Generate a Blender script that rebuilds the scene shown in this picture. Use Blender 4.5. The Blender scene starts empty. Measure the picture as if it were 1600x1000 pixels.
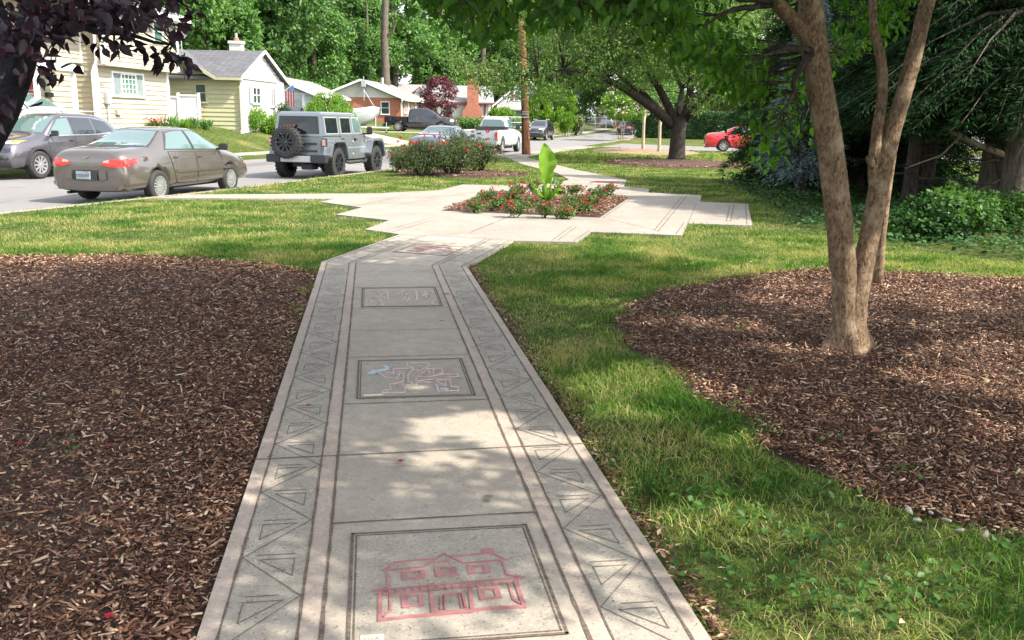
import bpy, bmesh, math, random
import numpy as np
from mathutils import Vector, Matrix
from mathutils.bvhtree import BVHTree
random.seed(7); RNG = np.random.default_rng(11)
scene = bpy.context.scene
COL = scene.collection
rad = math.radians

# ------------------------------------------------------------------ camera
FPX, CAMH, PITCH, ROLL = 1400.0, 1.6, math.atan(312/1400.0), rad(1.0)
F = Vector((0, math.cos(PITCH), -math.sin(PITCH)))
U0 = Vector((0, math.sin(PITCH), math.cos(PITCH))); R0 = Vector((1, 0, 0))
RV = math.cos(ROLL)*R0 + math.sin(ROLL)*U0
UV = -math.sin(ROLL)*R0 + math.cos(ROLL)*U0
cd = bpy.data.cameras.new('camera'); cam = bpy.data.objects.new('camera', cd); COL.objects.link(cam)
M = Matrix((RV, UV, -F)).transposed().to_4x4(); M.translation = Vector((0, 0, CAMH)); cam.matrix_world = M
cd.sensor_fit = 'HORIZONTAL'; cd.sensor_width = 36; cd.lens = 36*FPX/1600
cd.clip_start = 0.05; cd.clip_end = 2000
scene.camera = cam
# ------------------------------------------------------------------ world, sun, exposure
SUN_AZ, SUN_EL = rad(111), rad(47)          # azimuth measured clockwise from the viewing direction (+Y)
w = bpy.data.worlds.new('World'); scene.world = w; w.use_nodes = True
nt = w.node_tree; bg = nt.nodes['Background']
sky = nt.nodes.new('ShaderNodeTexSky'); sky.sky_type = 'NISHITA'; sky.sun_disc = False
sky.sun_elevation = SUN_EL; sky.sun_rotation = SUN_AZ
sky.dust_density = 2.0; sky.air_density = 1.0; sky.ozone_density = 1.0
hs = nt.nodes.new('ShaderNodeHueSaturation'); hs.inputs['Saturation'].default_value = .35; nt.links.new(sky.outputs[0], hs.inputs['Color']); nt.links.new(hs.outputs[0], bg.inputs[0]); bg.inputs[1].default_value = 0.15
sl = bpy.data.lights.new('sun', 'SUN'); sl.energy = 2.9; sl.angle = rad(0.55); sl.color = (1.0, 0.93, 0.80)
so = bpy.data.objects.new('sun', sl); COL.objects.link(so)
sd = Vector((math.sin(SUN_AZ)*math.cos(SUN_EL), math.cos(SUN_AZ)*math.cos(SUN_EL), math.sin(SUN_EL)))
so.rotation_euler = sd.to_track_quat('Z', 'Y').to_euler(); so.location = (20, -5, 30)
scene.view_settings.view_transform = 'Standard'; scene.view_settings.look = 'None'
scene.view_settings.exposure = 1.80; scene.view_settings.gamma = 1.0
scene.render.engine = 'CYCLES'
scene.cycles.max_bounces = 8; scene.cycles.diffuse_bounces = 4; scene.cycles.transparent_max_bounces = 8
scene.cycles.transmission_bounces = 4; scene.cycles.glossy_bounces = 3
scene.cycles.sample_clamp_indirect = 8.0

def ray(px, py): return F*FPX + RV*(px-800) - UV*(py-500)
def P(px, py, z=0.0):
    d = ray(px, py); t = (z-CAMH)/d.z; return Vector((d.x*t, d.y*t, z))
def Yp(px, py, y):
    d = ray(px, py); t = y/d.y; return Vector((d.x*t, y, CAMH+d.z*t))

# ------------------------------------------------------------------ terrain
def ss(t): t = np.clip(t, 0, 1); return t*t*(3-2*t)
def xN(y): return np.where(np.asarray(y) < 19.17, -6.58+.36*(np.asarray(y, float)-19.17), -6.58+.262*(np.asarray(y, float)-19.17))
def WR(y): return 9.4-np.clip((np.asarray(y, float)-70)*.08, 0, 2.4)
def g0(y):
    y = np.asarray(y, float); t = np.clip(y-60, 0, 80); return .00022*t*t+.03*np.clip(y-140, 0, 400)
def G(x, y):
    """height of the ground (lawns, yards and, lowered, the road bed)"""
    x = np.asarray(x, float); y = np.asarray(y, float)
    d = xN(y)-x; W = WR(y); e = d-W
    rm = 1.1-.65*ss((y-50)/20)
    rise = rm*ss((e-1.5)/4.5)+(1.1-rm)*ss((e-10)/6)
    h = g0(y)+rise
    return np.where((d > 0) & (d < W), g0(y)-.12, h)
def Gf(x, y): return float(G(x, y))

# ------------------------------------------------------------------ object helpers
def tag(o, label=None, cat=None, group=None, kind=None):
    if label: o['label'] = label
    if cat: o['category'] = cat
    if group: o['group'] = group
    if kind: o['kind'] = kind
    return o
def empty(name, loc=(0, 0, 0), rz=0.0, label=None, cat=None, group=None):
    o = bpy.data.objects.new(name, None); COL.objects.link(o); o.location = loc; o.rotation_euler = (0, 0, rz)
    return tag(o, label, cat, group)
def link(name, me, mats, parent=None):
    if not isinstance(mats, (list, tuple)): mats = [mats]
    for m in mats: me.materials.append(m)
    o = bpy.data.objects.new(name, me); COL.objects.link(o)
    if parent is not None: o.parent = parent
    return o
def kids(o): return [c for c in COL.objects if c.parent == o]
def copy_tree(o, parent=None, table=None):
    if table is None:
        table = {}
        for c in COL.objects:
            if c.parent: table.setdefault(c.parent.name, []).append(c)
    c = o.copy(); COL.objects.link(c); c.parent = parent
    for ch in table.get(o.name, []): copy_tree(ch, c, table)
    return c

class MB:
    def __init__(s): s.v = []; s.f = []; s.m = []
    def add(s, vs, fs, mi=0):
        b = len(s.v); s.v += [tuple(p) for p in vs]
        for f in fs: s.f.append(tuple(b+i for i in f)); s.m.append(mi)
    def box(s, c, d, rz=0, rx=0, ry=0, mi=0, taper=1.0):
        hx, hy, hz = d[0]/2, d[1]/2, d[2]/2
        R = Matrix.Rotation(rz, 3, 'Z') @ Matrix.Rotation(ry, 3, 'Y') @ Matrix.Rotation(rx, 3, 'X')
        vs = []
        for z, k in ((-hz, 1), (hz, taper)):
            for x, y in ((-hx, -hy), (hx, -hy), (hx, hy), (-hx, hy)): vs.append(Vector(c)+R@Vector((x*k, y*k, z)))
        s.add(vs, [(3, 2, 1, 0), (4, 5, 6, 7), (0, 1, 5, 4), (1, 2, 6, 5), (2, 3, 7, 6), (3, 0, 4, 7)], mi)
    def quad(s, a, b, c, d, mi=0): s.add([a, b, c, d], [(0, 1, 2, 3)], mi)
    def poly(s, pts, mi=0): s.add(pts, [tuple(range(len(pts)))], mi)
    def prism(s, pts, z0, z1, mi=0):
        n = len(pts); vs = [(p[0], p[1], z0) for p in pts]+[(p[0], p[1], z1) for p in pts]
        s.add(vs, [tuple(range(n-1, -1, -1)), tuple(range(n, 2*n))]+[(i, (i+1) % n, n+(i+1) % n, n+i) for i in range(n)], mi)
    def extr(s, pts, vec, mi=0):
        """solid from a flat outline pts moved along vec"""
        n = len(pts); v = Vector(vec); vs = [Vector(p) for p in pts]; vs += [p+v for p in vs]
        s.add(vs, [tuple(range(n-1, -1, -1)), tuple(range(n, 2*n))]+[(i, (i+1) % n, n+(i+1) % n, n+i) for i in range(n)], mi)
    def tube(s, pts, r, n=8, mi=0, cap=True):
        pts = [Vector(p) for p in pts]
        if not hasattr(r, '__len__'): r = [r]*len(pts)
        b = len(s.v); u = None
        for i, p in enumerate(pts):
            t = (pts[min(i+1, len(pts)-1)]-pts[max(i-1, 0)]).normalized()
            if u is None:
                u = t.orthogonal().normalized()
            else:
                u = (u-t*u.dot(t)); u = u.normalized() if u.length > 1e-6 else t.orthogonal().normalized()
            w_ = t.cross(u)
            for k in range(n):
                a = 2*math.pi*k/n; s.v.append(tuple(p+(u*math.cos(a)+w_*math.sin(a))*r[i]))
        for i in range(len(pts)-1):
            for k in range(n):
                s.f.append((b+i*n+k, b+i*n+(k+1) % n, b+(i+1)*n+(k+1) % n, b+(i+1)*n+k)); s.m.append(mi)
        if cap:
            s.f.append(tuple(b+k for k in range(n-1, -1, -1))); s.m.append(mi)
            e = b+(len(pts)-1)*n; s.f.append(tuple(e+k for k in range(n))); s.m.append(mi)
    def lathe(s, prof, axis='X', c=(0, 0, 0), n=28, mi=0):
        """prof: list of (axial, radius)"""
        b = len(s.v); c = Vector(c)
        for a_, r in prof:
            for k in range(n):
                t = 2*math.pi*k/n; y, z = r*math.cos(t), r*math.sin(t)
                p = (a_, y, z) if axis == 'X' else ((y, a_, z) if axis == 'Y' else (y, z, a_))
                s.v.append(tuple(c+Vector(p)))
        for i in range(len(prof)-1):
            for k in range(n):
                s.f.append((b+i*n+k, b+i*n+(k+1) % n, b+(i+1)*n+(k+1) % n, b+(i+1)*n+k)); s.m.append(mi)
    def ball(s, c, r, n=8, mi=0):
        if not hasattr(r, '__len__'): r = (r, r, r)
        b = len(s.v); m = n//2
        for i in range(m+1):
            ph = math.pi*i/m
            for k in range(n):
                t = 2*math.pi*k/n
                s.v.append((c[0]+r[0]*math.sin(ph)*math.cos(t), c[1]+r[1]*math.sin(ph)*math.sin(t), c[2]+r[2]*math.cos(ph)))
        for i in range(m):
            for k in range(n): s.f.append((b+i*n+k, b+(i+1)*n+k, b+(i+1)*n+(k+1) % n, b+i*n+(k+1) % n)); s.m.append(mi)
    def mesh(s, name, smooth=False, bevel=0):
        me = bpy.data.meshes.new(name); me.from_pydata(s.v, [], s.f)
        if len(set(s.m)) > 1: me.polygons.foreach_set('material_index', s.m)
        bm = bmesh.new(); bm.from_mesh(me); bmesh.ops.recalc_face_normals(bm, faces=bm.faces)
        if bevel: bmesh.ops.bevel(bm, geom=list(bm.edges), offset=bevel, segments=2, affect='EDGES', clamp_overlap=True)
        bm.to_mesh(me); bm.free()
        if smooth: me.polygons.foreach_set('use_smooth', [True]*len(me.polygons))
        me.update(); return me
    def build(s, name, mats, parent=None, smooth=False, bevel=0):
        return link(name, s.mesh(name, smooth, bevel), mats, parent)

def np_mesh(name, V, Fq, smooth=False):
    """V (n,3); Fq (m,k) faces of equal corner count"""
    me = bpy.data.meshes.new(name); n, k = len(V), Fq.shape[1]; m = len(Fq)
    me.vertices.add(n); me.vertices.foreach_set('co', np.ascontiguousarray(V, np.float32).ravel())
    me.loops.add(m*k); me.loops.foreach_set('vertex_index', np.ascontiguousarray(Fq, np.int32).ravel())
    me.polygons.add(m); me.polygons.foreach_set('loop_start', np.arange(0, m*k, k, dtype=np.int32))
    if smooth: me.polygons.foreach_set('use_smooth', np.ones(m, bool))
    me.update(calc_edges=True); return me
def norm(a): return a/np.maximum(np.linalg.norm(a, axis=1, keepdims=True), 1e-9)
def rdir(n, rng=RNG): return norm(rng.normal(size=(n, 3)))
def leaves(pos, axis, nrm, L, W, fold=.15, near=False):
    """one small leaf blade per row; returns V, F"""
    n = len(pos); L = np.broadcast_to(L, (n,)).reshape(-1, 1); W = np.broadcast_to(W, (n,)).reshape(-1, 1)
    a = norm(axis); s_ = norm(np.cross(a, nrm)); nn = np.cross(s_, a); f = nn*W*fold
    if not near:
        V = np.stack([pos, pos+a*L*.42+s_*W*.5+f, pos+a*L, pos+a*L*.42-s_*W*.5+f], 1).reshape(-1, 3)
        b = np.arange(n)[:, None]*4
        Fq = np.stack([b+[0, 1, 2], b+[0, 2, 3]], 1).reshape(-1, 3)
        return V, Fq
    dr = -nn*L*.10
    V = np.stack([pos, pos+a*L*.22+s_*W*.40+f, pos+a*L*.55+s_*W*.46+f+dr*.4, pos+a*L+dr*1.4, pos+a*L*.55-s_*W*.46+f+dr*.4, pos+a*L*.22-s_*W*.40+f], 1).reshape(-1, 3)
    b = np.arange(n)[:, None]*6
    Fq = np.stack([b+[0, 1, 2, 3], b+[0, 3, 4, 5]], 1).reshape(-1, 4)
    return V, Fq
def inpoly(x, y, poly):
    x = np.asarray(x); y = np.asarray(y); c = np.zeros(x.shape, bool); n = len(poly)
    for i in range(n):
        x0, y0 = poly[i][0], poly[i][1]; x1, y1 = poly[(i+1) % n][0], poly[(i+1) % n][1]
        if y0 == y1: continue
        cond = ((y0 > y) != (y1 > y)) & (x < (x1-x0)*(y-y0)/(y1-y0)+x0); c ^= cond
    return c

# ------------------------------------------------------------------ materials
def newmat(name):
    m = bpy.data.materials.new(name); m.use_nodes = True; t = m.node_tree
    return m, t, t.nodes['Principled BSDF']
def N(t, typ, **kw):
    n = t.nodes.new(typ)
    for k, v in kw.items():
        if k.startswith('i_'): n.inputs[k[2:].replace('_', ' ')].default_value = v
        else: setattr(n, k, v)
    return n
def ramp(t, fac, stops, interp='LINEAR'):
    r = t.nodes.new('ShaderNodeValToRGB'); r.color_ramp.interpolation = interp
    el = r.color_ramp.elements
    while len(el) < len(stops): el.new(.5)
    for e, (p, c) in zip(el, stops): e.position = p; e.color = (*c, 1) if len(c) == 3 else c
    t.links.new(fac, r.inputs[0]); return r.outputs[0]
def mixc(t, fac, a, b, mode='MIX'):
    m = t.nodes.new('ShaderNodeMix'); m.data_type = 'RGBA'; m.blend_type = mode
    for s_, v in ((m.inputs[0], fac), (m.inputs[6], a), (m.inputs[7], b)):
        if hasattr(v, 'is_output'): t.links.new(v, s_)
        else: s_.default_value = v if not isinstance(v, tuple) or len(v) == 4 else (*v, 1)
    return m.outputs[2]
def noise(t, scale, detail=4, rough=.55, vec=None, dist=0):
    n = N(t, 'ShaderNodeTexNoise'); n.inputs['Scale'].default_value = scale; n.inputs['Detail'].default_value = detail
    n.inputs['Roughness'].default_value = rough; n.inputs['Distortion'].default_value = dist
    if vec is not None: t.links.new(vec, n.inputs['Vector'])
    return n.outputs[0]
def geo(t): return N(t, 'ShaderNodeNewGeometry')
def bump(t, bs, h, strength=.5, dist=.01):
    b = N(t, 'ShaderNodeBump'); b.inputs['Strength'].default_value = strength; b.inputs['Distance'].default_value = dist
    t.links.new(h, b.inputs['Height']); t.links.new(b.outputs[0], bs.inputs['Normal'])
def scaled(t, v, s):
    m = N(t, 'ShaderNodeMapping'); m.inputs['Scale'].default_value = s; t.links.new(v, m.inputs[0]); return m.outputs[0]

def mat_plain(name, c, rough=.6, metal=0, var=.12, scale=6, spec=.5, coat=0, bmp=0):
    m, t, b = newmat(name); g = geo(t); n = noise(t, scale, 5, .6, g.outputs['Position'])
    lo = tuple(x*(1-var) for x in c); hi = tuple(min(1, x*(1+var)) for x in c)
    t.links.new(ramp(t, n, [(.3, lo), (.7, hi)]), b.inputs['Base Color'])
    b.inputs['Roughness'].default_value = rough; b.inputs['Metallic'].default_value = metal
    b.inputs['Specular IOR Level'].default_value = spec; b.inputs['Coat Weight'].default_value = coat
    b.inputs['Coat Roughness'].default_value = .06
    if bmp: bump(t, b, noise(t, scale*8, 4, .6, g.outputs['Position']), bmp, .01)
    return m
def mat_leaf(name, cols, trans=.35, rough=.5, tcol=None, spec=.35):
    """foliage: colour varies leaf by leaf, light passes through"""
    m, t, b = newmat(name); g = geo(t)
    n = noise(t, 1.3, 3, .5, g.outputs['Position'])
    a = N(t, 'ShaderNodeMath', operation='ADD'); t.links.new(g.outputs['Random Per Island'], a.inputs[0])
    k = N(t, 'ShaderNodeMath', operation='MULTIPLY_ADD'); t.links.new(n, k.inputs[0]); k.inputs[1].default_value = 1.1; k.inputs[2].default_value = -.55
    t.links.new(k.outputs[0], a.inputs[1])
    st = [(i/(len(cols)-1), c) for i, c in enumerate(cols)]
    c = ramp(t, a.outputs[0], st); t.links.new(c, b.inputs['Base Color']); b.inputs['Roughness'].default_value = rough
    b.inputs['Specular IOR Level'].default_value = spec
    tr = N(t, 'ShaderNodeBsdfTranslucent')
    tc = mixc(t, 1.0, c, tcol or (1.25, 1.35, .6), 'MULTIPLY'); t.links.new(tc, tr.inputs[0])
    mx = N(t, 'ShaderNodeMixShader'); mx.inputs[0].default_value = trans
    t.links.new(b.outputs[0], mx.inputs[1]); t.links.new(tr.outputs[0], mx.inputs[2])
    t.links.new(mx.outputs[0], t.nodes['Material Output'].inputs[0]); return m
def mat_bark(name, c0, c1, sc=8, st=.25, light=None):
    m, t, b = newmat(name); g = geo(t)
    v = scaled(t, g.outputs['Position'], (1, 1, st)); n = noise(t, sc*3, 8, .7, v, .6); n2 = noise(t, sc*.3, 4, .6, g.outputs['Position'])
    c = ramp(t, n, [(.35, c0), (.65, c1)])
    if light: c = mixc(t, ramp(t, n2, [(.52, (0, 0, 0)), (.68, (1, 1, 1))]), c, light)
    t.links.new(c, b.inputs['Base Color']); b.inputs['Roughness'].default_value = .9; b.inputs['Specular IOR Level'].default_value = .2
    bump(t, b, n, 1.0, .03); return m
def mat_paint(name, c, metal=.5, rough=.32, coat=1.0):
    m, t, b = newmat(name); g = geo(t); n = noise(t, 2.5, 4, .6, g.outputs['Position']); n2 = noise(t, 600, 2, .5, g.outputs['Position'])
    base = mixc(t, ramp(t, n2, [(.4, (0, 0, 0)), (.7, (1, 1, 1))]), c, tuple(min(1, x*1.25+.01) for x in c))
    dirt = mixc(t, ramp(t, n, [(.5, (0, 0, 0)), (.9, (.35, .35, .35))]), base, (.23, .2, .16))
    t.links.new(dirt, b.inputs['Base Color']); b.inputs['Metallic'].default_value = metal; b.inputs['Roughness'].default_value = rough
    b.inputs['Coat Weight'].default_value = coat; b.inputs['Coat Roughness'].default_value = .05
    return m
def mat_glass(name, c=(.03, .045, .045), rough=.04):
    m, t, b = newmat(name); b.inputs['Base Color'].default_value = (*c, 1); b.inputs['Roughness'].default_value = rough
    b.inputs['Specular IOR Level'].default_value = .9; b.inputs['Coat Weight'].default_value = .6; return m
def mat_emit_free(name, c, rough=.2, coat=.5):
    m, t, b = newmat(name); b.inputs['Base Color'].default_value = (*c, 1); b.inputs['Roughness'].default_value = rough
    b.inputs['Coat Weight'].default_value = coat; return m

X = {}
def make_setting_mats():
    # lawn soil/grass sheet
    m, t, b = newmat('lawn'); g = geo(t); p = g.outputs['Position']
    n1 = noise(t, .45, 5, .6, p); n2 = noise(t, 9, 6, .7, p); n3 = noise(t, 60, 3, .7, p)
    gr = ramp(t, n2, [(.3, (.05, .038, .02)), (.45, (.05, .07, .018)), (.6, (.10, .14, .03)), (.75, (.17, .20, .05))])
    dry = ramp(t, n3, [(.3, (.15, .135, .05)), (.7, (.30, .255, .12))])
    c = mixc(t, ramp(t, n1, [(.5, (0, 0, 0)), (.68, (.75, .75, .75))]), gr, dry)
    t.links.new(c, b.inputs['Base Color']); b.inputs['Roughness'].default_value = .95; b.inputs['Specular IOR Level'].default_value = .1
    bump(t, b, n3, .9, .04); X['lawn'] = m
    # asphalt
    m, t, b = newmat('asphalt'); g = geo(t); p = g.outputs['Position']
    n1 = noise(t, .25, 5, .6, p); n3 = noise(t, 70, 4, .8, p)
    v = scaled(t, p, (1, .15, 1)); n4 = noise(t, .9, 3, .5, v)
    c = ramp(t, n1, [(.3, (.12, .115, .118)), (.7, (.18, .17, .168))])
    c = mixc(t, ramp(t, n3, [(.35, (.0, .0, .0)), (.75, (1, 1, 1))]), c, (.21, .2, .19))
    c = mixc(t, ramp(t, n4, [(.6, (0, 0, 0)), (.66, (.5, .5, .5))]), c, (.075, .072, .07))
    vc = N(t, 'ShaderNodeTexVoronoi', feature='DISTANCE_TO_EDGE'); vc.inputs['Scale'].default_value = .28; dv = noise(t, 1.5, 5, .7, p); ds = N(t, 'ShaderNodeVectorMath', operation='SCALE'); ds.inputs[3].default_value = 1.0
    av = N(t, 'ShaderNodeVectorMath', operation='ADD'); t.links.new(p, av.inputs[0]); t.links.new(dv, av.inputs[1]); t.links.new(av.outputs[0], vc.inputs['Vector'])
    c = mixc(t, ramp(t, vc.outputs['Distance'], [(0, (.75, .75, .75)), (.012, (0, 0, 0))]), c, (.05, .048, .047))
    t.links.new(c, b.inputs['Base Color']); b.inputs['Roughness'].default_value = .85; bump(t, b, n3, .4, .01); X['asphalt'] = m
    br_ = 1
    # concrete kinds
    def conc(name, c0, c1, speck, grain, bstr):
        m, t, b = newmat(name); g = geo(t); p = g.outputs['Position']
        n1 = noise(t, 1.1, 6, .65, p); n2 = noise(t, 14, 5, .7, p); n3 = noise(t, grain, 3, .8, p)
        c = ramp(t, n1, [(.3, c0), (.7, c1)])
        c = mixc(t, ramp(t, n2, [(.35, (.45, .45, .45)), (.65, (0, 0, 0))]), c, tuple(x*.72 for x in c0))
        vo = N(t, 'ShaderNodeTexVoronoi'); vo.inputs['Scale'].default_value = grain*.8; t.links.new(p, vo.inputs['Vector'])
        cl = N(t, 'ShaderNodeSeparateColor'); t.links.new(vo.outputs['Color'], cl.inputs[0])
        ns = noise(t, .55, 5, .7, p, .8); c = mixc(t, ramp(t, ns, [(.5, (0, 0, 0)), (.72, (.5, .5, .5))]), c, tuple(x*.68 for x in c0))
        sp = ramp(t, cl.outputs[0], [(.0, (.35, .32, .3)), (.12, (1, 1, 1)), (.85, (1, 1, 1)), (1., (1.5, 1.5, 1.5))])
        c = mixc(t, speck, c, sp, 'MULTIPLY')
        nd = noise(t, 5.5, 2, .5, p); spot = ramp(t, nd, [(.22, (1, 1, 1)), (.27, (0, 0, 0))]); c = mixc(t, spot, c, tuple(x*.5 for x in c0))
        t.links.new(c, b.inputs['Base Color']); b.inputs['Roughness'].default_value = .88; b.inputs['Specular IOR Level'].default_value = .25
        bump(t, b, n3, bstr, .006); X[name] = m
    conc('concrete', (.31, .268, .22), (.39, .343, .287), .35, 140, .3)
    conc('aggregate', (.31, .275, .23), (.385, .347, .295), .6, 170, .8)
    conc('plaza', (.235, .21, .178), (.32, .292, .25), .25, 120, .25)
    conc('pink_concrete', (.35, .285, .235), (.43, .36, .305), .4, 140, .3)
    conc('sidewalk', (.27, .24, .2), (.34, .31, .255), .25, 90, .25)
    # mulch soil
    m, t, b = newmat('mulch_soil'); g = geo(t); p = g.outputs['Position']
    n = noise(t, 45, 6, .8, p, 1.0); n2 = noise(t, 1.2, 4, .6, p)
    c = ramp(t, n, [(.38, (.018, .009, .006)), (.55, (.09, .045, .03)), (.72, (.24, .14, .095))]); c = mixc(t, ramp(t, n2, [(.4, (0, 0, 0)), (.8, (.5, .5, .5))]), c, (.13, .085, .055))
    t.links.new(c, b.inputs['Base Color']); b.inputs['Roughness'].default_value = .95; bump(t, b, n, 1, .05); X['soil'] = m
    m, t, b = newmat('mulch_chip'); g = geo(t)
    n = noise(t, 120, 3, .6, g.outputs['Position'])
    c = ramp(t, g.outputs['Random Per Island'], [(0, (.018, .007, .005)), (.3, (.085, .036, .021)), (.62, (.175, .085, .052)), (.84, (.31, .18, .115)), (1, (.56, .42, .29))])
    c = mixc(t, .5, c, ramp(t, n, [(.3, (.5, .5, .5)), (.7, (1.3, 1.3, 1.3))]), 'MULTIPLY')
    t.links.new(c, b.inputs['Base Color']); b.inputs['Roughness'].default_value = .85; b.inputs['Specular IOR Level'].default_value = .25; X['chip'] = m
    m, t, b = newmat('tan_mulch'); g = geo(t); n = noise(t, 14, 6, .8, g.outputs['Position'], 1)
    t.links.new(ramp(t, n, [(.3, (.12, .07, .04)), (.7, (.36, .26, .16))]), b.inputs['Base Color']); b.inputs['Roughness'].default_value = .95; bump(t, b, n, 1, .05); X['tan_mulch'] = m
    m, t, b = newmat('dirt_joint'); g = geo(t); n = noise(t, 60, 4, .7, g.outputs['Position'])
    t.links.new(ramp(t, n, [(.35, (.055, .038, .03)), (.75, (.19, .145, .115))]), b.inputs['Base Color']); b.inputs['Roughness'].default_value = 1; X['joint'] = m
    X['groove'] = mat_plain('groove', (.13, .105, .085), .95, var=.5, scale=30)
    X['red_paint'] = mat_plain('red_inlay', (.29, .12, .12), .6, var=.25, scale=25)
    X['pink_paint'] = mat_plain('pink_inlay', (.46, .33, .31), .7, var=.3, scale=40)
    X['blue_paint'] = mat_plain('blue_inlay', (.33, .42, .47), .6, var=.25, scale=30)
    X['cream'] = mat_plain('cream_plate', (.62, .56, .42), .6)
    # siding etc.
    X['siding_beige'] = mat_plain('siding_beige', (.37, .335, .25), .65, var=.05, scale=1.5)
    X['siding_yellow'] = mat_plain('siding_yellow', (.39, .385, .235), .65, var=.05, scale=1.5)
    X['siding_white'] = mat_plain('siding_white', (.50, .49, .465), .6, var=.05, scale=2)
    X['siding_blue'] = mat_plain('siding_pale_blue', (.50, .56, .60), .6, var=.05, scale=2)
    X['siding_gray'] = mat_plain('siding_gray', (.36, .38, .37), .65, var=.05, scale=2)
    X['white_trim'] = mat_plain('white_trim', (.78, .78, .76), .5, var=.04)
    X['red_door'] = mat_plain('red_door', (.26, .03, .035), .5)
    X['red_trim'] = mat_plain('maroon_trim', (.16, .04, .05), .55)
    X['shutter'] = mat_plain('gray_shutter', (.28, .31, .32), .6)
    X['curtain'] = mat_plain('curtain', (.16, .19, .19), .8, var=.2, scale=8)
    X['win'] = mat_glass('window_glass', (.04, .07, .07), .06)
    X['win_green'] = mat_glass('window_glass_green', (.07, .16, .12), .06)
    def roofm(name, c0, c1):
        m, t, b = newmat(name); g = geo(t); n = noise(t, 5, 5, .7, g.outputs['Position'])
        wv = N(t, 'ShaderNodeTexBrick'); wv.inputs['Scale'].default_value = 1; wv.inputs['Brick Width'].default_value = .32; wv.inputs['Row Height'].default_value = .14
        wv.inputs['Mortar Size'].default_value = .012; wv.inputs['Color1'].default_value = (*c0, 1); wv.inputs['Color2'].default_value = (*c1, 1); wv.inputs['Mortar'].default_value = (*[x*.5 for x in c0], 1)
        tc = N(t, 'ShaderNodeTexCoord'); mp = N(t, 'ShaderNodeMapping'); t.links.new(tc.outputs['Object'], mp.inputs[0])
        sep = N(t, 'ShaderNodeSeparateXYZ'); t.links.new(mp.outputs[0], sep.inputs[0]); cmb = N(t, 'ShaderNodeCombineXYZ')
        ad = N(t, 'ShaderNodeMath', operation='ADD'); t.links.new(sep.outputs[0], ad.inputs[0]); t.links.new(sep.outputs[1], ad.inputs[1])
        ml = N(t, 'ShaderNodeMath', operation='MULTIPLY'); ml.inputs[1].default_value = 2.2; t.links.new(sep.outputs[2], ml.inputs[0])
        t.links.new(ad.outputs[0], cmb.inputs[0]); t.links.new(ml.outputs[0], cmb.inputs[1]); t.links.new(cmb.outputs[0], wv.inputs['Vector'])
        c = mixc(t, .7, wv.outputs[0], ramp(t, n, [(.3, (.7, .7, .7)), (.7, (1.2, 1.2, 1.2))]), 'MULTIPLY')
        t.links.new(c, b.inputs['Base Color']); b.inputs['Roughness'].default_value = .9; return m
    X['roof_dark'] = roofm('roof_dark', (.085, .085, .095), (.12, .12, .13))
    X['roof_gray'] = roofm('roof_gray', (.24, .24, .24), (.30, .29, .28))
    X['roof_brown'] = roofm('roof_brown', (.22, .205, .195), (.28, .26, .245))
    m, t, b = newmat('brick'); tc = N(t, 'ShaderNodeTexCoord'); br = N(t, 'ShaderNodeTexBrick')
    br.inputs['Scale'].default_value = 1; br.inputs['Brick Width'].default_value = .24; br.inputs['Row Height'].default_value = .085; br.inputs['Mortar Size'].default_value = .008
    br.inputs['Color1'].default_value = (.32, .085, .045, 1); br.inputs['Color2'].default_value = (.42, .13, .065, 1); br.inputs['Mortar'].default_value = (.35, .27, .22, 1)
    sep = N(t, 'ShaderNodeSeparateXYZ'); t.links.new(tc.outputs['Object'], sep.inputs[0]); cmb = N(t, 'ShaderNodeCombineXYZ')
    ad = N(t, 'ShaderNodeMath', operation='ADD'); t.links.new(sep.outputs[0], ad.inputs[0]); t.links.new(sep.outputs[1], ad.inputs[1])
    t.links.new(ad.outputs[0], cmb.inputs[0]); t.links.new(sep.outputs[2], cmb.inputs[1]); t.links.new(cmb.outputs[0], br.inputs['Vector'])
    n = noise(t, 1.5, 4, .6, tc.outputs['Object']); t.links.new(mixc(t, .6, br.outputs[0], ramp(t, n, [(.3, (.75, .75, .75)), (.7, (1.2, 1.2, 1.2))]), 'MULTIPLY'), b.inputs['Base Color']); b.inputs['Roughness'].default_value = .9; X['brick'] = m
    # wood and bark
    X['bark_near'] = mat_bark('bark_near', (.055, .03, .018), (.37, .255, .16), 24, .36, (.42, .31, .21))
    X['bark_dark'] = mat_bark('bark_dark', (.018, .015, .013), (.075, .06, .05), 6, .3)
    X['bark_plum'] = mat_bark('bark_plum', (.010, .010, .014), (.035, .033, .04), 8, .5)
    X['bark_grey'] = mat_bark('bark_grey', (.05, .04, .033), (.17, .14, .115), 5, .2)
    X['bark_red'] = mat_bark('bark_pole', (.17, .07, .038), (.34, .17, .09), 7, .04)
    X['bark_pale'] = mat_bark('bark_pale', (.25, .2, .14), (.45, .38, .27), 6, .3)
    # foliage
    X['leaf_near'] = mat_leaf('leaf_near', [(.025, .07, .010), (.045, .12, .014), (.09, .20, .022)], .6, .42, (1.5, 1.7, .5))
    X['leaf_plum'] = mat_leaf('leaf_plum', [(.012, .006, .012), (.022, .010, .018), (.04, .016, .026)], .12, .45, (1.5, .5, .7))
    X['leaf_cherry'] = mat_leaf('leaf_cherry', [(.045, .10, .022), (.085, .165, .032), (.17, .25, .06)], .4)
    X['leaf_wood'] = mat_leaf('leaf_wood', [(.035, .095, .03), (.07, .155, .04), (.13, .23, .06)], .35)
    X['leaf_wood2'] = mat_leaf('leaf_wood_light', [(.045, .12, .03), (.085, .19, .042), (.15, .265, .065)], .35)
    X['leaf_wood3'] = mat_leaf('leaf_wood_olive', [(.06, .095, .03), (.11, .14, .045), (.18, .20, .08)], .3)
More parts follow.
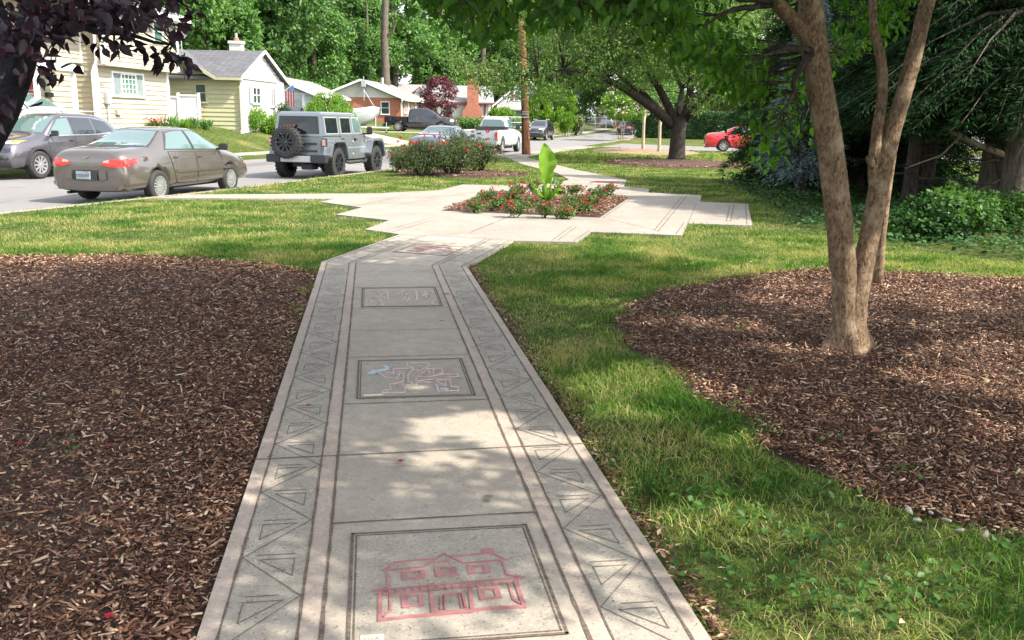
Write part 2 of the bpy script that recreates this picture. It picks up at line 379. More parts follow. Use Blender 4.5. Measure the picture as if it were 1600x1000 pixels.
    X['leaf_conifer'] = mat_leaf('leaf_conifer', [(.012, .036, .012), (.022, .06, .018), (.045, .10, .028)], .2, .7, None, .08)
    X['leaf_pine'] = mat_leaf('leaf_pine', [(.007, .02, .007), (.014, .038, .012), (.028, .066, .02)], .15, .7, None, .06)
    X['leaf_spruce'] = mat_leaf('leaf_spruce', [(.08, .13, .125), (.14, .21, .205), (.22, .30, .29)], .1, .6, (1, 1, 1))
    X['leaf_lime'] = mat_leaf('leaf_lime', [(.07, .15, .015), (.12, .25, .02), (.2, .34, .04)], .4)
    X['leaf_hedge'] = mat_leaf('leaf_hedge', [(.018, .05, .015), (.03, .08, .022), (.05, .11, .03)], .2)
    X['leaf_red'] = mat_leaf('leaf_maroon', [(.06, .022, .03), (.12, .04, .05), (.2, .075, .08)], .3, .5, (1.4, .6, .7))
    X['leaf_rose'] = mat_leaf('leaf_rose', [(.035, .06, .02), (.06, .095, .03), (.12, .14, .05)], .3)
    X['leaf_bed'] = mat_leaf('leaf_bed', [(.045, .09, .025), (.08, .15, .035), (.14, .22, .05)], .35)
    X['leaf_big'] = mat_leaf('leaf_big', [(.14, .27, .025), (.18, .33, .035)], .45, .35)
    X['leaf_ivy'] = mat_leaf('leaf_ivy', [(.012, .04, .012), (.025, .075, .018), (.055, .13, .03)], .25, .6, None, .2)
    X['petal_red'] = mat_leaf('petal_red', [(.30, .01, .025), (.42, .02, .05)], .3, .5, (1, .4, .4))
    X['petal_pink'] = mat_leaf('petal_pink', [(.75, .55, .58), (.8, .68, .68)], .3, .5, (1, .9, .9))
    X['blade'] = mat_leaf('grass_blade', [(.03, .09, .012), (.075, .175, .022), (.15, .24, .045), (.38, .33, .15)], .4, .6, (1.3, 1.4, .6), .2)
    t = X['blade'].node_tree; nn_ = [q for q in t.nodes if q.type == 'TEX_NOISE'][0]; nn_.inputs['Scale'].default_value = 1.3; nn_.inputs['Detail'].default_value = 5; mm = [q for q in t.nodes if q.type == 'MATH' and q.operation == 'MULTIPLY_ADD'][0]; mm.inputs[1].default_value = 3.4; mm.inputs[2].default_value = -1.62
    X['weed'] = mat_leaf('weed', [(.045, .11, .025), (.09, .19, .04)], .4, .5)
    # vehicle stuff
    X['rubber'] = mat_plain('rubber', (.022, .022, .022), .8, var=.25, bmp=.3)
    X['rim'] = mat_plain('alloy', (.52, .52, .53), .35, metal=.75, var=.05)
    X['rim_dark'] = mat_plain('alloy_dark', (.03, .035, .045), .35, metal=.5, var=.1)
    X['black_trim'] = mat_plain('black_trim', (.025, .026, .028), .55, var=.15)
    X['chrome'] = mat_plain('chrome', (.7, .7, .7), .15, metal=1, var=.03)
    X['tail'] = mat_emit_free('tail_lamp', (.55, .02, .015)); X['tail_lt'] = mat_emit_free('tail_lamp_pale', (.55, .32, .28))
    X['orange'] = mat_emit_free('side_marker', (.75, .25, .03)); X['head'] = mat_emit_free('head_lamp', (.72, .74, .76), .1, 1)
    X['stone'] = mat_plain('pebble_stone', (.24, .225, .20), .8, var=.2, scale=40)
    X['plate'] = mat_plain('plate', (.55, .62, .68), .5); X['plate_ink'] = mat_plain('plate_ink', (.02, .04, .08), .5)
    X['glass_car'] = mat_glass('car_glass', (.085, .14, .135), .03); X['glass_dark'] = mat_glass('car_glass_dark', (.012, .016, .02), .03)
    X['taupe'] = mat_paint('paint_taupe', (.135, .118, .108), .6, .27); X['slate'] = mat_paint('paint_slate', (.085, .08, .095), .5, .25)
    X['silver'] = mat_paint('paint_silver', (.17, .195, .22), .45, .32); X['black'] = mat_paint('paint_black', (.008, .010, .014), .0, .2)
    X['white'] = mat_paint('paint_white', (.46, .475, .49), .0, .35); X['steel'] = mat_paint('paint_steel_blue', (.13, .15, .19), .4, .3)
    X['red'] = mat_paint('paint_red', (.50, .02, .03), .1, .3); X['graycloth'] = mat_plain('vinyl_top', (.20, .19, .18), .7)
    X['galv'] = mat_plain('galvanised', (.42, .44, .45), .5, metal=.5); X['vinyl'] = mat_plain('white_vinyl', (.8, .8, .8), .45, var=.03)
    X['bin'] = mat_plain('bin_plastic', (.17, .17, .19), .5); X['flag_red'] = mat_plain('flag_red', (.45, .05, .06), .8); X['flag_blue'] = mat_plain('flag_blue', (.06, .14, .35), .8)
make_setting_mats()

# ================================================================== SETTING
def grid_mesh(name, xs_fn, ys, cols, zoff, mat, kind='structure', zfn=None):
    V = []; nx = len(cols)
    for y in ys:
        for c in cols:
            x = xs_fn(y, c); z = (zfn or G)(x, y)+zoff; V.append((x, y, float(z)))
    V = np.array(V); ny = len(ys)
    i = np.arange(ny-1)[:, None]*nx+np.arange(nx-1)[None, :]; i = i.ravel()
    Fq = np.stack([i, i+1, i+nx+1, i+nx], 1)
    o = link(name, np_mesh(name, V, Fq, False), mat); return tag(o, kind=kind)
ys = list(np.arange(-15, 30, .75))+list(np.arange(30, 80, 1.0))+list(np.arange(80, 200, 3.0))+list(np.arange(200, 620, 30.0))
dn = [-300, -200, -120, -80, -60, -50, -40, -32, -26, -22, -19, -16.5, -14, -12, -10, -8.5, -7, -6, -5, -4, -3, -2.2, -1.5, -.9, -.4, -.10, 0.01]
def gx(y, c):
    if c <= .01: return float(xN(y))-c
    if c >= 1000: return float(xN(y)-WR(y))-(c-1000)
    return float(xN(y))-c*float(WR(y))
cols = dn+[.1, .5, .9]+[1000.005, 1000.1, 1000.8, 1001.5, 1002, 1003, 1004, 1005, 1006.0, 1008, 1010, 1012, 1014, 1017, 1020, 1030, 1045, 1070, 1120, 1200, 1320]
cols = [c if c <= .01 or c >= 1000 else c for c in cols]
grid_mesh('ground', gx, ys, cols, 0.0, X['lawn'])
def rzf(x, y): return g0(y)-.12
grid_mesh('road', lambda y, c: float(xN(y))-c*float(WR(y)), ys, [0.0005, .25, .5, .75, .9995], .006, X['asphalt'], zfn=rzf)

def curb(name, side, y0, y1):
    b = MB(); yy = list(np.arange(y0, y1, 1.5))+[y1]
    for i in range(len(yy)-1):
        q = []
        for y in (yy[i], yy[i+1]):
            x = float(xN(y)) if side < 0 else float(xN(y)-WR(y)); z = float(g0(y)); s = 1 if side < 0 else -1
            q.append([(x-.03*s, y, z-.125), (x-.02*s, y, z+.012), (x+.14*s, y, z+.016), (x+.14*s, y, z-.1)])
        for k in range(3): b.quad(q[0][k], q[1][k], q[1][k+1], q[0][k+1])
    tag(b.build(name, X['sidewalk']), kind='structure')
curb('near_curb', -1, -14, 59.5); curb('near_curb', -1, 70, 150); curb('far_curb', 1, -14, 150)
grid_mesh('far_sidewalk', lambda y, c: float(xN(y)-WR(y))-c, [y for y in ys if y < 150], [.14, .8, 1.5], .012, X['sidewalk'])
grid_mesh('near_sidewalk', lambda y, c: float(xN(y))+c, [y for y in ys if 40 <= y <= 60], [.15, .8, 1.45], .012, X['sidewalk'])
# driveway aprons on the far side (parked boat, pickup, white SUV)
def driveway(name, y0, y1, e1, mat='sidewalk'):
    yy = list(np.linspace(y0, y1, 5)); grid_mesh(name, lambda y, c: float(xN(y)-WR(y))-c, yy, [.02, .14, .8, 1.5, 2, 3, 4, 5, 6, 8, 10][:e1], .02, X[mat])
driveway('driveway_concrete', 29, 35.5, 9); driveway('driveway_apron', 57, 62, 9); driveway('driveway_far', 72, 80, 11)
# side street
b = MB()
lo = [(xN(60.3)-.03, 60.3), (5.8, 60.3), (12.8, 52.1), (24, 40), (44, 18)]; up = [(xN(69.4)-.03, 69.4), (8.0, 68.6), (13.2, 63.5), (28, 50), (56, 26)]
zz = [-.10, .015, .015, .015, .015]
for i in range(4):
    b.quad((*lo[i], zz[i]), (*lo[i+1], zz[i+1]), (*up[i+1], zz[i+1]), (*up[i], zz[i]))
tag(b.build('side_street', X['asphalt']), kind='structure')
b = MB()
for e, s in ((lo, -1), (up, 1)):
    for i in range(1, 4):
        a, c = Vector((*e[i], 0)), Vector((*e[i+1], 0)); n = (c-a).normalized().cross(Vector((0, 0, 1)))*(-s)*.0+Vector((0, s*.9, 0))
        b.quad(a+Vector((0, 0, .022)), c+Vector((0, 0, .022)), c+n+Vector((0, 0, .022)), a+n+Vector((0, 0, .022)))
tag(b.build('side_street_walk', X['sidewalk']), kind='structure')

# ------------------------------------------------------------------ decorated path
O = Vector((-.97, 2.51, 0)); DV = Vector((-.157, .9876, 0)); DU = Vector((.9876, .157, 0))
KZ = 1-.03/1.6                                              # the outline was measured on the ground, the slab top stands 3 cm above it
def UVp(u, v, z=.03): p = (O+DU*u+DV*v)*KZ; return Vector((p.x, p.y, z))
bands = [(0, .065, 'pink_concrete'), (.065, .31, 'aggregate'), (.31, .385, 'pink_concrete'), (.385, 1.225, 'concrete'), (1.225, 1.30, 'pink_concrete'), (1.30, 1.55, 'aggregate'), (1.55, 1.61, 'pink_concrete')]
pm = ['concrete', 'aggregate', 'pink_concrete', 'plaza']
vend = lambda u: 7.627-.252*u
L2, R2 = Vector((-1.61*KZ, 12.63*KZ, .03)), Vector((0.0, 12.15*KZ, .03))
def seg2(u, k):
    a = UVp(u, vend(u)); e = L2.lerp(R2, u/1.61); return a.lerp(e, k)
b = MB()
for u0, u1, mn in bands:
    mi = pm.index(mn)
    for v0, v1 in ((-3.6, 0), (0, 3.0), (3.0, None)):
        e0 = vend(u0) if v1 is None else v1; e1 = vend(u1) if v1 is None else v1
        b.quad(UVp(u0, v0), UVp(u1, v0), UVp(u1, e1), UVp(u0, e0), mi)
    b.quad(seg2(u0, 0), seg2(u1, 0), seg2(u1, 1), seg2(u0, 1), mi if mn != 'pink_concrete' else 3)
for u in (0, 1.61):
    dn_ = Vector((0, 0, -.1)); b.quad(UVp(u, -3.6), UVp(u, vend(u)), UVp(u, vend(u))+dn_, UVp(u, -3.6)+dn_, 2); b.quad(seg2(u, 0), seg2(u, 1), seg2(u, 1)+dn_, seg2(u, 0)+dn_, 2)
tag(b.build('path', [X[k] for k in pm]), kind='structure')
plz = [(-1.61, 12.63), (-2.19, 13.15), (-2.0, 14.4), (-3.0, 15.13), (-2.78, 16.42), (-3.75, 17.4), (-3.6, 18.1), (-6.98, 17.6), (-6.7, 18.5), (-3.0, 19.61), (-1.72, 20.83), (-1.3, 22.84), (-.14, 22.67), (.16, 23.68), (1.06, 23.6), (1.54, 25.5),
       (1.35, 28.5), (.3, 34), (-.35, 39.6), (-.85, 41.6), (.0, 44.6), (.45, 41), (1.45, 35), (2.05, 31), (3.2, 25.9), (2.79, 23.02), (3.36, 22.41), (3.15, 21.23), (4.29, 20.66), (3.91, 18.93), (4.83, 18.58), (3.88, 14.57), (2.85, 14.69), (2.46, 13.08), (1.15, 13.32), (.86, 12.13), (0, 12.15)]
plz = [(x*KZ, y*KZ) for x, y in plz]; b = MB(); b.prism(plz, -.08, .03); tag(b.build('plaza', X['plaza']), kind='structure')
RIB = [0]
def ribbon(b, pts, w, z=.032, h=0, mi=0):
    if h: RIB[0] = (RIB[0]+1) % 23; h = h+RIB[0]*.00012; z = z-RIB[0]*.00002
    for i in range(len(pts)-1):
        if h: h += .00003
        a, c = Vector((pts[i][0], pts[i][1], 0)), Vector((pts[i+1][0], pts[i+1][1], 0)); t = (c-a)
        if t.length < 1e-5: continue
        t.normalize(); n = Vector((-t.y, t.x, 0))*w/2; e = t*w*.4
        q = [a-n-e, c-n+e, c+n+e, a+n-e]
        if h: b.prism([(p.x, p.y) for p in q], z, z+h, mi)
        else: b.poly([(p.x, p.y, z) for p in q], mi)
def uvl(*l): return [UVp(u, v) for u, v in l]
b = MB()                                                   # deep joints packed with dirt
def wob(p0, p1, w, z=.0325, n=24):
    p0 = Vector(p0); p1 = Vector(p1); n = max(2, int((p1-p0).length*14)); t = (p1-p0).normalized(); s = Vector((-t.y, t.x, 0)); pr = None
    for i in range(n+1):
        c = p0.lerp(p1, i/n); k = w*random.uniform(.55, 1.25)/2; j = random.uniform(-.0012, .0012); q = (c+s*(k+j), c-s*(k-j))
        q = [(v.x, v.y, z) for v in q]
        if pr: b.quad(pr[0], pr[1], q[1], q[0])
        pr = q
for u in (.065, .31, .385, 1.225, 1.30, 1.55):
    wob(UVp(u, -3.6), UVp(u, vend(u)), .011 if u not in (.385, 1.225) else .014); wob(seg2(u, 0), seg2(u, 1), .012)
wob(UVp(0, 1.53), UVp(1.61, 1.57), .010, .0331)
wob(UVp(0, vend(0)-.05), UVp(1.61, vend(1.61)-.05), .008, .0331)
wob(L2, R2, .012, .0331)
for v in (.785, 2.345, 3.38, 4.17, 4.98, 5.98, 6.91, -.25, -1.1, -2.0):
    wob(UVp(.385, v), UVp(1.225, v+.01), .009 if v not in (4.17, 6.91) else .006, .0331)
for (a, c, w_) in [((801, 336), (733, 364), .03), ((862, 376), (894, 353), .018), ((871, 376), (901, 354), .018), ((896, 377), (921, 360), .02), ((1022, 360), (1067, 306), .022), ((1028, 362), (1073, 306), .022),
    ((1056, 366), (1069, 347), .02), ((1135, 346), (1141, 319), .02), ((1141, 346), (1147, 319), .02), ((1167, 351), (1165, 320), .02), ((943, 340), (1029, 361), .014), ((942, 340), (988, 309), .02), ((603, 360), (672, 341), .015), ((612, 363), (682, 342), .015),
    ((560, 334), (700, 303), .012), ((1062, 306), (1094, 306), .0), ((960, 286), (975, 278), .02), ((966, 286), (980, 279), .02), ((985, 295), (997, 290), .02), ((991, 296), (1003, 291), .02), ((640, 318), (760, 296), .012), ((540, 326), (655, 300), .012), ((1075, 349), (1088, 318), .016)]:
    if w_: wob(P(*a, .03), P(*c, .03), w_*.75)
tag(b.build('path_joint', X['joint']), kind='structure')
b = MB()                                                   # fine tooled zigzag
def zig(mir, v0):
    f = (lambda u: 1.61-u) if mir else (lambda u: u)
    v = v0
    while v < 7.2:
        if v > 7.2-.3: break
        R_ = (f(.302), v); L_ = (f(.072), v+.3); Rn = (f(.302), v+.6)
        for a, c in ((R_, L_), (L_, Rn)): ribbon(b, uvl(a, c), .005)
        for (ax, pl) in ((.115, True), (.262, False)):
            vv = v if pl else v+.3; e = .245 if pl else .135
            ribbon(b, uvl((f(ax), vv+.012), (f(e-.02 if pl else e-.01), vv+.012)), .0055)
            ribbon(b, uvl((f(ax), vv-.025), (f(e), vv-.025)), .0055); ribbon(b, uvl((f(e), vv-.025), (f(ax), vv-.155)), .0055); ribbon(b, uvl((f(ax), vv-.155), (f(ax), vv-.025)), .004)
        v += .6
zig(False, -3.37); zig(True, -3.57)
for k in range(10):                                         # the zigzag goes on round the bend
    for u0, u1 in ((.075, .30), (1.535, 1.31)):
        a, c, d = seg2(u0, k/10), seg2(u1, (k+.5)/10), seg2(u0, (k+1)/10); ribbon(b, [a, c, d], .006)
        e = seg2((u0+u1)/2, (k+.5)/10); ribbon(b, [seg2(u0*.8+u1*.2, (k+.5)/10), seg2(u0*.3+u1*.7, (k+.5)/10)], .006)
tag(b.build('zigzag_groove', X['groove']), kind='structure')

# inlaid panels
def zpx(z, ox, oy, s): return P(ox+z[0]/s, oy+z[1]/s, .034)
def panel(u0, u1, v0, v1, label, f=UVp, z=.0335, bed='aggregate'):
    t = empty('inlaid_panel', (0, 0, 0), 0, label, 'paving panel', 'inlaid picture panels in the path')
    b = MB(); q = [f(u0, v0), f(u1, v0), f(u1, v1), f(u0, v1)]; b.prism([(p.x, p.y) for p in q], .031, z); b.build('panel_bed', X[bed], t)
    b = MB(); ribbon(b, [*q, q[0]], .012, z+.001)
    cx, cy = sum(p.x for p in q)/4, sum(p.y for p in q)/4
    q2 = [Vector((cx+(p.x-cx)*.955, cy+(p.y-cy)*.955, 0)) for p in q]; ribbon(b, [*q2, q2[0]], .007, z+.001); b.build('frame_groove', X['joint'], t); return t
p1 = panel(.47, 1.16, -.115, .675, 'square concrete panel with a raised red outline of a two storey porch house')
b = MB(); Z = lambda *l: [zpx(q, 540, 820, 4.4444) for q in l]
for w_, l in [(.010, [(265, 320), (545, 293), (680, 202), (820, 268), (1110, 245), (1015, 198), (745, 222)]), (.010, [(265, 320), (340, 262), (608, 237)]), (.012, [(638, 262), (715, 250)]), (.013, [(290, 345), (298, 430), (245, 448)]), (.010, [(190, 462), (580, 424), (1240, 367), (1120, 350), (1088, 262)]),
    (.008, [(260, 488), (600, 455), (1160, 405)]), (.020, [(238, 475), (238, 665), (470, 637)]), (.020, [(490, 637), (630, 625), (870, 600), (1012, 580)]), (.020, [(1032, 580), (1240, 572), (1180, 392)]), (.010, [(310, 490), (310, 600), (262, 640)]), (.012, [(1135, 412), (1165, 520), (1205, 545)]),
    (.018, [(593, 470), (610, 625)]), (.018, [(862, 450), (880, 600)]), (.011, [(662, 590), (662, 492), (808, 478), (835, 578)]), (.008, [(690, 590), (690, 498)]), (.008, [(790, 490), (808, 580)]), (.024, [(630, 618), (870, 605)]),
    (.010, [(395, 335), (550, 325), (545, 372), (400, 380), (395, 335)]), (.022, [(408, 335), (412, 378)]), (.022, [(532, 328), (534, 372)]), (.010, [(625, 308), (760, 300), (765, 350), (632, 358), (625, 308)]), (.022, [(640, 308), (646, 356)]), (.022, [(745, 300), (755, 350)]),
    (.010, [(850, 292), (990, 285), (995, 330), (860, 340), (850, 292)]), (.022, [(866, 292), (875, 338)]), (.022, [(968, 288), (982, 330)]), (.010, [(395, 500), (530, 490), (538, 560), (398, 575), (395, 500)]), (.024, [(412, 500), (414, 572)]), (.018, [(518, 492), (524, 560)]),
    (.010, [(925, 455), (1060, 448), (1075, 505), (940, 520), (925, 455)]), (.022, [(940, 455), (955, 518)]), (.022, [(1040, 450), (1058, 505)]), (.035, [(965, 182), (1010, 178)])]:
    ribbon(b, Z(*l), w_*.72, .0335, .004)
for k in range(15):
    a = k/14; q = (300+a*780, 460-a*62); ribbon(b, Z(q, (q[0]+6, q[1]+22)), .006, .0335, .004)
b.build('inlay', X['red_paint'], p1)
t = empty('name_plate', (0, 0, 0), 0, 'small cream name plate set in the corner of the red house panel', 'plate')
b = MB(); q = [UVp(.508, -.10), UVp(.580, -.10), UVp(.580, -.052), UVp(.508, -.052)]; b.prism([(p.x, p.y) for p in q], .0338, .037); b.build('plate', X['cream'], t)
fc = bpy.data.curves.new('t', 'FONT'); fc.body = 'ELLA'; fc.size = .022; fo = bpy.data.objects.new('t', fc); COL.objects.link(fo)
dg = bpy.context.evaluated_depsgraph_get(); tm = bpy.data.meshes.new_from_object(fo.evaluated_get(dg)); COL.objects.unlink(fo)
tl = link('lettering', tm, X['groove'], t); tl.rotation_euler = (0, 0, math.atan2(DU.y, DU.x)); lp = UVp(.518, -.082, .0376); tl.location = lp
p2 = panel(.465, 1.155, 2.44, 3.28, 'square concrete panel with a pale pink outlined dancing figure holding a blue stick')
Z = lambda *l: [zpx(q, 540, 540, 6.6667) for q in l]
b = MB()
for l in [[(640, 180), (860, 180), (870, 215), (820, 235), (780, 270), (710, 255), (690, 230), (645, 210), (640, 180)], [(690, 235), (500, 240), (495, 290), (400, 265)], [(345, 280), (410, 330), (540, 340), (565, 290), (605, 290), (605, 370), (500, 400), (465, 395), (470, 455), (380, 470), (385, 492), (620, 488), (625, 430), (590, 400)],
    [(700, 255), (650, 310), (650, 375), (690, 375), (690, 405), (640, 412)], [(640, 412), (740, 408), (740, 385), (880, 380)], [(820, 240), (1000, 237), (1015, 285), (970, 290)], [(700, 320), (860, 325), (1000, 300), (1160, 298), (1180, 322), (1080, 328)], [(935, 340), (960, 358), (1085, 352), (1105, 430), (1170, 432), (1178, 470), (965, 472), (945, 405)], [(940, 370), (1040, 418), (1040, 375)], [(730, 350), (760, 370), (900, 350)], [(790, 290), (850, 250), (880, 285)], [(915, 250), (915, 290)], [(500, 400), (600, 375)]]:
    ribbon(b, Z(*l), .010, .0335, .003)
b.build('figure_inlay', X['pink_paint'], p2)
b = MB()
for l in [[(235, 290), (450, 230)], [(250, 298), (440, 245)], [(400, 218), (455, 228)], [(235, 290), (300, 262)]]: ribbon(b, Z(*l), .012, .0335, .004)
ribbon(b, Z((1000, 452), (1050, 458)), .02, .0335, .004); b.build('stick_inlay', X['blue_paint'], p2)
b = MB(); ribbon(b, Z((195, 520), (385, 512)), .010, .0335, .003); b.build('caption_strip', X['cream'], p2)
p3 = panel(.47, 1.165, 5.06, 5.94, 'square concrete panel with three pale pink picture fields', bed='concrete')
Z = lambda *l: [zpx(q, 540, 430, 8.889) for q in l]
b = MB(); b2 = MB()
ribbon(b, Z((580, 230), (590, 350)), .014, .0335, .003); ribbon(b, Z((980, 230), (995, 345)), .014, .0335, .003)
rr = random.Random(3)
for cx in (430, 800, 1120):
    for k in range(11):
        x, y = cx+rr.uniform(-110, 110), 300+rr.uniform(-80, 95); ribbon(b if k % 4 or cx == 800 else b2, Z((x, y), (x+rr.uniform(20, 70), y+rr.uniform(-18, 18)), (x+rr.uniform(0, 60), y+rr.uniform(10, 40))), .009, .0335, .003)
ribbon(b, Z((310, 420), (470, 418)), .010, .0335, .003)
b.build('pink_inlay', X['pink_paint'], p3); b2.build('grey_inlay', X['aggregate'], p3)
p4 = panel(.0, 1, 0, 1, 'dark panel with scrawled red and pink inlay at the bend of the path', lambda u, v: Vector((-1.47, 10.88, 0)).lerp(Vector((-.80, 10.66, 0)), u).lerp(Vector((-1.27, 11.62, 0)).lerp(Vector((-.60, 11.45, 0)), u), v)*KZ)
b = MB()
for k in range(26):
    a, c = rr.uniform(.12, .8), rr.uniform(.12, .85); f_ = lambda u, v: Vector((-1.47, 10.88, 0)).lerp(Vector((-.80, 10.66, 0)), u).lerp(Vector((-1.27, 11.62, 0)).lerp(Vector((-.60, 11.45, 0)), u), v)*KZ
    ribbon(b, [f_(a, c), f_(a+rr.uniform(.03, .2), c+rr.uniform(-.06, .06)), f_(a+rr.uniform(.0, .2), c+rr.uniform(.03, .1))], .018, .0335, .003)
b.build('red_inlay', X['red_paint'], p4)
p5 = panel(0, 1, 0, 1, 'far rust red panel in the pavement beyond the flower bed', lambda u, v: Vector((1.95, 23.7, 0)).lerp(Vector((2.75, 23.5, 0)), u).lerp(Vector((2.2, 24.7, 0)).lerp(Vector((3.0, 24.5, 0)), u), v)*KZ)
b = MB()
for k in range(8): ribbon(b, [(2.0+.03*k+.02, 23.82+.1*k), (2.7+.03*k, 23.68+.1*k)], .06, .0335, .003)
b.build('red_inlay', X['red_paint'], p5)

# ------------------------------------------------------------------ mulch beds
mulL = [(-.975, 2.46), (-.265, -2), (-8, -2), (-12, 6), (-9.5, 9.6), (-5.69, 9.9), (-4.43, 10.25), (-3.0, 9.9), (-2.09, 9.3), (-2.0, 8.85)]
mulR = [(.83, 6.95), (.98, 7.7), (1.5, 8.6), (2.5, 9.5), (3.58, 10.17), (5.5, 9.6), (7.2, 9.0), (8.5, 7.0), (8.5, 3.0), (6, 1.4), (4.2, 1.7), (3.0, 2.55), (2.1, 3.25), (1.68, 3.6), (1.36, 4.12), (1.12, 5.2), (.86, 6.3)]
bedP = [(-1.28*.98, 16.09*.98), (1.47*.98, 15.36*.98), (2.47*.98, 19.49*.98), (-.42*.98, 20.25*.98)]
treeR = [(6.4+2.9*math.cos(a), 36.2+3.6*math.sin(a)) for a in np.linspace(0, 2*math.pi, 20, endpoint=False)]
islR = [(7.2+3.0*math.cos(a), 51+5.5*math.sin(a)) for a in np.linspace(0, 2*math.pi, 20, endpoint=False)]
roseR = [(-1.55+2.0*math.cos(a), 27.0+1.6*math.sin(a)) for a in np.linspace(0, 2*math.pi, 18, endpoint=False)]
myrR = [(9.3+.9*math.cos(a), 80.5+1.4*math.sin(a)) for a in np.linspace(0, 2*math.pi, 12, endpoint=False)]
def mound(name, poly, mat, h=.05, base=.0, n=60):
    poly = np.array(poly); x0, y0 = poly.min(0); x1, y1 = poly.max(0); c = poly.mean(0)
    b = MB(); m = len(poly)*3
    ring = [poly[i//3]*(1-(i % 3)/3)+poly[(i//3+1) % len(poly)]*((i % 3)/3) for i in range(m)]
    K = [1, .96, .85, .65, .4, .15]; V = []
    for k in K:
        for p in ring:
            q = c+(p-c)*k; V.append((q[0], q[1], Gf(*q)+base+(h*(1-k**6)+random.uniform(-.008, .01))*(k < 1)))
    Fq = [(j*m+i, j*m+(i+1) % m, (j+1)*m+(i+1) % m, (j+1)*m+i) for j in range(len(K)-1) for i in range(m)]
    b.add(V, Fq); e = (len(K)-1)*m; b.f.append(tuple(e+i for i in range(m))); b.m.append(0)
    return tag(b.build(name, mat, smooth=True), kind='structure')
mound('mulch_bed', [(p[0]+.15, p[1]) if i < 2 or i > 8 else p for i, p in enumerate(mulL)], X['soil'], .014, .004); mound('mulch_bed', mulR, X['soil'], .014, .004)
mound('flower_bed_soil', bedP, X['soil'], .05, .035); mound('tree_ring', treeR, X['soil'], .12, .006); mound('mulch_island', islR, X['tan_mulch'], .12, .006)
mound('shrub_ring', roseR, X['soil'], .08, .006); mound('myrtle_ring', myrR, X['tan_mulch'], .1, .006)
def chips(name, poly, dens, z0, lo=.02, hi=.075, wide=.0105, hm=.03):
    poly = np.array(poly); x0, y0 = poly.min(0); x1, y1 = poly.max(0); n = int((x1-x0)*(y1-y0)*dens(0, 3))
    x = RNG.uniform(x0, x1, n); y = RNG.uniform(y0, y1, n); k = inpoly(x+RNG.normal(size=n)*.03+.05*np.sin(y*9) if poly[0][0] > 0 else x, y+RNG.normal(size=n)*.05, poly)
    r = np.hypot(x, y); k &= RNG.uniform(size=n) < dens(x, r)/dens(0, 3)
    k &= (y > 1.2) & (np.abs(x) < y*.8+2.0); x = x[k]; y = y[k]; n = len(x)
    L = RNG.gamma(2.0, .0105, n).clip(lo*.5, hi*1.6)+lo*.2; W = RNG.uniform(.35, 1.15, n)*wide; T = W*.35
    s = 1+np.clip((np.hypot(x, y)-6)/14, 0, 2); L *= s; W *= s
    a = rdir(n); a[:, 2] *= .3; a = norm(a); up = np.tile([0, 0, 1.], (n, 1))+RNG.normal(size=(n, 3))*.35; sd_ = norm(np.cross(a, up)); nn = np.cross(sd_, a)
    c = np.stack([x, y, z0+RNG.uniform(0, hm, n)+G(x, y)], 1)
    hL, hW, hT = L[:, None]/2, W[:, None]/2, T[:, None]/2
    V = np.stack([c-a*hL-sd_*hW*.6-nn*hT, c+a*hL-sd_*hW-nn*hT, c+a*hL*.9+sd_*hW*.8-nn*hT, c-a*hL+sd_*hW-nn*hT, c-a*hL-sd_*hW*.6+nn*hT, c+a*hL-sd_*hW+nn*hT, c+a*hL*.9+sd_*hW*.8+nn*hT, c-a*hL+sd_*hW+nn*hT], 1).reshape(-1, 3)
    bb = np.arange(n)[:, None]*8; Fq = np.stack([bb+[4, 5, 6, 7], bb+[0, 1, 5, 4], bb+[1, 2, 6, 5], bb+[2, 3, 7, 6], bb+[3, 0, 4, 7]], 1).reshape(-1, 4)
    tag(link(name, np_mesh(name, V, Fq), X['chip']), kind='stuff')
dn1 = lambda x, r: np.where(r < 3.2, 5200, 5200*(3.2/np.maximum(r, 3.2))**.95)
chips('mulch_chips', mulL, dn1, .010); chips('mulch_chips', mulR, dn1, .014)
near_ = lambda x, r: np.where(r < 6.5, 3200, 0)
chips('mulch_fines', mulL, near_, .008, .006, .018, .006, .02); chips('mulch_fines', mulR, near_, .012, .006, .018, .006, .02)
chips('mulch_chips', bedP, lambda x, r: 700+0*r, .07); chips('mulch_chips', treeR, lambda x, r: 120+0*r, .08); chips('mulch_chips', roseR, lambda x, r: 200+0*r, .07)

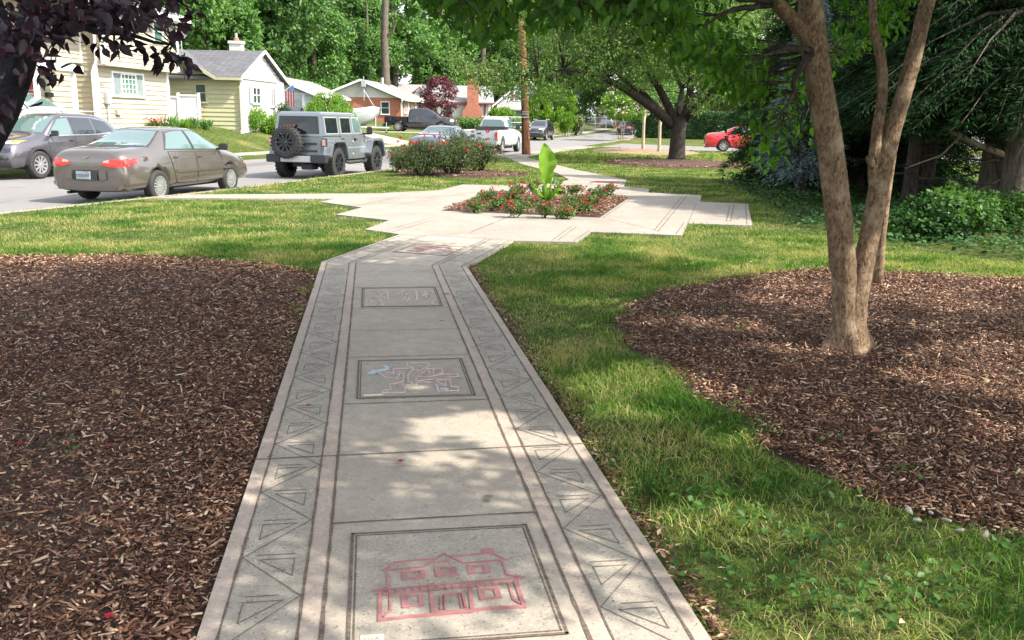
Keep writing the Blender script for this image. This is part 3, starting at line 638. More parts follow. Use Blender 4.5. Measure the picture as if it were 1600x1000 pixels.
# ------------------------------------------------------------------ grass
ivyP = [(4.6, 13.8), (6.0, 11.2), (9, 10.3), (16, 10), (18, 26), (6.2, 27), (5.6, 22), (5.2, 18)]
pathP = [tuple(UVp(-.03, -3.6)[:2]), tuple(UVp(1.64, -3.6)[:2]), tuple(UVp(1.64, 7.2)[:2]), (.03, 12.1), (-1.64, 12.6), tuple(UVp(-.03, 7.6)[:2])]
def grass(name, n, box, rr_, dens_k, hmin, hmax, wd, lean=.5):
    x = RNG.uniform(box[0], box[1], n); y = RNG.uniform(box[2], box[3], n); r = np.hypot(x, y)
    k = (r >= rr_[0]) & (r < rr_[1]) & (np.abs(x-.0) < y*.62+1.0) & (x > xN(y)+.02)
    for pg in (pathP, plz, mulL, mulR, bedP, treeR, islR, roseR, ivyP): k &= ~inpoly(x+RNG.normal(size=n)*.04+.09*np.sin(y*7+x*3), y+RNG.normal(size=n)*.06+.09*np.sin(x*6+1), pg) if pg in (mulL, mulR) else ~inpoly(x+RNG.normal(size=n)*.022, y+RNG.normal(size=n)*.022, pg)
    k &= ~((y > 59) & (y < 70)); k &= ~((y > 40) & (y < 60) & (x < xN(y)+1.5))
    k &= ~((y > 52-1.07*(x-12.8)-1) & (y < 64-.9*(x-13.2)+1) & (x > 5))
    # thin, worn patches
    wv = np.sin(x*1.7+1.3*np.sin(y*1.1))*np.sin(y*1.3+np.cos(x*.8)*1.7); k &= RNG.uniform(size=n) < .72+.4*wv
    x, y = x[k], y[k]; wv = wv[k]; n = len(x)
    tf = np.sin(x*17+2*np.sin(y*9))*np.sin(y*15+2*np.sin(x*7)); h = RNG.uniform(hmin, hmax, n)*(1+.3*wv)*(1+.45*tf); a = RNG.uniform(0, 2*math.pi, n); c, s = np.cos(a), np.sin(a)
    tl = RNG.gamma(2, lean/2, n).clip(0, 1.6); az = RNG.uniform(0, 2*math.pi, n); dx, dy = np.cos(az)*tl*h, np.sin(az)*tl*h
    w_ = wd*RNG.uniform(.6, 1.2, n); z = G(x, y)-.004
    p = lambda fx, fz, ww, sg: np.stack([x+dx*fx+c*ww*sg, y+dy*fx+s*ww*sg, z+h*fz], 1)
    V = np.stack([p(0, 0, w_/2, 1), p(0, 0, w_/2, -1), p(.32, .6, w_*.42, 1), p(.32, .6, w_*.42, -1), p(1, .92, 0, 1)], 1).reshape(-1, 3)
    b = np.arange(n)[:, None]*5; Fq = np.stack([b+[0, 1, 3], b+[0, 3, 2], b+[2, 3, 4]], 1).reshape(-1, 3)
    tag(link(name, np_mesh(name, V, Fq), X['blade']), kind='stuff'); return n
grass('grass', 340000, (.0, 6.5, 1.2, 9), (0, 6.2), 0, .018, .072, .005, 1.2)
grass('grass', 520000, (-8, 8, 5, 12.5), (6.2, 12.5), 0, .02, .055, .0065, .8)
grass('grass', 420000, (-12, 12, 8, 22), (12.5, 21), 0, .02, .05, .010, .7)
grass('grass', 330000, (-14, 16, 17, 40), (21, 36), 0, .025, .055, .017, .6)
grass('grass', 200000, (-3, 30, 30, 62), (36, 60), 0, .05, .09, .03, .5)
def far_grass(name, n, box, e0, e1, h, wd):
    x = RNG.uniform(box[0], box[1], n); y = RNG.uniform(box[2], box[3], n); e = xN(y)-WR(y)-x; k = (e > e0) & (e < e1) & ~((y > 57) & (y < 62)) & ~((y > 72) & (y < 80)) & ~((y > 29) & (y < 35.5))
    x, y = x[k], y[k]; n = len(x); pos = np.stack([x, y, G(x, y)], 1)
    ax = np.tile([0, 0, 1.], (n, 1))+RNG.normal(size=(n, 3))*.45; V, Fq = leaves(pos, ax, rdir(n), h*RNG.uniform(.6, 1.2, n), wd)
    tag(link(name, np_mesh(name, V, Fq), X['blade']), kind='stuff')
far_grass('yard_grass', 130000, (-22, 0, 30, 90), 1.55, 13, .05, .022)
# broad-leaved weeds in the right-hand grass and sprouting through the mulch
pts = []
for (px, py, k) in [(1240, 930, 40), (1330, 960, 40), (1180, 820, 30), (1100, 790, 26), (1060, 770, 20), (1120, 905, 22), (1390, 930, 40), (1290, 780, 18), (1480, 930, 24), (1560, 870, 24), (1140, 640, 8), (1300, 690, 6), (1420, 745, 8), (1050, 498, 8), (1130, 487, 5), (1170, 515, 5), (700, 800, 0), (105, 700, 5), (40, 505, 4), (145, 498, 4), (590, 575, 0), (1270, 850, 30), (1200, 760, 16), (880, 600, 8), (840, 520, 6), (1090, 430, 4)]:
    c = P(px, py, .03)
    for _ in range(k): pts.append((c.x+random.gauss(0, .06+.02*(k > 15)), c.y+random.gauss(0, .08), .03+random.uniform(0, .04)+.02))
pts = np.array(pts); n = len(pts); ax = rdir(n); ax[:, 2] = np.abs(ax[:, 2])*.4+.1
V, Fq = leaves(pts, ax, np.tile([0, 0, 1.], (n, 1))+RNG.normal(size=(n, 3))*.3, RNG.uniform(.02, .045, n), RNG.uniform(.016, .035, n), .2, True)
tag(link('weeds', np_mesh('weeds', V, Fq), X['weed']), kind='stuff')
# crumbs of mulch and dirt along the path edges, twigs
def crumbs():
    n = 5200; sidew = RNG.integers(0, 2, n); v = RNG.uniform(-1, 7.3, n); u = np.where(sidew == 0, -RNG.gamma(1.5, .02, n), 1.61+RNG.gamma(1.5, .025, n))
    keep = RNG.uniform(size=n) < np.where(sidew == 0, .2, 1); u, v = u[keep], v[keep]
    s_ = 260; u = np.concatenate([u, RNG.uniform(0, 1.61, s_)]); v = np.concatenate([v, RNG.uniform(-.5, 7, s_)])
    n = len(u); x = O.x+DU.x*u+DV.x*v; y = O.y+DU.y*u+DV.y*v; onp = (u > 0) & (u < 1.61)
    pos = np.stack([x, y, np.where(onp, .036, .022)], 1); ax = rdir(n); ax[:, 2] *= .15
    L = np.where(onp, RNG.uniform(.004, .018, n), RNG.uniform(.012, .05, n)); V, Fq = leaves(pos, ax, np.tile([0, 0, 1.], (n, 1)), L, L*.35)
    tag(link('plant_litter', np_mesh('litter', V, Fq), X['chip']), kind='stuff')
crumbs()
def dry_leaves():
    n = 420; x = RNG.uniform(-6, 7, n); y = RNG.uniform(2, 11, n); k = (inpoly(x, y, mulL) | inpoly(x, y, mulR) | (x > 1)); x, y = x[k], y[k]; n = len(x)
    ax = rdir(n); ax[:, 2] *= .3; V, Fq = leaves(np.stack([x, y, RNG.uniform(.03, .055, n)], 1), ax, np.tile([0, 0, 1.], (n, 1))+RNG.normal(size=(n, 3))*.5, RNG.uniform(.02, .055, n), RNG.uniform(.012, .03, n), .35, True)
    tag(link('dry_leaves', np_mesh('dry', V, Fq), X['chip']), kind='stuff')
    b = MB()
    for i in range(90):
        p = P(random.uniform(20, 1580), random.uniform(470, 990)); a = random.uniform(0, 6.28); L = random.uniform(.04, .16); q = Vector((math.cos(a), math.sin(a), 0))*L
        if -.2 < (p-O).dot(DU) < 1.8: continue
        b.tube([p+Vector((0, 0, .04)), p+q*.5+Vector((.01, 0, .05)), p+q+Vector((0, 0, .04))], random.uniform(.001, .0025), 4)
    tag(b.build('twigs', X['bark_near']), kind='stuff')
dry_leaves()
for i, (px, py, m_) in enumerate([(482, 633, 'petal_red'), (600, 386, 'petal_pink'), (626, 720, 'petal_red'), (170, 962, 'petal_red'), (30, 692, 'petal_red'), (172, 695, 'petal_red')]):
    c = P(px, py, .045); n = 5; an = np.linspace(0, 5, n); ax = np.stack([np.cos(an), np.sin(an), an*0+.15], 1)
    V, Fq = leaves(np.zeros((n, 3)), ax, np.tile([0, 0, 1.], (n, 1)), .019, .014, .2, True); o = link('fallen_petal', np_mesh('p', V, Fq), X[m_]); o.location = c
    tag(o, ['small red petal lying on the left zigzag band of the path', 'pale petal lying on the path at its bend', 'small red petal lying on the plain slab above the house panel', 'red petal on the mulch lowest at the left of the path', 'red petal on the mulch farthest left', 'red petal on the mulch midway between two others'][i], 'petal')
for i, (px, py) in enumerate([(1433, 812), (1455, 800), (1478, 812), (1500, 828), (1540, 835), (1420, 796)]):
    c = P(px, py, .03); b = MB(); b.ball((0, 0, 0), (.019+.005*(i % 3), .012, .007), 7); b.v = [(p[0]*random.uniform(.8, 1.2), p[1]*random.uniform(.8, 1.2), p[2]) for p in b.v]; o = b.build('pebble', X['stone']); o.location = c; o.rotation_euler = (.2, .1*i, i)
    tag(o, 'white pebble where the right mulch bed meets the grass', 'pebble', 'white pebbles at the edge of the mulch')

# ================================================================== VEHICLES
def ring_mesh(rows, crown=.03):
    """rows: y, zr, wr, zb, wb, zm, wm, zs, ws"""
    b = MB(); n = 14
    for (y, zr, wr, zb, wb, zm, wm, zs, ws) in rows:
        h = [(0, zr+crown), (wr*.72, zr+crown*.6), (wr, zr), (wb, zb), (wm, zm), (ws, zs), (ws-.14, zs-.07)]
        pts = h+[(0, zs-.07)]+[(-x, z) for x, z in h[:0:-1]]
        b.v += [(x, y, z) for x, z in pts]
    k = len(pts)
    for i in range(len(rows)-1):
        for j in range(k): b.f.append((i*k+j, i*k+(j+1) % k, (i+1)*k+(j+1) % k, (i+1)*k+j)); b.m.append(0)
    b.f.append(tuple(range(k))); b.m.append(0); e = (len(rows)-1)*k; b.f.append(tuple(e+j for j in range(k))); b.m.append(0)
    return b
def evaluated(me, mods):
    o = bpy.data.objects.new('tmp', me); COL.objects.link(o); junk = []
    for m in mods:
        if m[0] == 'S': q = o.modifiers.new('s', 'SUBSURF'); q.levels = m[1]; q.render_levels = m[1]
        if m[0] == 'B':
            c = bpy.data.objects.new('cut', m[1]); COL.objects.link(c); junk.append(c); q = o.modifiers.new('b', 'BOOLEAN'); q.object = c; q.operation = 'DIFFERENCE'; q.solver = 'EXACT'
    dg = bpy.context.evaluated_depsgraph_get(); dg.update(); r = bpy.data.meshes.new_from_object(o.evaluated_get(dg))
    for c in junk+[o]: bpy.data.objects.remove(c)
    return r
def lerp_poly(pl, t):
    d = [0]
    for a, c in zip(pl, pl[1:]): d.append(d[-1]+math.hypot(c[0]-a[0], c[1]-a[1]))
    s = t*d[-1]
    for i in range(len(pl)-1):
        if s <= d[i+1]+1e-9:
            k = (s-d[i])/max(d[i+1]-d[i], 1e-9); return (pl[i][0]+(pl[i+1][0]-pl[i][0])*k, pl[i][1]+(pl[i+1][1]-pl[i][1])*k)
    return pl[-1]
class Skin:
    def __init__(s, me): s.bvh = BVHTree.FromPolygons([v.co.copy() for v in me.vertices], [tuple(p.vertices) for p in me.polygons])
    def hit(s, side, a, c):
        if side in ('R', 'L'): sg = 1 if side == 'R' else -1; o, d = Vector((sg*3, a, c)), Vector((-sg, 0, 0))
        elif side == 'B': o, d = Vector((a, -5, c)), Vector((0, 1, 0))
        elif side == 'F': o, d = Vector((a, 5, c)), Vector((0, -1, 0))
        else: o, d = Vector((a, c, 4)), Vector((0, 0, -1))
        loc, nr, _, _ = s.bvh.ray_cast(o, d)
        if loc is None: return None
        if nr.dot(d) > 0: nr = -nr
        return loc, nr
    def patch(s, b, side, lo, up, nu=8, nv=4, off=.006, mi=0):
        g = []
        for j in range(nv+1):
            row = []
            for i in range(nu+1):
                p, q = lerp_poly(lo, i/nu), lerp_poly(up, i/nu); k = j/nv; h = s.hit(side, p[0]+(q[0]-p[0])*k, p[1]+(q[1]-p[1])*k)
                row.append(h)
            g.append(row)
        idx = {}
        def vid(i, j, o):
            key = (i, j, o)
            if key not in idx: loc, nr = g[j][i]; idx[key] = len(b.v); b.v.append(tuple(loc+nr*o))
            return idx[key]
        ok = lambda i, j: 0 <= i < nu and 0 <= j < nv and all(g[jj][ii] is not None for ii in (i, i+1) for jj in (j, j+1))
        for j in range(nv):
            for i in range(nu):
                if not ok(i, j): continue
                b.f.append((vid(i, j, off), vid(i+1, j, off), vid(i+1, j+1, off), vid(i, j+1, off))); b.m.append(mi)
                for (di, dj, a, c) in ((0, -1, (i, j), (i+1, j)), (0, 1, (i+1, j+1), (i, j+1)), (-1, 0, (i, j+1), (i, j)), (1, 0, (i+1, j), (i+1, j+1))):
                    if not ok(i+di, j+dj):
                        b.f.append((vid(*a, off), vid(*a, -.012), vid(*c, -.012), vid(*c, off))); b.m.append(mi)
def make_wheel(root, x, y, r, w, style='alloy', ns=10, sx=1, dz=0):
    b = MB(); h = w/2
    b.lathe([(-h, r*.60), (-h, r*.88), (-h*.86, r*.97), (-h*.4, r), (h*.4, r), (h*.86, r*.97), (h, r*.88), (h, r*.66), (h-.012, r*.62)], n=30)
    if style == 'mud':
        for k in range(26):
            a = 2*math.pi*k/26
            for s_ in (-1, 1): b.box((s_*h*.62, math.cos(a)*r, math.sin(a)*r), (h*.62, .05, .03), rx=a+math.pi/2*0+math.pi/2)
    o = b.build('wheel', X['rubber'], root, smooth=style != 'mud'); o.location = (x, y, r+dz); o.rotation_euler = (0, 0, 0 if sx > 0 else math.pi)
    b = MB(); R_ = r*.64; dark = style in ('mud', 'dark')
    b.lathe([(h-.012, R_), (h-.004, R_), (h-.006, R_*.93), (h-.03, R_*.9), (h-.07, R_*.86)], n=30)
    b.lathe([(h-.075, R_*.9), (h-.08, .001)], n=24, mi=1)
    for k in range(ns):
        a = 2*math.pi*k/ns; wd = (2*math.pi*R_*.55/ns)*(.55 if style != 'cap' else .72)
        b.box((h-.022, math.cos(a)*R_*.52, math.sin(a)*R_*.52), (.03, R_*.80, wd), rx=a, taper=1)
    b.lathe([(h+.0, .001), (h, R_*.16), (h-.03, R_*.24)], n=16)
    if style == 'cap': b.lathe([(h-.012, .001), (h-.008, R_*.34), (h-.02, R_*.45)], n=20)
    rm = X['rim_dark'] if dark else X['rim']; b.build('rim', [rm, X['black_trim']], o)
    if style == 'mud':
        q = MB()
        for k in range(16): a = 2*math.pi*k/16; q.ball((h+.002, math.cos(a)*R_*.9, math.sin(a)*R_*.9), .012, 6)
        q.build('rim_bolts', X['chrome'], o)
    return o
def text_mesh(body, size):
    fc = bpy.data.curves.new('t', 'FONT'); fc.body = body; fc.size = size; fc.align_x = 'CENTER'; fo = bpy.data.objects.new('t', fc); COL.objects.link(fo)
    dg = bpy.context.evaluated_depsgraph_get(); tm = bpy.data.meshes.new_from_object(fo.evaluated_get(dg)); bpy.data.objects.remove(fo); return tm

def car(name, label, cat, x, y, head, rows, wheels, r, ww, half, paint, style='alloy', ns=10, spec=None, g=None, cut=True, group=None):
    z = g if g is not None else Gf(x, y)+.008
    root = empty(name, (x, y, z), -rad(head), label, cat, group)
    bm_ = ring_mesh(rows); me = bm_.mesh('m'); me.materials.append(X[paint]); me.materials.append(X['black_trim'])
    mods = [('S', 2)]
    if cut:
        c = MB()
        for wy in wheels:
            for s_ in (-1, 1): c.lathe([(s_*(half-.36), .001), (s_*(half-.36), r+.06), (s_*(half+.2), r+.06), (s_*(half+.2), .001)], c=(0, wy, r+.01), n=26, mi=1)
        cm = c.mesh('c'); cm.materials.append(X[paint]); cm.materials.append(X['black_trim']); mods.append(('B', cm))
    me0 = evaluated(me, [('S', 2)]); sk = Skin(me0)
    body = evaluated(me, mods); body.name = 'body'
    if len(body.polygons) < 50: body = me0
    o = bpy.data.objects.new('body', body); COL.objects.link(o); o.parent = root
    body.polygons.foreach_set('use_smooth', [True]*len(body.polygons))
    for wy in wheels:
        for s_ in (-1, 1): make_wheel(root, s_*(half-ww/2-.02), wy, r, ww, style, ns, s_)
    b = MB(); b.box((0, 0, .30), (1.3, abs(wheels[0]-wheels[1])-.5, .16)); b.build('underbody', X['black_trim'], root)
    if spec: spec(root, sk)
    return root, sk
def P1(root, sk, name, mats, items, smooth=True):
    b = MB()
    for it in items: sk.patch(b, *it[:3], **(it[3] if len(it) > 3 else {}))
    return b.build(name, mats if isinstance(mats, list) else X[mats], root, smooth=False)
def both(fn):
    for s in ('R', 'L'): fn(s, 1 if s == 'R' else -1)
def door(root, sk, s, lo, up, paint, handle, hm='black_trim'):
    b = MB(); sk.patch(b, s, lo, up, 8, 5, .004, 1)
    e = .014; cx = sum(p[0] for p in lo+up)/len(lo+up); cz = sum(p[1] for p in lo+up)/len(lo+up)
    sh = lambda pl: [(p[0]-e*(1 if p[0] > cx else -1), p[1]-e*(1 if p[1] > cz else -1)) for p in pl]
    sk.patch(b, s, sh(lo), sh(up), 8, 5, .009, 0); d = b.build('door', [X[paint], X['black_trim']], root)
    sg = 1 if s == 'R' else -1; h = sk.hit(s, *handle)
    if h: q = MB(); q.box(h[0]+Vector((sg*.018, 0, 0)), (.03, .17, .03)); q.build('handle', X[paint if hm == 'black_trim' and paint == 'taupe' else hm], d, bevel=.008)
def mirror_(root, sk, s, y, z, paint, sz=(.2, .1, .14)):
    sg = 1 if s == 'R' else -1; h = sk.hit(s, y, z)
    xx = h[0].x if h else sg*.8
    b = MB(); b.box((xx+sg*.03, y, z), (.12, .05, .05)); b.box((xx+sg*(.06+sz[0]/2), y+.01, z+.05), sz); b.build('side_mirror', X[paint], root, bevel=.02)
def plate(root, y, z, txt, x=0, rz=0):
    b = MB(); b.box((x, y, z), (.30, .012, .15)); p = b.build('license_plate', X['plate'], root)
    if txt:
        t = link('lettering', text_mesh(txt, .085), X['plate_ink'], p); t.rotation_euler = (math.pi/2, 0, 0); t.location = (x, y-.0075, z-.032)

# ---- taupe sedan
def row(y, zr, wr, zb, wb, zm=.56, wm=None, zs=.30, ws=None): return (y, zr, wr, zb, wb, zm, wm or wb+.05, zs, ws or (wm or wb+.05)-.04)
sedan_rows = [row(-2.40, .78, .50, .74, .60, .55, .66, .36, .60), row(-2.36, .96, .58, .90, .72, .60, .80, .32, .76), row(-2.2, 1.03, .62, .96, .78, .60, .86), row(-1.75, 1.07, .62, .99, .80, .60, .88), row(-1.42, 1.10, .62, .99, .82, .58, .89),
    row(-.82, 1.385, .57, 1.0, .82, .58, .89), row(-.52, 1.435, .60, .99, .83, .58, .89), row(.15, 1.435, .60, .97, .83, .58, .89), row(.45, 1.40, .59, .96, .83, .58, .89), row(1.18, 1.03, .64, .93, .82, .58, .88), row(1.4, .97, .64, .90, .81, .58, .88), row(2.0, .86, .62, .80, .76, .56, .86), row(2.33, .74, .54, .68, .68, .52, .78, .30), row(2.42, .58, .46, .52, .58, .44, .66, .30)]
def sedan_spec(paint, glass='glass_car', plate_txt='', tail='wide', cap=True):
    def f(root, sk):
        P1(root, sk, 'window_seal', 'black_trim', [('B', [(-.68, 1.075), (0, 1.085), (.68, 1.075)], [(-.51, 1.375), (0, 1.405), (.51, 1.375)], dict(nu=12, nv=6, off=.003))])
        P1(root, sk, 'rear_window', glass, [('B', [(-.65, 1.09), (0, 1.10), (.65, 1.09)], [(-.49, 1.365), (0, 1.39), (.49, 1.365)], dict(nu=12, nv=6, off=.007))])
        P1(root, sk, 'windshield', glass, [('F', [(-.62, 1.06), (0, 1.07), (.62, 1.06)], [(-.44, 1.36), (0, 1.38), (.44, 1.36)], dict(nu=12, nv=6))])
        def sd_(s, sg):
            P1(root, sk, 'window_seal', 'black_trim', [(s, [(-1.03, 1.015), (1.08, .965)], [(-.76, 1.345), (-.5, 1.385), (.2, 1.385), (.45, 1.34)], dict(nu=16, nv=4, off=.003))])
            P1(root, sk, 'side_window', glass, [(s, [(-.98, 1.03), (-.06, 1.01)], [(-.70, 1.33), (-.50, 1.365), (-.12, 1.375)], dict(nu=8, nv=4))])
            P1(root, sk, 'side_window', glass, [(s, [(.03, 1.01), (1.02, .98)], [(-.03, 1.375), (.2, 1.37), (.42, 1.325)], dict(nu=8, nv=4))])
            P1(root, sk, 'pillar_trim', 'black_trim', [(s, [(-.055, 1.0), (.025, 1.0)], [(-.115, 1.38), (-.035, 1.38)], dict(nu=2, nv=4, off=.008))])
            door(root, sk, s, [(-.88, .62), (-.78, .34), (-.02, .32)], [(-.95, .98), (-.02, .96)], paint, (-.84+.1, .86)); door(root, sk, s, [(.01, .32), (1.06, .34)], [(.01, .96), (1.06, .94)], paint, (.14, .85))
            P1(root, sk, 'side_molding', paint, [(s, [(-.78, .55), (1.35, .55)], [(-.78, .61), (1.35, .60)], dict(nu=10, nv=1, off=.022))])
            mirror_(root, sk, s, .98, .98, 'black_trim' if paint == 'taupe' else paint)
            P1(root, sk, 'side_marker', 'orange', [(s, [(2.12, .62), (2.28, .60)], [(2.12, .67), (2.28, .65)], dict(nu=2, nv=1, off=.01))])
            P1(root, sk, 'head_lamp', 'head', [('F', [(sg*.40, .66), (sg*.66, .66)], [(sg*.38, .76), (sg*.66, .76)], dict(nu=4, nv=2, off=.012))])
            x0, x1 = (.34, .80)
            P1(root, sk, 'tail_lamp', [X['tail'], X['tail_lt']], [('B', [(sg*x0, .76), (sg*.55, .71), (sg*x1, .73)], [(sg*x0, .80), (sg*.5, .865), (sg*x1, .87)], dict(nu=8, nv=4, off=.014)), (s, [(-2.30, .72), (-2.0, .78)], [(-2.30, .875), (-2.0, .83)], dict(nu=5, nv=3, off=.012)),
                ('B', [(sg*.38, .80), (sg*.50, .79)], [(sg*.39, .83), (sg*.50, .85)], dict(nu=3, nv=2, off=.018, mi=1))])
        both(sd_)
        P1(root, sk, 'rear_bumper', paint, [('B', [(-.76, .30), (0, .28), (.76, .30)], [(-.76, .43), (0, .43), (.76, .43)], dict(nu=14, nv=2, off=.03)), ])
        P1(root, sk, 'trunk_lid', [X[paint], X['black_trim']], [('B', [(-.56, .655), (.56, .655)], [(-.56, .675), (.56, .675)], dict(nu=10, nv=1, off=.004, mi=1)), ('B', [(-.33, .79), (.33, .79)], [(-.33, .80), (.33, .80)], dict(nu=10, nv=1, off=.012, mi=1))])
        P1(root, sk, 'front_bumper', paint, [('F', [(-.6, .32), (.6, .32)], [(-.6, .46), (.6, .46)], dict(nu=10, nv=2, off=.03))])
        h = sk.hit('B', 0, .55); yb = h[0].y-.03
        b = MB(); b.box((0, yb+.02, .56), (.50, .05, .19)); b.build('plate_recess', X['black_trim'], root)
        b = MB()
        for sx in (-.36, .36): b = MB(); b.box((sx, yb+.018, .56), (.17, .05, .18)); b.build('bumper_pad', X[paint], root, bevel=.02); plate(root, yb-.012, .56, plate_txt, -.04)
        h = sk.hit('B', 0, .88); b = MB()
        for sx in (-1, 1): b.box(h[0]+Vector((sx*.028, -.012, .006)), (.06, .012, .016), ry=-sx*.6)
        b.build('emblem', X['chrome'], root)
        hR = sk.hit('R', -1.72, .83)
        if hR: b = MB(); b.lathe([(0, .001), (0, .075), (-.004, .082), (-.02, .086)], c=hR[0]+Vector((.004, 0, 0)), n=22); b.build('fuel_cap', X[paint], root)
        b = MB(); b.tube([(-.45, -2.38, .22), (-.45, -2.1, .22)], .03); b.build('exhaust_pipe', X['black_trim'], root)
        # interior seen through the glass is left dark; seat backs show as pale shapes behind the door glass
    return f
car('sedan', 'dusty taupe sedan parked at the near kerb with its trunk toward the viewer', 'car', -7.60, 19.5, 12.5, sedan_rows, (-1.36, 1.36), .315, .20, .89, 'taupe', 'cap', 16, sedan_spec('taupe', plate_txt='M06547'))

# ---- generic SUV
suv_rows = [row(-2.26, .80, .55, .74, .68, .55, .74, .38, .70), row(-2.22, 1.10, .62, 1.0, .80, .62, .86, .36), row(-2.05, 1.30, .62, 1.06, .84, .65, .91, .34), row(-1.62, 1.60, .60, 1.10, .86, .65, .92, .34), row(-1.2, 1.66, .62, 1.10, .86, .65, .92, .34), row(-.2, 1.69, .63, 1.08, .86, .65, .92, .34), row(.30, 1.64, .62, 1.07, .86, .65, .92, .34),
    row(1.05, 1.17, .68, 1.04, .86, .65, .92, .34), row(1.3, 1.10, .70, 1.0, .86, .65, .92, .34), row(1.95, 1.02, .68, .94, .82, .65, .90, .34), row(2.20, .93, .62, .86, .76, .62, .86, .34), row(2.30, .70, .56, .62, .70, .52, .76, .34)]
def suv_spec(paint, glass='glass_car', grille=True, trim='black_trim'):
    def f(root, sk):
        P1(root, sk, 'rear_window', 'glass_dark', [('B', [(-.60, 1.18), (.60, 1.18)], [(-.52, 1.52), (.52, 1.52)], dict(nu=10, nv=5))])
        P1(root, sk, 'windshield', glass, [('F', [(-.68, 1.19), (0, 1.21), (.68, 1.19)], [(-.52, 1.585), (0, 1.61), (.52, 1.585)], dict(nu=12, nv=6))])
        def sd_(s, sg):
            P1(root, sk, 'side_window', glass, [(s, [(.04, 1.13), (.88, 1.12)], [(0, 1.56), (.32, 1.53)], dict(nu=8, nv=4))])
            P1(root, sk, 'side_window', 'glass_dark', [(s, [(-.86, 1.14), (-.04, 1.13)], [(-.86, 1.55), (-.06, 1.57)], dict(nu=8, nv=4))])
            P1(root, sk, 'side_window', 'glass_dark', [(s, [(-1.72, 1.20), (-.95, 1.14)], [(-1.5, 1.46), (-.95, 1.54)], dict(nu=8, nv=4))])
            P1(root, sk, 'window_trim', 'chrome', [(s, [(-1.8, 1.165), (-.9, 1.105), (.96, 1.095)], [(-1.8, 1.19), (-.9, 1.13), (.96, 1.115)], dict(nu=14, nv=1, off=.01)), (s, [(.38, 1.545), (.96, 1.10)], [(.33, 1.575), (1.0, 1.13)], dict(nu=6, nv=1, off=.01)), (s, [(-1.5, 1.475), (-.9, 1.575), (.3, 1.585)], [(-1.5, 1.495), (-.9, 1.592), (.3, 1.60)], dict(nu=10, nv=1, off=.01))])
            door(root, sk, s, [(-.75, .42), (-.02, .42)], [(-.95, 1.09), (-.02, 1.08)], paint, (-.82, .98)); door(root, sk, s, [(0, .42), (.98, .42)], [(0, 1.08), (1.0, 1.07)], paint, (.14, .97))
            P1(root, sk, 'lower_cladding', trim, [(s, [(-.85, .33), (.85, .33)], [(-.85, .46), (.85, .46)], dict(nu=8, nv=2, off=.018))])
            for wy in (-1.36, 1.36):
                b = MB(); q = []
                for k in range(17):
                    a = math.pi*k/16
                    for rr_ in (.40, .47):
                        h = sk.hit(s, wy+math.cos(a)*rr_, .37+math.sin(a)*rr_); q.append((h[0]+Vector((sg*.018, 0, 0))) if h else None)
                for k in range(16):
                    pts = [q[2*k], q[2*k+1], q[2*k+3], q[2*k+2]]
                    if all(p is not None for p in pts): b.quad(*pts)
                b.build('wheel_arch', X['galv'] if trim == 'galv' else X['black_trim'], root)
            mirror_(root, sk, s, .82, 1.12, paint if paint != 'slate' else 'black_trim')
            P1(root, sk, 'head_lamp', 'head', [('F', [(sg*.36, .90), (sg*.78, .92)], [(sg*.36, .945), (sg*.78, .985)], dict(nu=5, nv=2, off=.014))])
            P1(root, sk, 'turn_lamp', 'orange', [('F', [(sg*.66, .925), (sg*.78, .935)], [(sg*.66, .97), (sg*.78, .985)], dict(nu=2, nv=2, off=.02))])
            P1(root, sk, 'fog_lamp', 'glass_dark', [('F', [(sg*.52, .70), (sg*.76, .71)], [(sg*.50, .79), (sg*.76, .80)], dict(nu=4, nv=2, off=.014)), ('F', [(sg*.5, .50), (sg*.72, .52)], [(sg*.5, .58), (sg*.72, .60)], dict(nu=4, nv=2, off=.014))])
            P1(root, sk, 'tail_lamp', 'tail', [('B', [(sg*.52, .98), (sg*.80, .98)], [(sg*.52, 1.13), (sg*.78, 1.13)], dict(nu=4, nv=3, off=.014))])
            b = MB(); xr = .56*sg; b.tube([(xr, -1.35, 1.70), (xr, -1.25, 1.745), (xr, .1, 1.755), (xr, .25, 1.70)], .02, 8); b.build('roof_rail', X['galv'], root)
        both(sd_)
        if grille:
            b = MB()
            for k in range(7): sk.patch(b, 'F', [((k-3)*.10-.035, .78), ((k-3)*.10+.035, .78)], [((k-3)*.10-.035, .90), ((k-3)*.10+.035, .90)], nu=2, nv=2, off=.016)
            b.build('grille_surround', X['chrome'], root)
            b = MB()
            for k in range(7): sk.patch(b, 'F', [((k-3)*.10-.022, .79), ((k-3)*.10+.022, .79)], [((k-3)*.10-.022, .89), ((k-3)*.10+.022, .89)], nu=2, nv=2, off=.021)
            b.build('grille', X['black_trim'], root)
        P1(root, sk, 'lower_grille', 'black_trim', [('F', [(-.42, .52), (.42, .52)], [(-.46, .64), (.46, .64)], dict(nu=10, nv=2, off=.014))])
        P1(root, sk, 'front_bumper', trim, [('F', [(-.74, .32), (.74, .32)], [(-.78, .46), (.78, .46)], dict(nu=14, nv=2, off=.03))]); P1(root, sk, 'rear_bumper', trim, [('B', [(-.74, .34), (.74, .34)], [(-.78, .5), (.78, .5)], dict(nu=14, nv=2, off=.03))])
        P1(root, sk, 'bumper_trim', 'galv', [('F', [(-.46, .645), (.46, .645)], [(-.46, .665), (.46, .665)], dict(nu=10, nv=1, off=.022))])
    return f
car('suv', 'dark slate compact SUV facing the viewer at the far kerb behind the taupe sedan', 'car', -12.95, 25.3, 194, suv_rows, (-1.36, 1.36), .365, .23, .92, 'slate', 'alloy', 10, suv_spec('slate'))
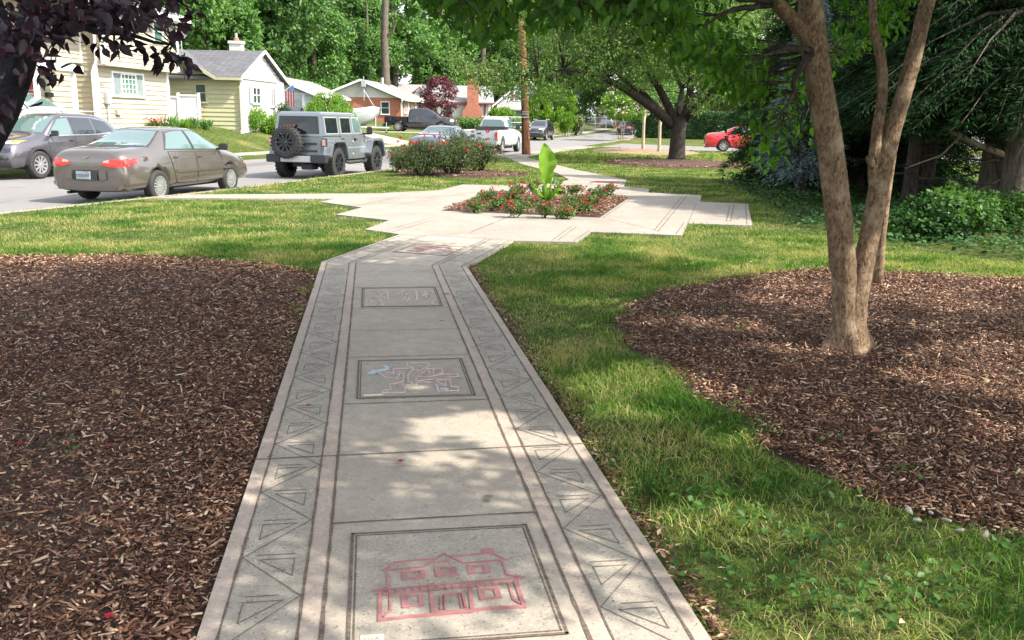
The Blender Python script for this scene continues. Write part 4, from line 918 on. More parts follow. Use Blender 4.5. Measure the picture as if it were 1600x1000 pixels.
car('white_suv', 'white SUV standing in the driveway before the red door, behind the slate SUV', 'car', -17.0, 31.6, 104, suv_rows, (-1.36, 1.36), .36, .23, .92, 'white', 'alloy', 10, suv_spec('white', grille=False), g=.58)
car('suv', 'black SUV at the far kerb half hidden by the brown utility pole', 'car', 2.15, 79.5, 194, suv_rows, (-1.36, 1.36), .36, .23, .92, 'black', 'alloy', 10, suv_spec('black', 'glass_dark', False))
car('white_suv', 'white SUV on the far lawn street seen between dark trunks at the right edge', 'car', 26.5, 44.0, 100, suv_rows, (-1.36, 1.36), .36, .23, .92, 'white', 'alloy', 10, suv_spec('white', grille=False))
# ---- small cars
sm_rows = [row(-2.2, .72, .5, .68, .62, .55, .70, .36), row(-2.14, .92, .58, .86, .74, .6, .80, .32), row(-1.9, .98, .6, .9, .78, .6, .86), row(-1.35, 1.02, .6, .92, .80, .58, .87), row(-.85, 1.33, .52, .95, .80, .58, .87), row(-.5, 1.41, .54, .95, .81, .58, .87), row(.1, 1.41, .55, .94, .81, .58, .87), row(.35, 1.37, .54, .93, .81, .58, .87), row(1.05, 1.0, .6, .9, .8, .58, .86), row(1.7, .87, .58, .8, .76, .56, .84), row(2.05, .74, .5, .68, .68, .5, .76, .3), row(2.12, .56, .42, .52, .6, .44, .66, .3)]
car('sedan', 'glossy red sedan standing side on in the side street at the right', 'car', 13.55, 53.6, 98, sedan_rows, (-1.36, 1.36), .325, .20, .89, 'red', 'alloy', 7, sedan_spec('red', 'glass_car'), g=.03)
car('sedan', 'steel blue sedan with a grey vinyl roof parked behind the rose bushes', 'car', -2.95, 38.4, 13.5, sedan_rows, (-1.36, 1.36), .315, .20, .89, 'steel', 'alloy', 9, sedan_spec('steel', 'glass_car'))
def hatch_far(paint): return sedan_spec(paint, 'glass_dark')
car('sedan', 'dark sedan far up the road beside the hedge and pink flowering tree', 'car', 12.2, 101, 14, sm_rows, (-1.3, 1.3), .31, .2, .87, 'black', 'alloy', 8, hatch_far('black'))
car('suv', 'small silver SUV farthest up the road near the chain link fence', 'car', 12.35, 121, 16, suv_rows, (-1.36, 1.36), .36, .23, .92, 'silver', 'alloy', 8, suv_spec('silver', 'glass_dark', False), g=Gf(13.5, 121)+.02)
car('sedan', 'black car at the pale blue garage seen just over the silver off roader', 'car', -13.7, 54.5, 75, sm_rows, (-1.3, 1.3), .31, .2, .87, 'black', 'alloy', 8, hatch_far('black'))

# ---- pickups
cab_rows = lambda y0: [row(y0-.02, 1.10, .60, 1.0, .84, .70, .90, .42), row(y0, 1.22, .62, 1.14, .88, .72, .93, .40), row(y0+.03, 1.74, .60, 1.20, .88, .75, .96, .40), row(y0+.12, 1.87, .63, 1.20, .89, .75, .97, .40), row(y0+.9, 1.90, .64, 1.20, .89, .75, .97, .40)]
cab_front = [row(.95, 1.86, .63, 1.19, .89, .75, .97, .40), row(1.62, 1.30, .72, 1.14, .89, .75, .97, .40), row(1.9, 1.22, .76, 1.12, .89, .75, .97, .40), row(2.6, 1.17, .76, 1.06, .87, .75, .96, .40), row(2.86, 1.08, .70, 1.0, .82, .70, .93, .40), row(2.93, .70, .66, .66, .8, .6, .86, .42)]
def pickup(label, x, y, head, paint, y0, glass, dark, g=None, name='pickup_truck', crew=True, toolbox=False):
    def spec(root, sk):
        b = MB(); W_ = .96; yb = -2.90; yf = y0-.06
        for s_ in (-1, 1):
            pr = [(yb, .52), (yb, 1.17), (yf, 1.17), (yf, .46), (-1.78+.50, .46)]
            pr += [(-1.78+.50*math.cos(a), .42+.50*math.sin(a)) for a in np.linspace(0.08, math.pi-.08, 12)]+[(-1.78-.50, .46)]
            q = [Vector((s_*W_, a, c)) for a, c in pr]; b.extr(q, (-s_*.12, 0, 0))
            b.box((s_*(W_-.07), (yb+yf)/2, 1.19), (.16, yf-yb, .05))
        b.box((0, (yb+yf)/2, .70), (1.72, yf-yb-.05, .05)); b.box((0, yf-.03, .92), (1.7, .05, .5)); b.build('cargo_bed', X[paint], root, bevel=.012)
        b = MB(); b.box((0, yb-.02, .86), (1.66, .07, .62)); tg = b.build('tailgate', X[paint], root, bevel=.015)
        b = MB(); b.box((0, yb-.062, 1.03), (.22, .015, .07)); b.build('handle', X['black_trim'], tg)
        b = MB(); b.box((-.55, yb-.062, .80), (.26, .01, .05)); b.box((.50, yb-.062, .80), (.18, .01, .05)); b.box((0, yb-.062, .80), (.12, .01, .06)); b.build('emblem', X['steel'], tg)
        b = MB()
        b.box((0, yb-.12, .50), (1.86, .16, .18)); b.build('rear_bumper', X['black_trim' if dark else 'galv'], root, bevel=.02)
        def sd_(s, sg):
            b = MB(); b.box((sg*.90, yb-.03, .93), (.11, .1, .36)); b.build('tail_lamp', X['tail'], root, bevel=.01)
            ym = (y0+.95)/2+.05
            if crew:
                P1(root, sk, 'side_window', 'glass_dark', [(s, [(y0+.18, 1.27), (ym-.05, 1.26)], [(y0+.20, 1.74), (ym-.05, 1.76)], dict(nu=6, nv=4))]); door(root, sk, s, [(y0+.1, .5), (ym, .5)], [(y0+.1, 1.22), (ym, 1.21)], paint, (y0+.2, 1.08))
                P1(root, sk, 'side_window', glass, [(s, [(ym+.06, 1.26), (1.48, 1.24)], [(ym+.06, 1.76), (.92, 1.74)], dict(nu=6, nv=4))]); door(root, sk, s, [(ym+.02, .5), (1.5, .5)], [(ym+.02, 1.21), (1.55, 1.19)], paint, (ym+.15, 1.07))
            else:
                P1(root, sk, 'side_window', glass, [(s, [(y0+.14, 1.27), (1.48, 1.24)], [(y0+.2, 1.76), (.92, 1.74)], dict(nu=8, nv=4))]); door(root, sk, s, [(y0+.12, .5), (1.5, .5)], [(y0+.12, 1.21), (1.55, 1.19)], paint, (y0+.25, 1.07))
            mirror_(root, sk, s, 1.38, 1.28, 'black_trim', (.24, .1, .24))
            P1(root, sk, 'head_lamp', 'head', [('F', [(sg*.56, .86), (sg*.82, .86)], [(sg*.56, 1.02), (sg*.82, 1.02)], dict(nu=3, nv=2, off=.014)), (s, [(2.62, .88), (2.84, .88)], [(2.62, 1.02), (2.84, 1.0)], dict(nu=3, nv=2, off=.012))])
        both(sd_)
        P1(root, sk, 'rear_window', glass, [('B', [(-.66, 1.30), (.66, 1.30)], [(-.55, 1.74), (.55, 1.74)], dict(nu=8, nv=4))])
        P1(root, sk, 'windshield', glass, [('F', [(-.72, 1.33), (.72, 1.33)], [(-.55, 1.80), (.55, 1.80)], dict(nu=10, nv=5))])
        P1(root, sk, 'grille', 'black_trim', [('F', [(-.46, .72), (.46, .72)], [(-.46, 1.0), (.46, 1.0)], dict(nu=8, nv=3, off=.014))])
        if toolbox: b = MB(); b.box((0, yf-.32, 1.27), (1.80, .5, .20)); b.build('toolbox', X['black_trim'], root, bevel=.01)
    rows = cab_rows(y0)+cab_front
    return car(name, label, 'pickup truck', x, y, head, rows, (-1.78, 1.88), .40, .26, .97, paint, 'alloy', 8, spec, g=g)
_r = pickup('glossy black crew cab pickup standing side on in the driveway before the brick house', -7.9, 77, 97, 'black', -.95, 'glass_dark', True, g=Gf(-7.9, 77)+.03)
pickup('white pickup with a black box behind its cab, parked beside the utility pole', -1.15, 49.6, 13.5, 'white', -.20, 'glass_car', False, crew=False, toolbox=True)

# ---- boxy off roader (silver)
def offroader():
    x, y = -5.55, 27.45; root = empty('offroad_car', (x, y, Gf(x-.5, y)+.008), -rad(14), 'silver boxy four door off roader with a spare wheel on its tailgate', 'car')
    S = X['silver']; b = MB(); H = 1.9
    # tub as an outline with wheel openings
    pr = [(-2.05, .66), (-2.05, 1.17), (.92, 1.17), (.92, .50), (.65, .50), (-.72, .50), (-.84, .60)]
    pr += [(-1.36+.50*math.cos(a), .47+.50*math.sin(a)) for a in np.linspace(.25, math.pi-.38, 9)]
    b.extr([Vector((-.76, a, c)) for a, c in pr], (1.52, 0, 0)); b.build('body', S, root, bevel=.02)
    b = MB(); vs = []
    for yy, wv, z0, z1 in ((.92, .70, .70, 1.19), (1.5, .62, .70, 1.16), (2.02, .52, .66, 1.11), (2.1, .50, .66, 1.02)):
        vs.append([(-wv, yy, z0), (wv, yy, z0), (wv, yy, z1-.05), (wv*.8, yy, z1), (-wv*.8, yy, z1), (-wv, yy, z1-.05)])
    for v in vs: b.v += v
    for i in range(3):
        for j in range(6): b.f.append((i*6+j, i*6+(j+1) % 6, (i+1)*6+(j+1) % 6, (i+1)*6+j)); b.m.append(0)
    b.f += [(0, 1, 2, 3, 4, 5), tuple(18+j for j in range(6))]; b.m += [0, 0]; b.build('hood', S, root, bevel=.02)
    b = MB(); q0 = [(-.75, -2.05, 1.175), (.75, -2.05, 1.175), (.75, .42, 1.175), (-.75, .42, 1.175)]; q1 = [(-.67, -1.97, 1.80), (.67, -1.97, 1.80), (.66, .36, 1.79), (-.66, .36, 1.79)]; q2 = [(-.60, -1.88, 1.855), (.60, -1.88, 1.855), (.60, .30, 1.84), (-.60, .30, 1.84)]
    b.add(q0+q1+q2, [(3, 2, 1, 0)]+[(i, (i+1) % 4, 4+(i+1) % 4, 4+i) for i in range(4)]+[(4+i, 4+(i+1) % 4, 8+(i+1) % 4, 8+i) for i in range(4)]+[(8, 9, 10, 11)]); ht = b.build('hardtop', S, root, bevel=.02)
    b = MB(); q0 = [(-.75, .42, 1.175), (.75, .42, 1.175), (.72, .92, 1.18), (-.72, .92, 1.18)]; q1 = [(-.66, .36, 1.79), (.66, .36, 1.79), (.64, .50, 1.76), (-.64, .50, 1.76)]
    b.add(q0+q1, [(3, 2, 1, 0), (4, 5, 6, 7)]+[(i, (i+1) % 4, 4+(i+1) % 4, 4+i) for i in range(4)]); b.build('windshield_frame', S, root, bevel=.015)
    me = MB();
    for oo in ('tub',): pass
    def side_pt(sg, yy, zz, off): k = (zz-1.175)/(1.80-1.175); return Vector((sg*(.75+(.67-.75)*max(k, 0)+off), yy, zz))
    def pane(sg, y0, y1, z0, z1, mat, off=.008, y0t=None, y1t=None, nm='side_window'):
        b = MB(); y0t = y0 if y0t is None else y0t; y1t = y1 if y1t is None else y1t
        f = [side_pt(sg, y0, z0, off), side_pt(sg, y1, z0, off), side_pt(sg, y1t, z1, off), side_pt(sg, y0t, z1, off)]; b.extr(f, (-sg*.03, 0, 0)); return b.build(nm, X[mat], root)
    for sg in (1, -1):
        pane(sg, -1.86, -1.02, 1.24, 1.72, 'galv', .006, nm='window_frame'); pane(sg, -1.82, -1.06, 1.27, 1.69, 'glass_dark', .011)
        pane(sg, -.86, -.14, 1.24, 1.72, 'galv', .006, nm='window_frame'); pane(sg, -.82, -.18, 1.27, 1.69, 'glass_dark', .011)
        pane(sg, -.02, .66, 1.24, 1.72, 'galv', .006, y1t=.46, nm='window_frame'); pane(sg, .02, .62, 1.27, 1.69, 'glass_car', .011, y1t=.44)
        for (d0, d1) in ((-.92, -.10), (-.06, .84)):
            b = MB(); b.box((sg*.762, (d0+d1)/2, .87), (.012, d1-d0, .66)); d = b.build('door', S, root, bevel=.004)
            b = MB(); b.box((sg*.79, d0+.12, 1.08), (.04, .16, .045)); b.box((sg*.775, d0+.12, 1.08), (.02, .10, .08)); b.build('handle', X['black_trim'], d, bevel=.006)
            b = MB()
            for zz in (.66, 1.02): b.box((sg*.775, d1-.01, zz), (.02, .09, .06))
            b.build('hinge', X['galv'], d)
        b = MB(); b.box((sg*.765, -.05, .845), (.008, 1.75, .02)); b.build('crease', X['galv'], root)
        # flares
        for cy, nm in ((-1.36, 0), (1.42, 1)):
            b = MB(); pr = [(cy-.66, .66), (cy-.46, 1.02), (cy-.34, 1.09), (cy+.34, 1.09), (cy+.48, 1.0), (cy+.64, .60)]; q = [Vector((sg*.72, a, c)) for a, c in pr]; iq = [Vector((sg*.72, cy+(a-cy)*.86, c-.075)) for a, c in pr]
            for i in range(5): b.extr([q[i], q[i+1], iq[i+1], iq[i]], (sg*.23, 0, 0))
            b.build('fender_flare', X['silver'], root, bevel=.012)
            b = MB(); b.box((sg*.6, cy, .75), (.3, .8, .5)); b.build('wheel_well', X['black_trim'], root)
        b = MB(); b.tube([(sg*.80, -.75, .46), (sg*.86, -.6, .42), (sg*.86, .6, .42), (sg*.80, .78, .46)], .045); b.build('side_step', X['black_trim'], root)
        b = MB(); b.box((sg*.81, -2.08, 1.02), (.13, .10, .22)); tl = b.build('tail_lamp_housing', X['black_trim'], root, bevel=.01)
        b = MB(); b.box((sg*.81, -2.135, 1.02), (.09, .015, .17)); b.build('tail_lamp', X['tail_lt'], tl)
        b = MB(); b.box((sg*.84, .72, 1.24), (.26, .06, .06)); b.box((sg*.95, .74, 1.33), (.17, .10, .23)); b.build('side_mirror', X['black_trim'], root, bevel=.02)
        b = MB(); b.lathe([(2.08, .001), (2.13, .07), (2.12, .09), (2.08, .10)], 'Y', (sg*.36, 0, .90)); b.build('head_lamp', X['head'], root)
    b = MB(); b.add([(-.64, -2.035, 1.25), (.64, -2.035, 1.25), (.58, -1.985, 1.73), (-.58, -1.985, 1.73)], [(0, 1, 2, 3)]); b.v = [(p[0], p[1]-.015, p[2]) for p in b.v]; b.extr([Vector(p) for p in [(-.64, -2.05, 1.25), (.64, -2.05, 1.25), (.58, -2.0, 1.73), (-.58, -2.0, 1.73)]], (0, .03, 0)); b.build('rear_window', X['glass_dark'], root)
    b = MB(); b.box((-.02, -2.06, .90), (1.42, .03, .46)); b.build('tailgate', S, root, bevel=.006)
    b = MB(); b.box((.30, -2.09, .98), (.55, .04, .06)); b.box((.30, -2.09, .78), (.55, .04, .05)); b.build('gate_hinge', X['black_trim'], root)
    b = MB(); b.box((0, -2.20, .56), (.95, .14, .17)); b.build('bumper_center', X['galv'], root, bevel=.02)
    for sg in (1, -1): b = MB(); b.box((sg*.68, -2.16, .57), (.44, .24, .22)); b.build('bumper_end', X['black_trim'], root, bevel=.02)
    b = MB(); b.box((0, 2.24, .56), (1.5, .2, .2)); b.build('front_bumper', X['black_trim'], root, bevel=.02)
    b = MB(); b.box((0, 0, .50), (1.2, 3.6, .12)); b.box((.0, -1.5, .38), (.9, .18, .14)); b.box((.15, -1.7, .33), (.35, .4, .16)); b.build('chassis', X['black_trim'], root, bevel=.02)
    b = MB(); b.box((.0, 2.11, .85), (1.0, .05, .44)); b.build('grille', S, root, bevel=.01)
    for cy in (-1.36, 1.42):
        for sg in (1, -1): make_wheel(root, sg*.76, cy, .43, .30, 'mud', 8, sg)
    sw = make_wheel(root, -.22, -2.30, .43, .28, 'mud', 10, 1, .58); sw.name = 'spare_wheel'; sw.rotation_euler = (0, 0, -math.pi/2)
    b = MB(); b.box((-.22, -2.14, 1.01), (.2, .2, .2)); b.build('spare_mount', X['black_trim'], root)
    b = MB(); b.box((-.22, -2.12, 1.47), (.3, .06, .05)); b.build('brake_lamp', X['red_trim'], root)
offroader()

# ---- boat on its trailer
def boat():
    x, y = -13.0, 68; z = Gf(x, y)-.1; root = empty('boat', (x, y, z+.42), -rad(84), 'pale grey covered boat on a trailer beyond the weeping shrub', 'boat')
    b = MB(); st = [(-2.6, .95, .95, .15), (-1.2, 1.05, 1.0, .05), (.4, 1.02, 1.12, .0), (1.6, .75, 1.25, .15), (2.4, .35, 1.38, .5), (2.9, .03, 1.45, 1.1)]
    for yy, wv, zt, zb in st: b.v += [(-wv, yy, zt), (-wv*.85, yy, zb+.35), (0, yy, zb), (wv*.85, yy, zb+.35), (wv, yy, zt)]
    for i in range(5):
        for j in range(4): b.f.append((i*5+j, i*5+j+1, (i+1)*5+j+1, (i+1)*5+j)); b.m.append(0)
    b.f.append((0, 1, 2, 3, 4)); b.m.append(0); b.build('hull', X['siding_gray'], root, smooth=True)
    b = MB()
    for yy, wv, zt, zb in st: b.v += [(-wv*1.02, yy, zt-.03), (-wv*1.02, yy, zt+.10), (0, yy, zt+.16*(wv > .2)+.1), (wv*1.02, yy, zt+.10), (wv*1.02, yy, zt-.03)]
    for i in range(5):
        for j in range(4): b.f.append((i*5+j, i*5+j+1, (i+1)*5+j+1, (i+1)*5+j)); b.m.append(0)
    b.f.append((0, 1, 2, 3, 4)); b.m.append(0); b.build('cover', X['siding_white'], root, smooth=True)
    t = empty('boat_trailer', (x, y, z), -rad(84), 'galvanised trailer carrying the covered boat', 'trailer')
    b = MB()
    for s_ in (-1, 1): b.tube([(s_*.7, -2.4, .55), (s_*.7, 1.2, .55), (0, 3.6, .5)], .05, 6)
    b.tube([(-.7, -1, .55), (.7, -1, .55)], .05, 6); b.tube([(0, 2.6, .5), (0, 2.6, 1.3)], .05, 6); b.tube([(0, 3.4, .12), (0, 3.4, .9)], .035, 6); b.build('frame', X['galv'], t)
    for s_ in (-1, 1): make_wheel(t, s_*.95, -.9, .30, .18, 'alloy', 6, s_)
    b = MB(); b.lathe([(-.04, .001), (-.04, .12), (.04, .12), (.04, .001)], c=(0, 3.4, .12), n=16); b.build('jockey_wheel', X['rubber'], t)
boat()

# ================================================================== HOUSES
def hb(b, name, mat, root, **kw):
    o = b.build(name, X[mat] if isinstance(mat, str) else mat, root, **kw); o.location = -Vector(root.location); return o
def V2(a): return Vector((a[0], a[1], 0))
def wall(root, A, B, zb, zt, mat, apex=None, board=.2, name='wall', brick=False, lap=.038):
    """lap-sided (or plain) wall from A to B, outside on the right hand; apex=(fraction, rise) makes a gable on top"""
    A, B = V2(A), V2(B); L = (B-A).length; e = (B-A)/L; n = Vector((e.y, -e.x, 0)); b = MB()
    top = zt+(apex[1] if apex else 0)
    def span(z):
        if z <= zt or not apex: return 0, L
        k = (z-zt)/apex[1]; return L*apex[0]*k, L-(L-L*apex[0])*k
    if brick:
        pts = [A+Vector((0, 0, zb)), B+Vector((0, 0, zb)), B+Vector((0, 0, zt))]+([A+e*L*apex[0]+Vector((0, 0, top))] if apex else [])+[A+Vector((0, 0, zt))]
        b.extr(pts, -n*.2)
    else:
        z = zb
        while z < top-.02:
            z1 = min(z+board, top); a0, a1 = span(z); c0, c1 = span(z1)
            p = [A+e*a0+n*lap+Vector((0, 0, z)), A+e*a1+n*lap+Vector((0, 0, z)), A+e*c1+n*.004+Vector((0, 0, z1)), A+e*c0+n*.004+Vector((0, 0, z1))]
            b.quad(*p); q = [A+e*a0+Vector((0, 0, z)), A+e*a1+Vector((0, 0, z))]; b.quad(q[0], q[1], p[1], p[0]); z = z1
        pts = [A+Vector((0, 0, zb)), B+Vector((0, 0, zb)), B+Vector((0, 0, zt))]+([A+e*L*apex[0]+Vector((0, 0, top))] if apex else [])+[A+Vector((0, 0, zt))]
        b.extr([p-n*.003 for p in pts], -n*.15)
    return hb(b, name, mat, root)
def wbox(root, A, B, t0, t1, z0, z1, d0, d1, name, mat, parent=None, bevel=0):
    A, B = V2(A), V2(B); e = (B-A).normalized(); n = Vector((e.y, -e.x, 0)); b = MB()
    q = [A+e*t0+n*d0, A+e*t1+n*d0, A+e*t1+n*d1, A+e*t0+n*d1]; b.prism([(p.x, p.y) for p in q], z0, z1)
    o = b.build(name, X[mat], parent or root, bevel=bevel); o.location = (0, 0, 0) if parent else -Vector(root.location); return o
def window(root, A, B, t0, t1, z0, z1, nx=1, nz=2, frame='white_trim', glass='win', shutters=None, fw=.07, out=.05, curtain=False, mw=.02):
    A, B = V2(A), V2(B); e = (B-A).normalized(); n = Vector((e.y, -e.x, 0)); b = MB()
    def bar(a0, a1, c0, c1, d0, d1): q = [A+e*a0+n*d0, A+e*a1+n*d0, A+e*a1+n*d1, A+e*a0+n*d1]; b.prism([(p.x, p.y) for p in q], c0, c1)
    bar(t0, t0+fw, z0, z1, 0, out+.03); bar(t1-fw, t1, z0, z1, 0, out+.03); bar(t0+fw, t1-fw, z1-fw, z1, 0, out+.028); bar(t0-.04, t1+.04, z0-.05, z0+fw*.6, 0, out+.05)
    for i in range(1, nx): x = t0+(t1-t0)*i/nx; bar(x-mw, x+mw, z0+fw*.6, z1-fw, out-.02, out+.012)
    for i in range(1, nz): z = z0+(z1-z0)*i/nz; bar(t0+fw, t1-fw, z-mw, z+mw, out-.018, out+.015)
    f = hb(b, 'window', frame, root)
    b = MB(); q = [A+e*(t0+fw*.5)+n*.03, A+e*(t1-fw*.5)+n*.03, A+e*(t1-fw*.5)+n*(out-.01), A+e*(t0+fw*.5)+n*(out-.01)]; b.prism([(p.x, p.y) for p in q], z0+.03, z1-.03); b.build('pane', X[glass], f)
    if curtain:
        for (c0, c1) in ((t0+fw, t0+(t1-t0)*.26), (t1-(t1-t0)*.26, t1-fw)):
            b = MB(); q = [A+e*c0+n*(out-.008), A+e*c1+n*(out-.008), A+e*c1+n*(out-.002), A+e*c0+n*(out-.002)]; b.prism([(p.x, p.y) for p in q], z0+fw, z1-fw); b.build('side_pane', X['curtain'], f)
    if shutters:
        for (c0, c1) in ((t0-.38, t0-.03), (t1+.03, t1+.38)): wbox(root, A, B, c0, c1, z0, z1, .03, .07, 'shutter', shutters)
    return f
def slab(root, pts, th, name, mat): b = MB(); b.extr([Vector(p) for p in pts], (0, 0, -th)); return hb(b, name, mat, root)
def beam(root, a, c, w_, h, name, mat):
    a, c = Vector(a), Vector(c); t = (c-a); L = t.length; t.normalize(); s = Vector((-t.y, t.x, 0)).normalized()*w_/2; u = Vector((0, 0, h/2)); b = MB()
    b.add([a-s-u, a+s-u, a+s+u, a-s+u, c-s-u, c+s-u, c+s+u, c-s+u], [(3, 2, 1, 0), (4, 5, 6, 7), (0, 1, 5, 4), (1, 2, 6, 5), (2, 3, 7, 6), (3, 0, 4, 7)]); return hb(b, name, mat, root)

def house_a():
    root = empty('house', (-18, 36, 1.0), 0, 'two storey beige sided house with an overhanging upper floor at the left', 'house')
    e = Vector((.1212, .9926, 0)); n = Vector((e.y, -e.x, 0)); A = Vector((-16.37, 36, 0)); L = 5.54; B = A+e*L; zb = .4; zf = 3.47
    wall(root, A, B, zb, zf, 'siding_beige')
    UA, UB = A+n*.38, B+n*.38+e*.35; zt = 5.75
    wall(root, UA, UB, zf, zt, 'siding_beige', board=.17)
    W0 = A-n*.9-e*8; W1 = A-n*.9; wall(root, W0, W1, zb, zf, 'siding_beige'); U0_ = A-n*.55-e*8; U1 = A-n*.55; wall(root, U0_, U1, zf, zt, 'siding_beige', board=.17)
    wall(root, U1+n*0, UA, zf, zt, 'siding_beige', board=.17); wall(root, W1, A, zb, zf, 'siding_beige'); wall(root, B, B-n*8, zb, zf, 'siding_beige'); wall(root, UB, UB-n*8, zf, zt, 'siding_beige'); wall(root, U0_-n*8, U0_, zb, zt, 'siding_beige')
    slab(root, [UA+Vector((0, 0, zf+.005)), UB+Vector((0, 0, zf+.005)), UB-n*.5+Vector((0, 0, zf+.005)), UA-n*.5+Vector((0, 0, zf+.005))], .05, 'overhang_soffit', 'white_trim')
    beam(root, UA+n*.02+Vector((0, 0, zf+.02)), UB+n*.02+Vector((0, 0, zf+.02)), .05, .14, 'skirt_board', 'siding_beige')
    for p, z0, z1 in ((UA, zf, zt), (UB, zf, zt), (A, zb, zf-.05), (B, zb, zf-.05), (U1, zf, zt)):
        b = MB(); c = p+n*.02; b.box((c.x, c.y, (z0+z1)/2), (.14, .14, z1-z0), rz=-.12); hb(b, 'corner_board', 'white_trim', root)
    # roof: eave along the street side, rising to a ridge
    ev = n*.55; z = zt
    E0, E1 = UA-e*9+ev, UB+ev+e*.35; Rg0, Rg1 = UA-e*9-n*4.2, UB-n*4.2+e*.35
    slab(root, [E0+Vector((0, 0, z)), E1+Vector((0, 0, z)), Rg1+Vector((0, 0, z+1.9)), Rg0+Vector((0, 0, z+1.9))], .16, 'roof', 'roof_dark'); slab(root, [Rg0+Vector((0, 0, z+1.9)), Rg1+Vector((0, 0, z+1.9)), Rg1-n*4.6+Vector((0, 0, z)), Rg0-n*4.6+Vector((0, 0, z))], .16, 'roof', 'roof_dark')
    wall(root, UB+e*.0, UB-n*8.4, zt, zt, 'siding_beige', apex=(.5, 1.8), name='gable')
    beam(root, E0+Vector((0, 0, z-.08)), E1+Vector((0, 0, z-.08)), .14, .2, 'gutter', 'white_trim'); slab(root, [E0+Vector((0, 0, z-.17)), E1+Vector((0, 0, z-.17)), E1-n*.7+Vector((0, 0, z-.17)), E0-n*.7+Vector((0, 0, z-.17))], .03, 'eave_soffit', 'white_trim')
    beam(root, E1+Vector((0, 0, z-.08)), Rg1+Vector((0, 0, z+1.82)), .06, .22, 'rake_board', 'white_trim')
    window(root, A, B, 1.07, 3.5, 2.30, 3.26, 1, 1, curtain=True, glass='win_green'); f = window(root, A, B, 1.72, 2.86, 2.38, 3.18, 4, 4, glass='win_green', fw=.03, out=.065, mw=.009)
    window(root, UA, UB, 1.35, 2.25, 4.62, 5.5, 1, 2, glass='win_green'); window(root, UA, UB, 3.85, 4.7, 4.62, 5.5, 1, 2, glass='win_green')
    # downspouts
    for pts in ([UA-n*.25-e*.08, A-n*.05-e*.12],):
        u, l = pts; b = MB(); b.tube([u+Vector((0, 0, zt-.1)), u+Vector((0, 0, zf+.1)), l+Vector((0, 0, zf-.35)), l+Vector((0, 0, .8))], .05, 8); hb(b, 'downspout', 'white_trim', root)
    q = B+n*.07; b = MB(); b.tube([q+Vector((0, 0, zf-.1)), q+Vector((0, 0, .8))], .045, 8); hb(b, 'downspout', 'white_trim', root)
    wbox(root, A, B, .42, .72, 1.95, 2.38, .03, .18, 'meter_box', 'galv', bevel=.02); q = A+e*.57+n*.1; b = MB(); b.tube([q+Vector((-.0, 0, 1.95)), q+Vector((0, 0, 1.2))], .03, 6); b.tube([q+e*.1+Vector((0, 0, 1.95)), q+e*.1+Vector((0, 0, 1.2))], .02, 6); hb(b, 'conduit', 'galv', root)
    wbox(root, A, B, 1.15, 1.5, 1.55, 1.75, .03, .15, 'wall_vent', 'siding_beige')
    t = link('house_number', text_mesh('404', .2), X['groove'], root); t.matrix_local = Matrix.Translation(A+e*.35+n*.035+Vector((0, 0, 2.62))-Vector(root.location)) @ Matrix((e, Vector((0, 0, 1)), n)).transposed().to_4x4()
    # entrance at the left
    wbox(root, W0, W1, 4.7, 5.55, 1.05, 3.0, .02, .08, 'door_frame', 'white_trim'); d = wbox(root, W0, W1, 4.78, 5.47, 1.08, 2.92, .085, .12, 'door', 'red_door'); wbox(root, W0, W1, 4.78, 5.47, 1.75, 1.83, .121, .14, 'door_rail', 'white_trim')
    wbox(root, W0, W1, 6.05, 6.45, 2.15, 2.32, .03, .15, 'mailbox', 'black_trim', bevel=.02)
    c0, c1 = W0+e*3.6, W0+e*6.2
    slab(root, [c0+n*1.5+Vector((0, 0, 3.25)), c1+n*1.5+Vector((0, 0, 3.25)), c1+Vector((0, 0, 3.75)), c0+Vector((0, 0, 3.75))], .05, 'porch_roof', 'roof_gray'); beam(root, c0+n*1.5+Vector((0, 0, 3.16)), c1+n*1.5+Vector((0, 0, 3.16)), .12, .2, 'porch_fascia', 'white_trim'); beam(root, c1+n*1.5+Vector((0, 0, 3.14)), c1+Vector((0, 0, 3.62)), .08, .18, 'porch_fascia', 'white_trim')
    for c in (c0+e*.1, c1-e*.35): q = c+n*1.35; b = MB(); b.box((q.x, q.y, 2.1), (.14, .14, 2.1)); hb(b, 'porch_post', 'white_trim', root)
house_a()

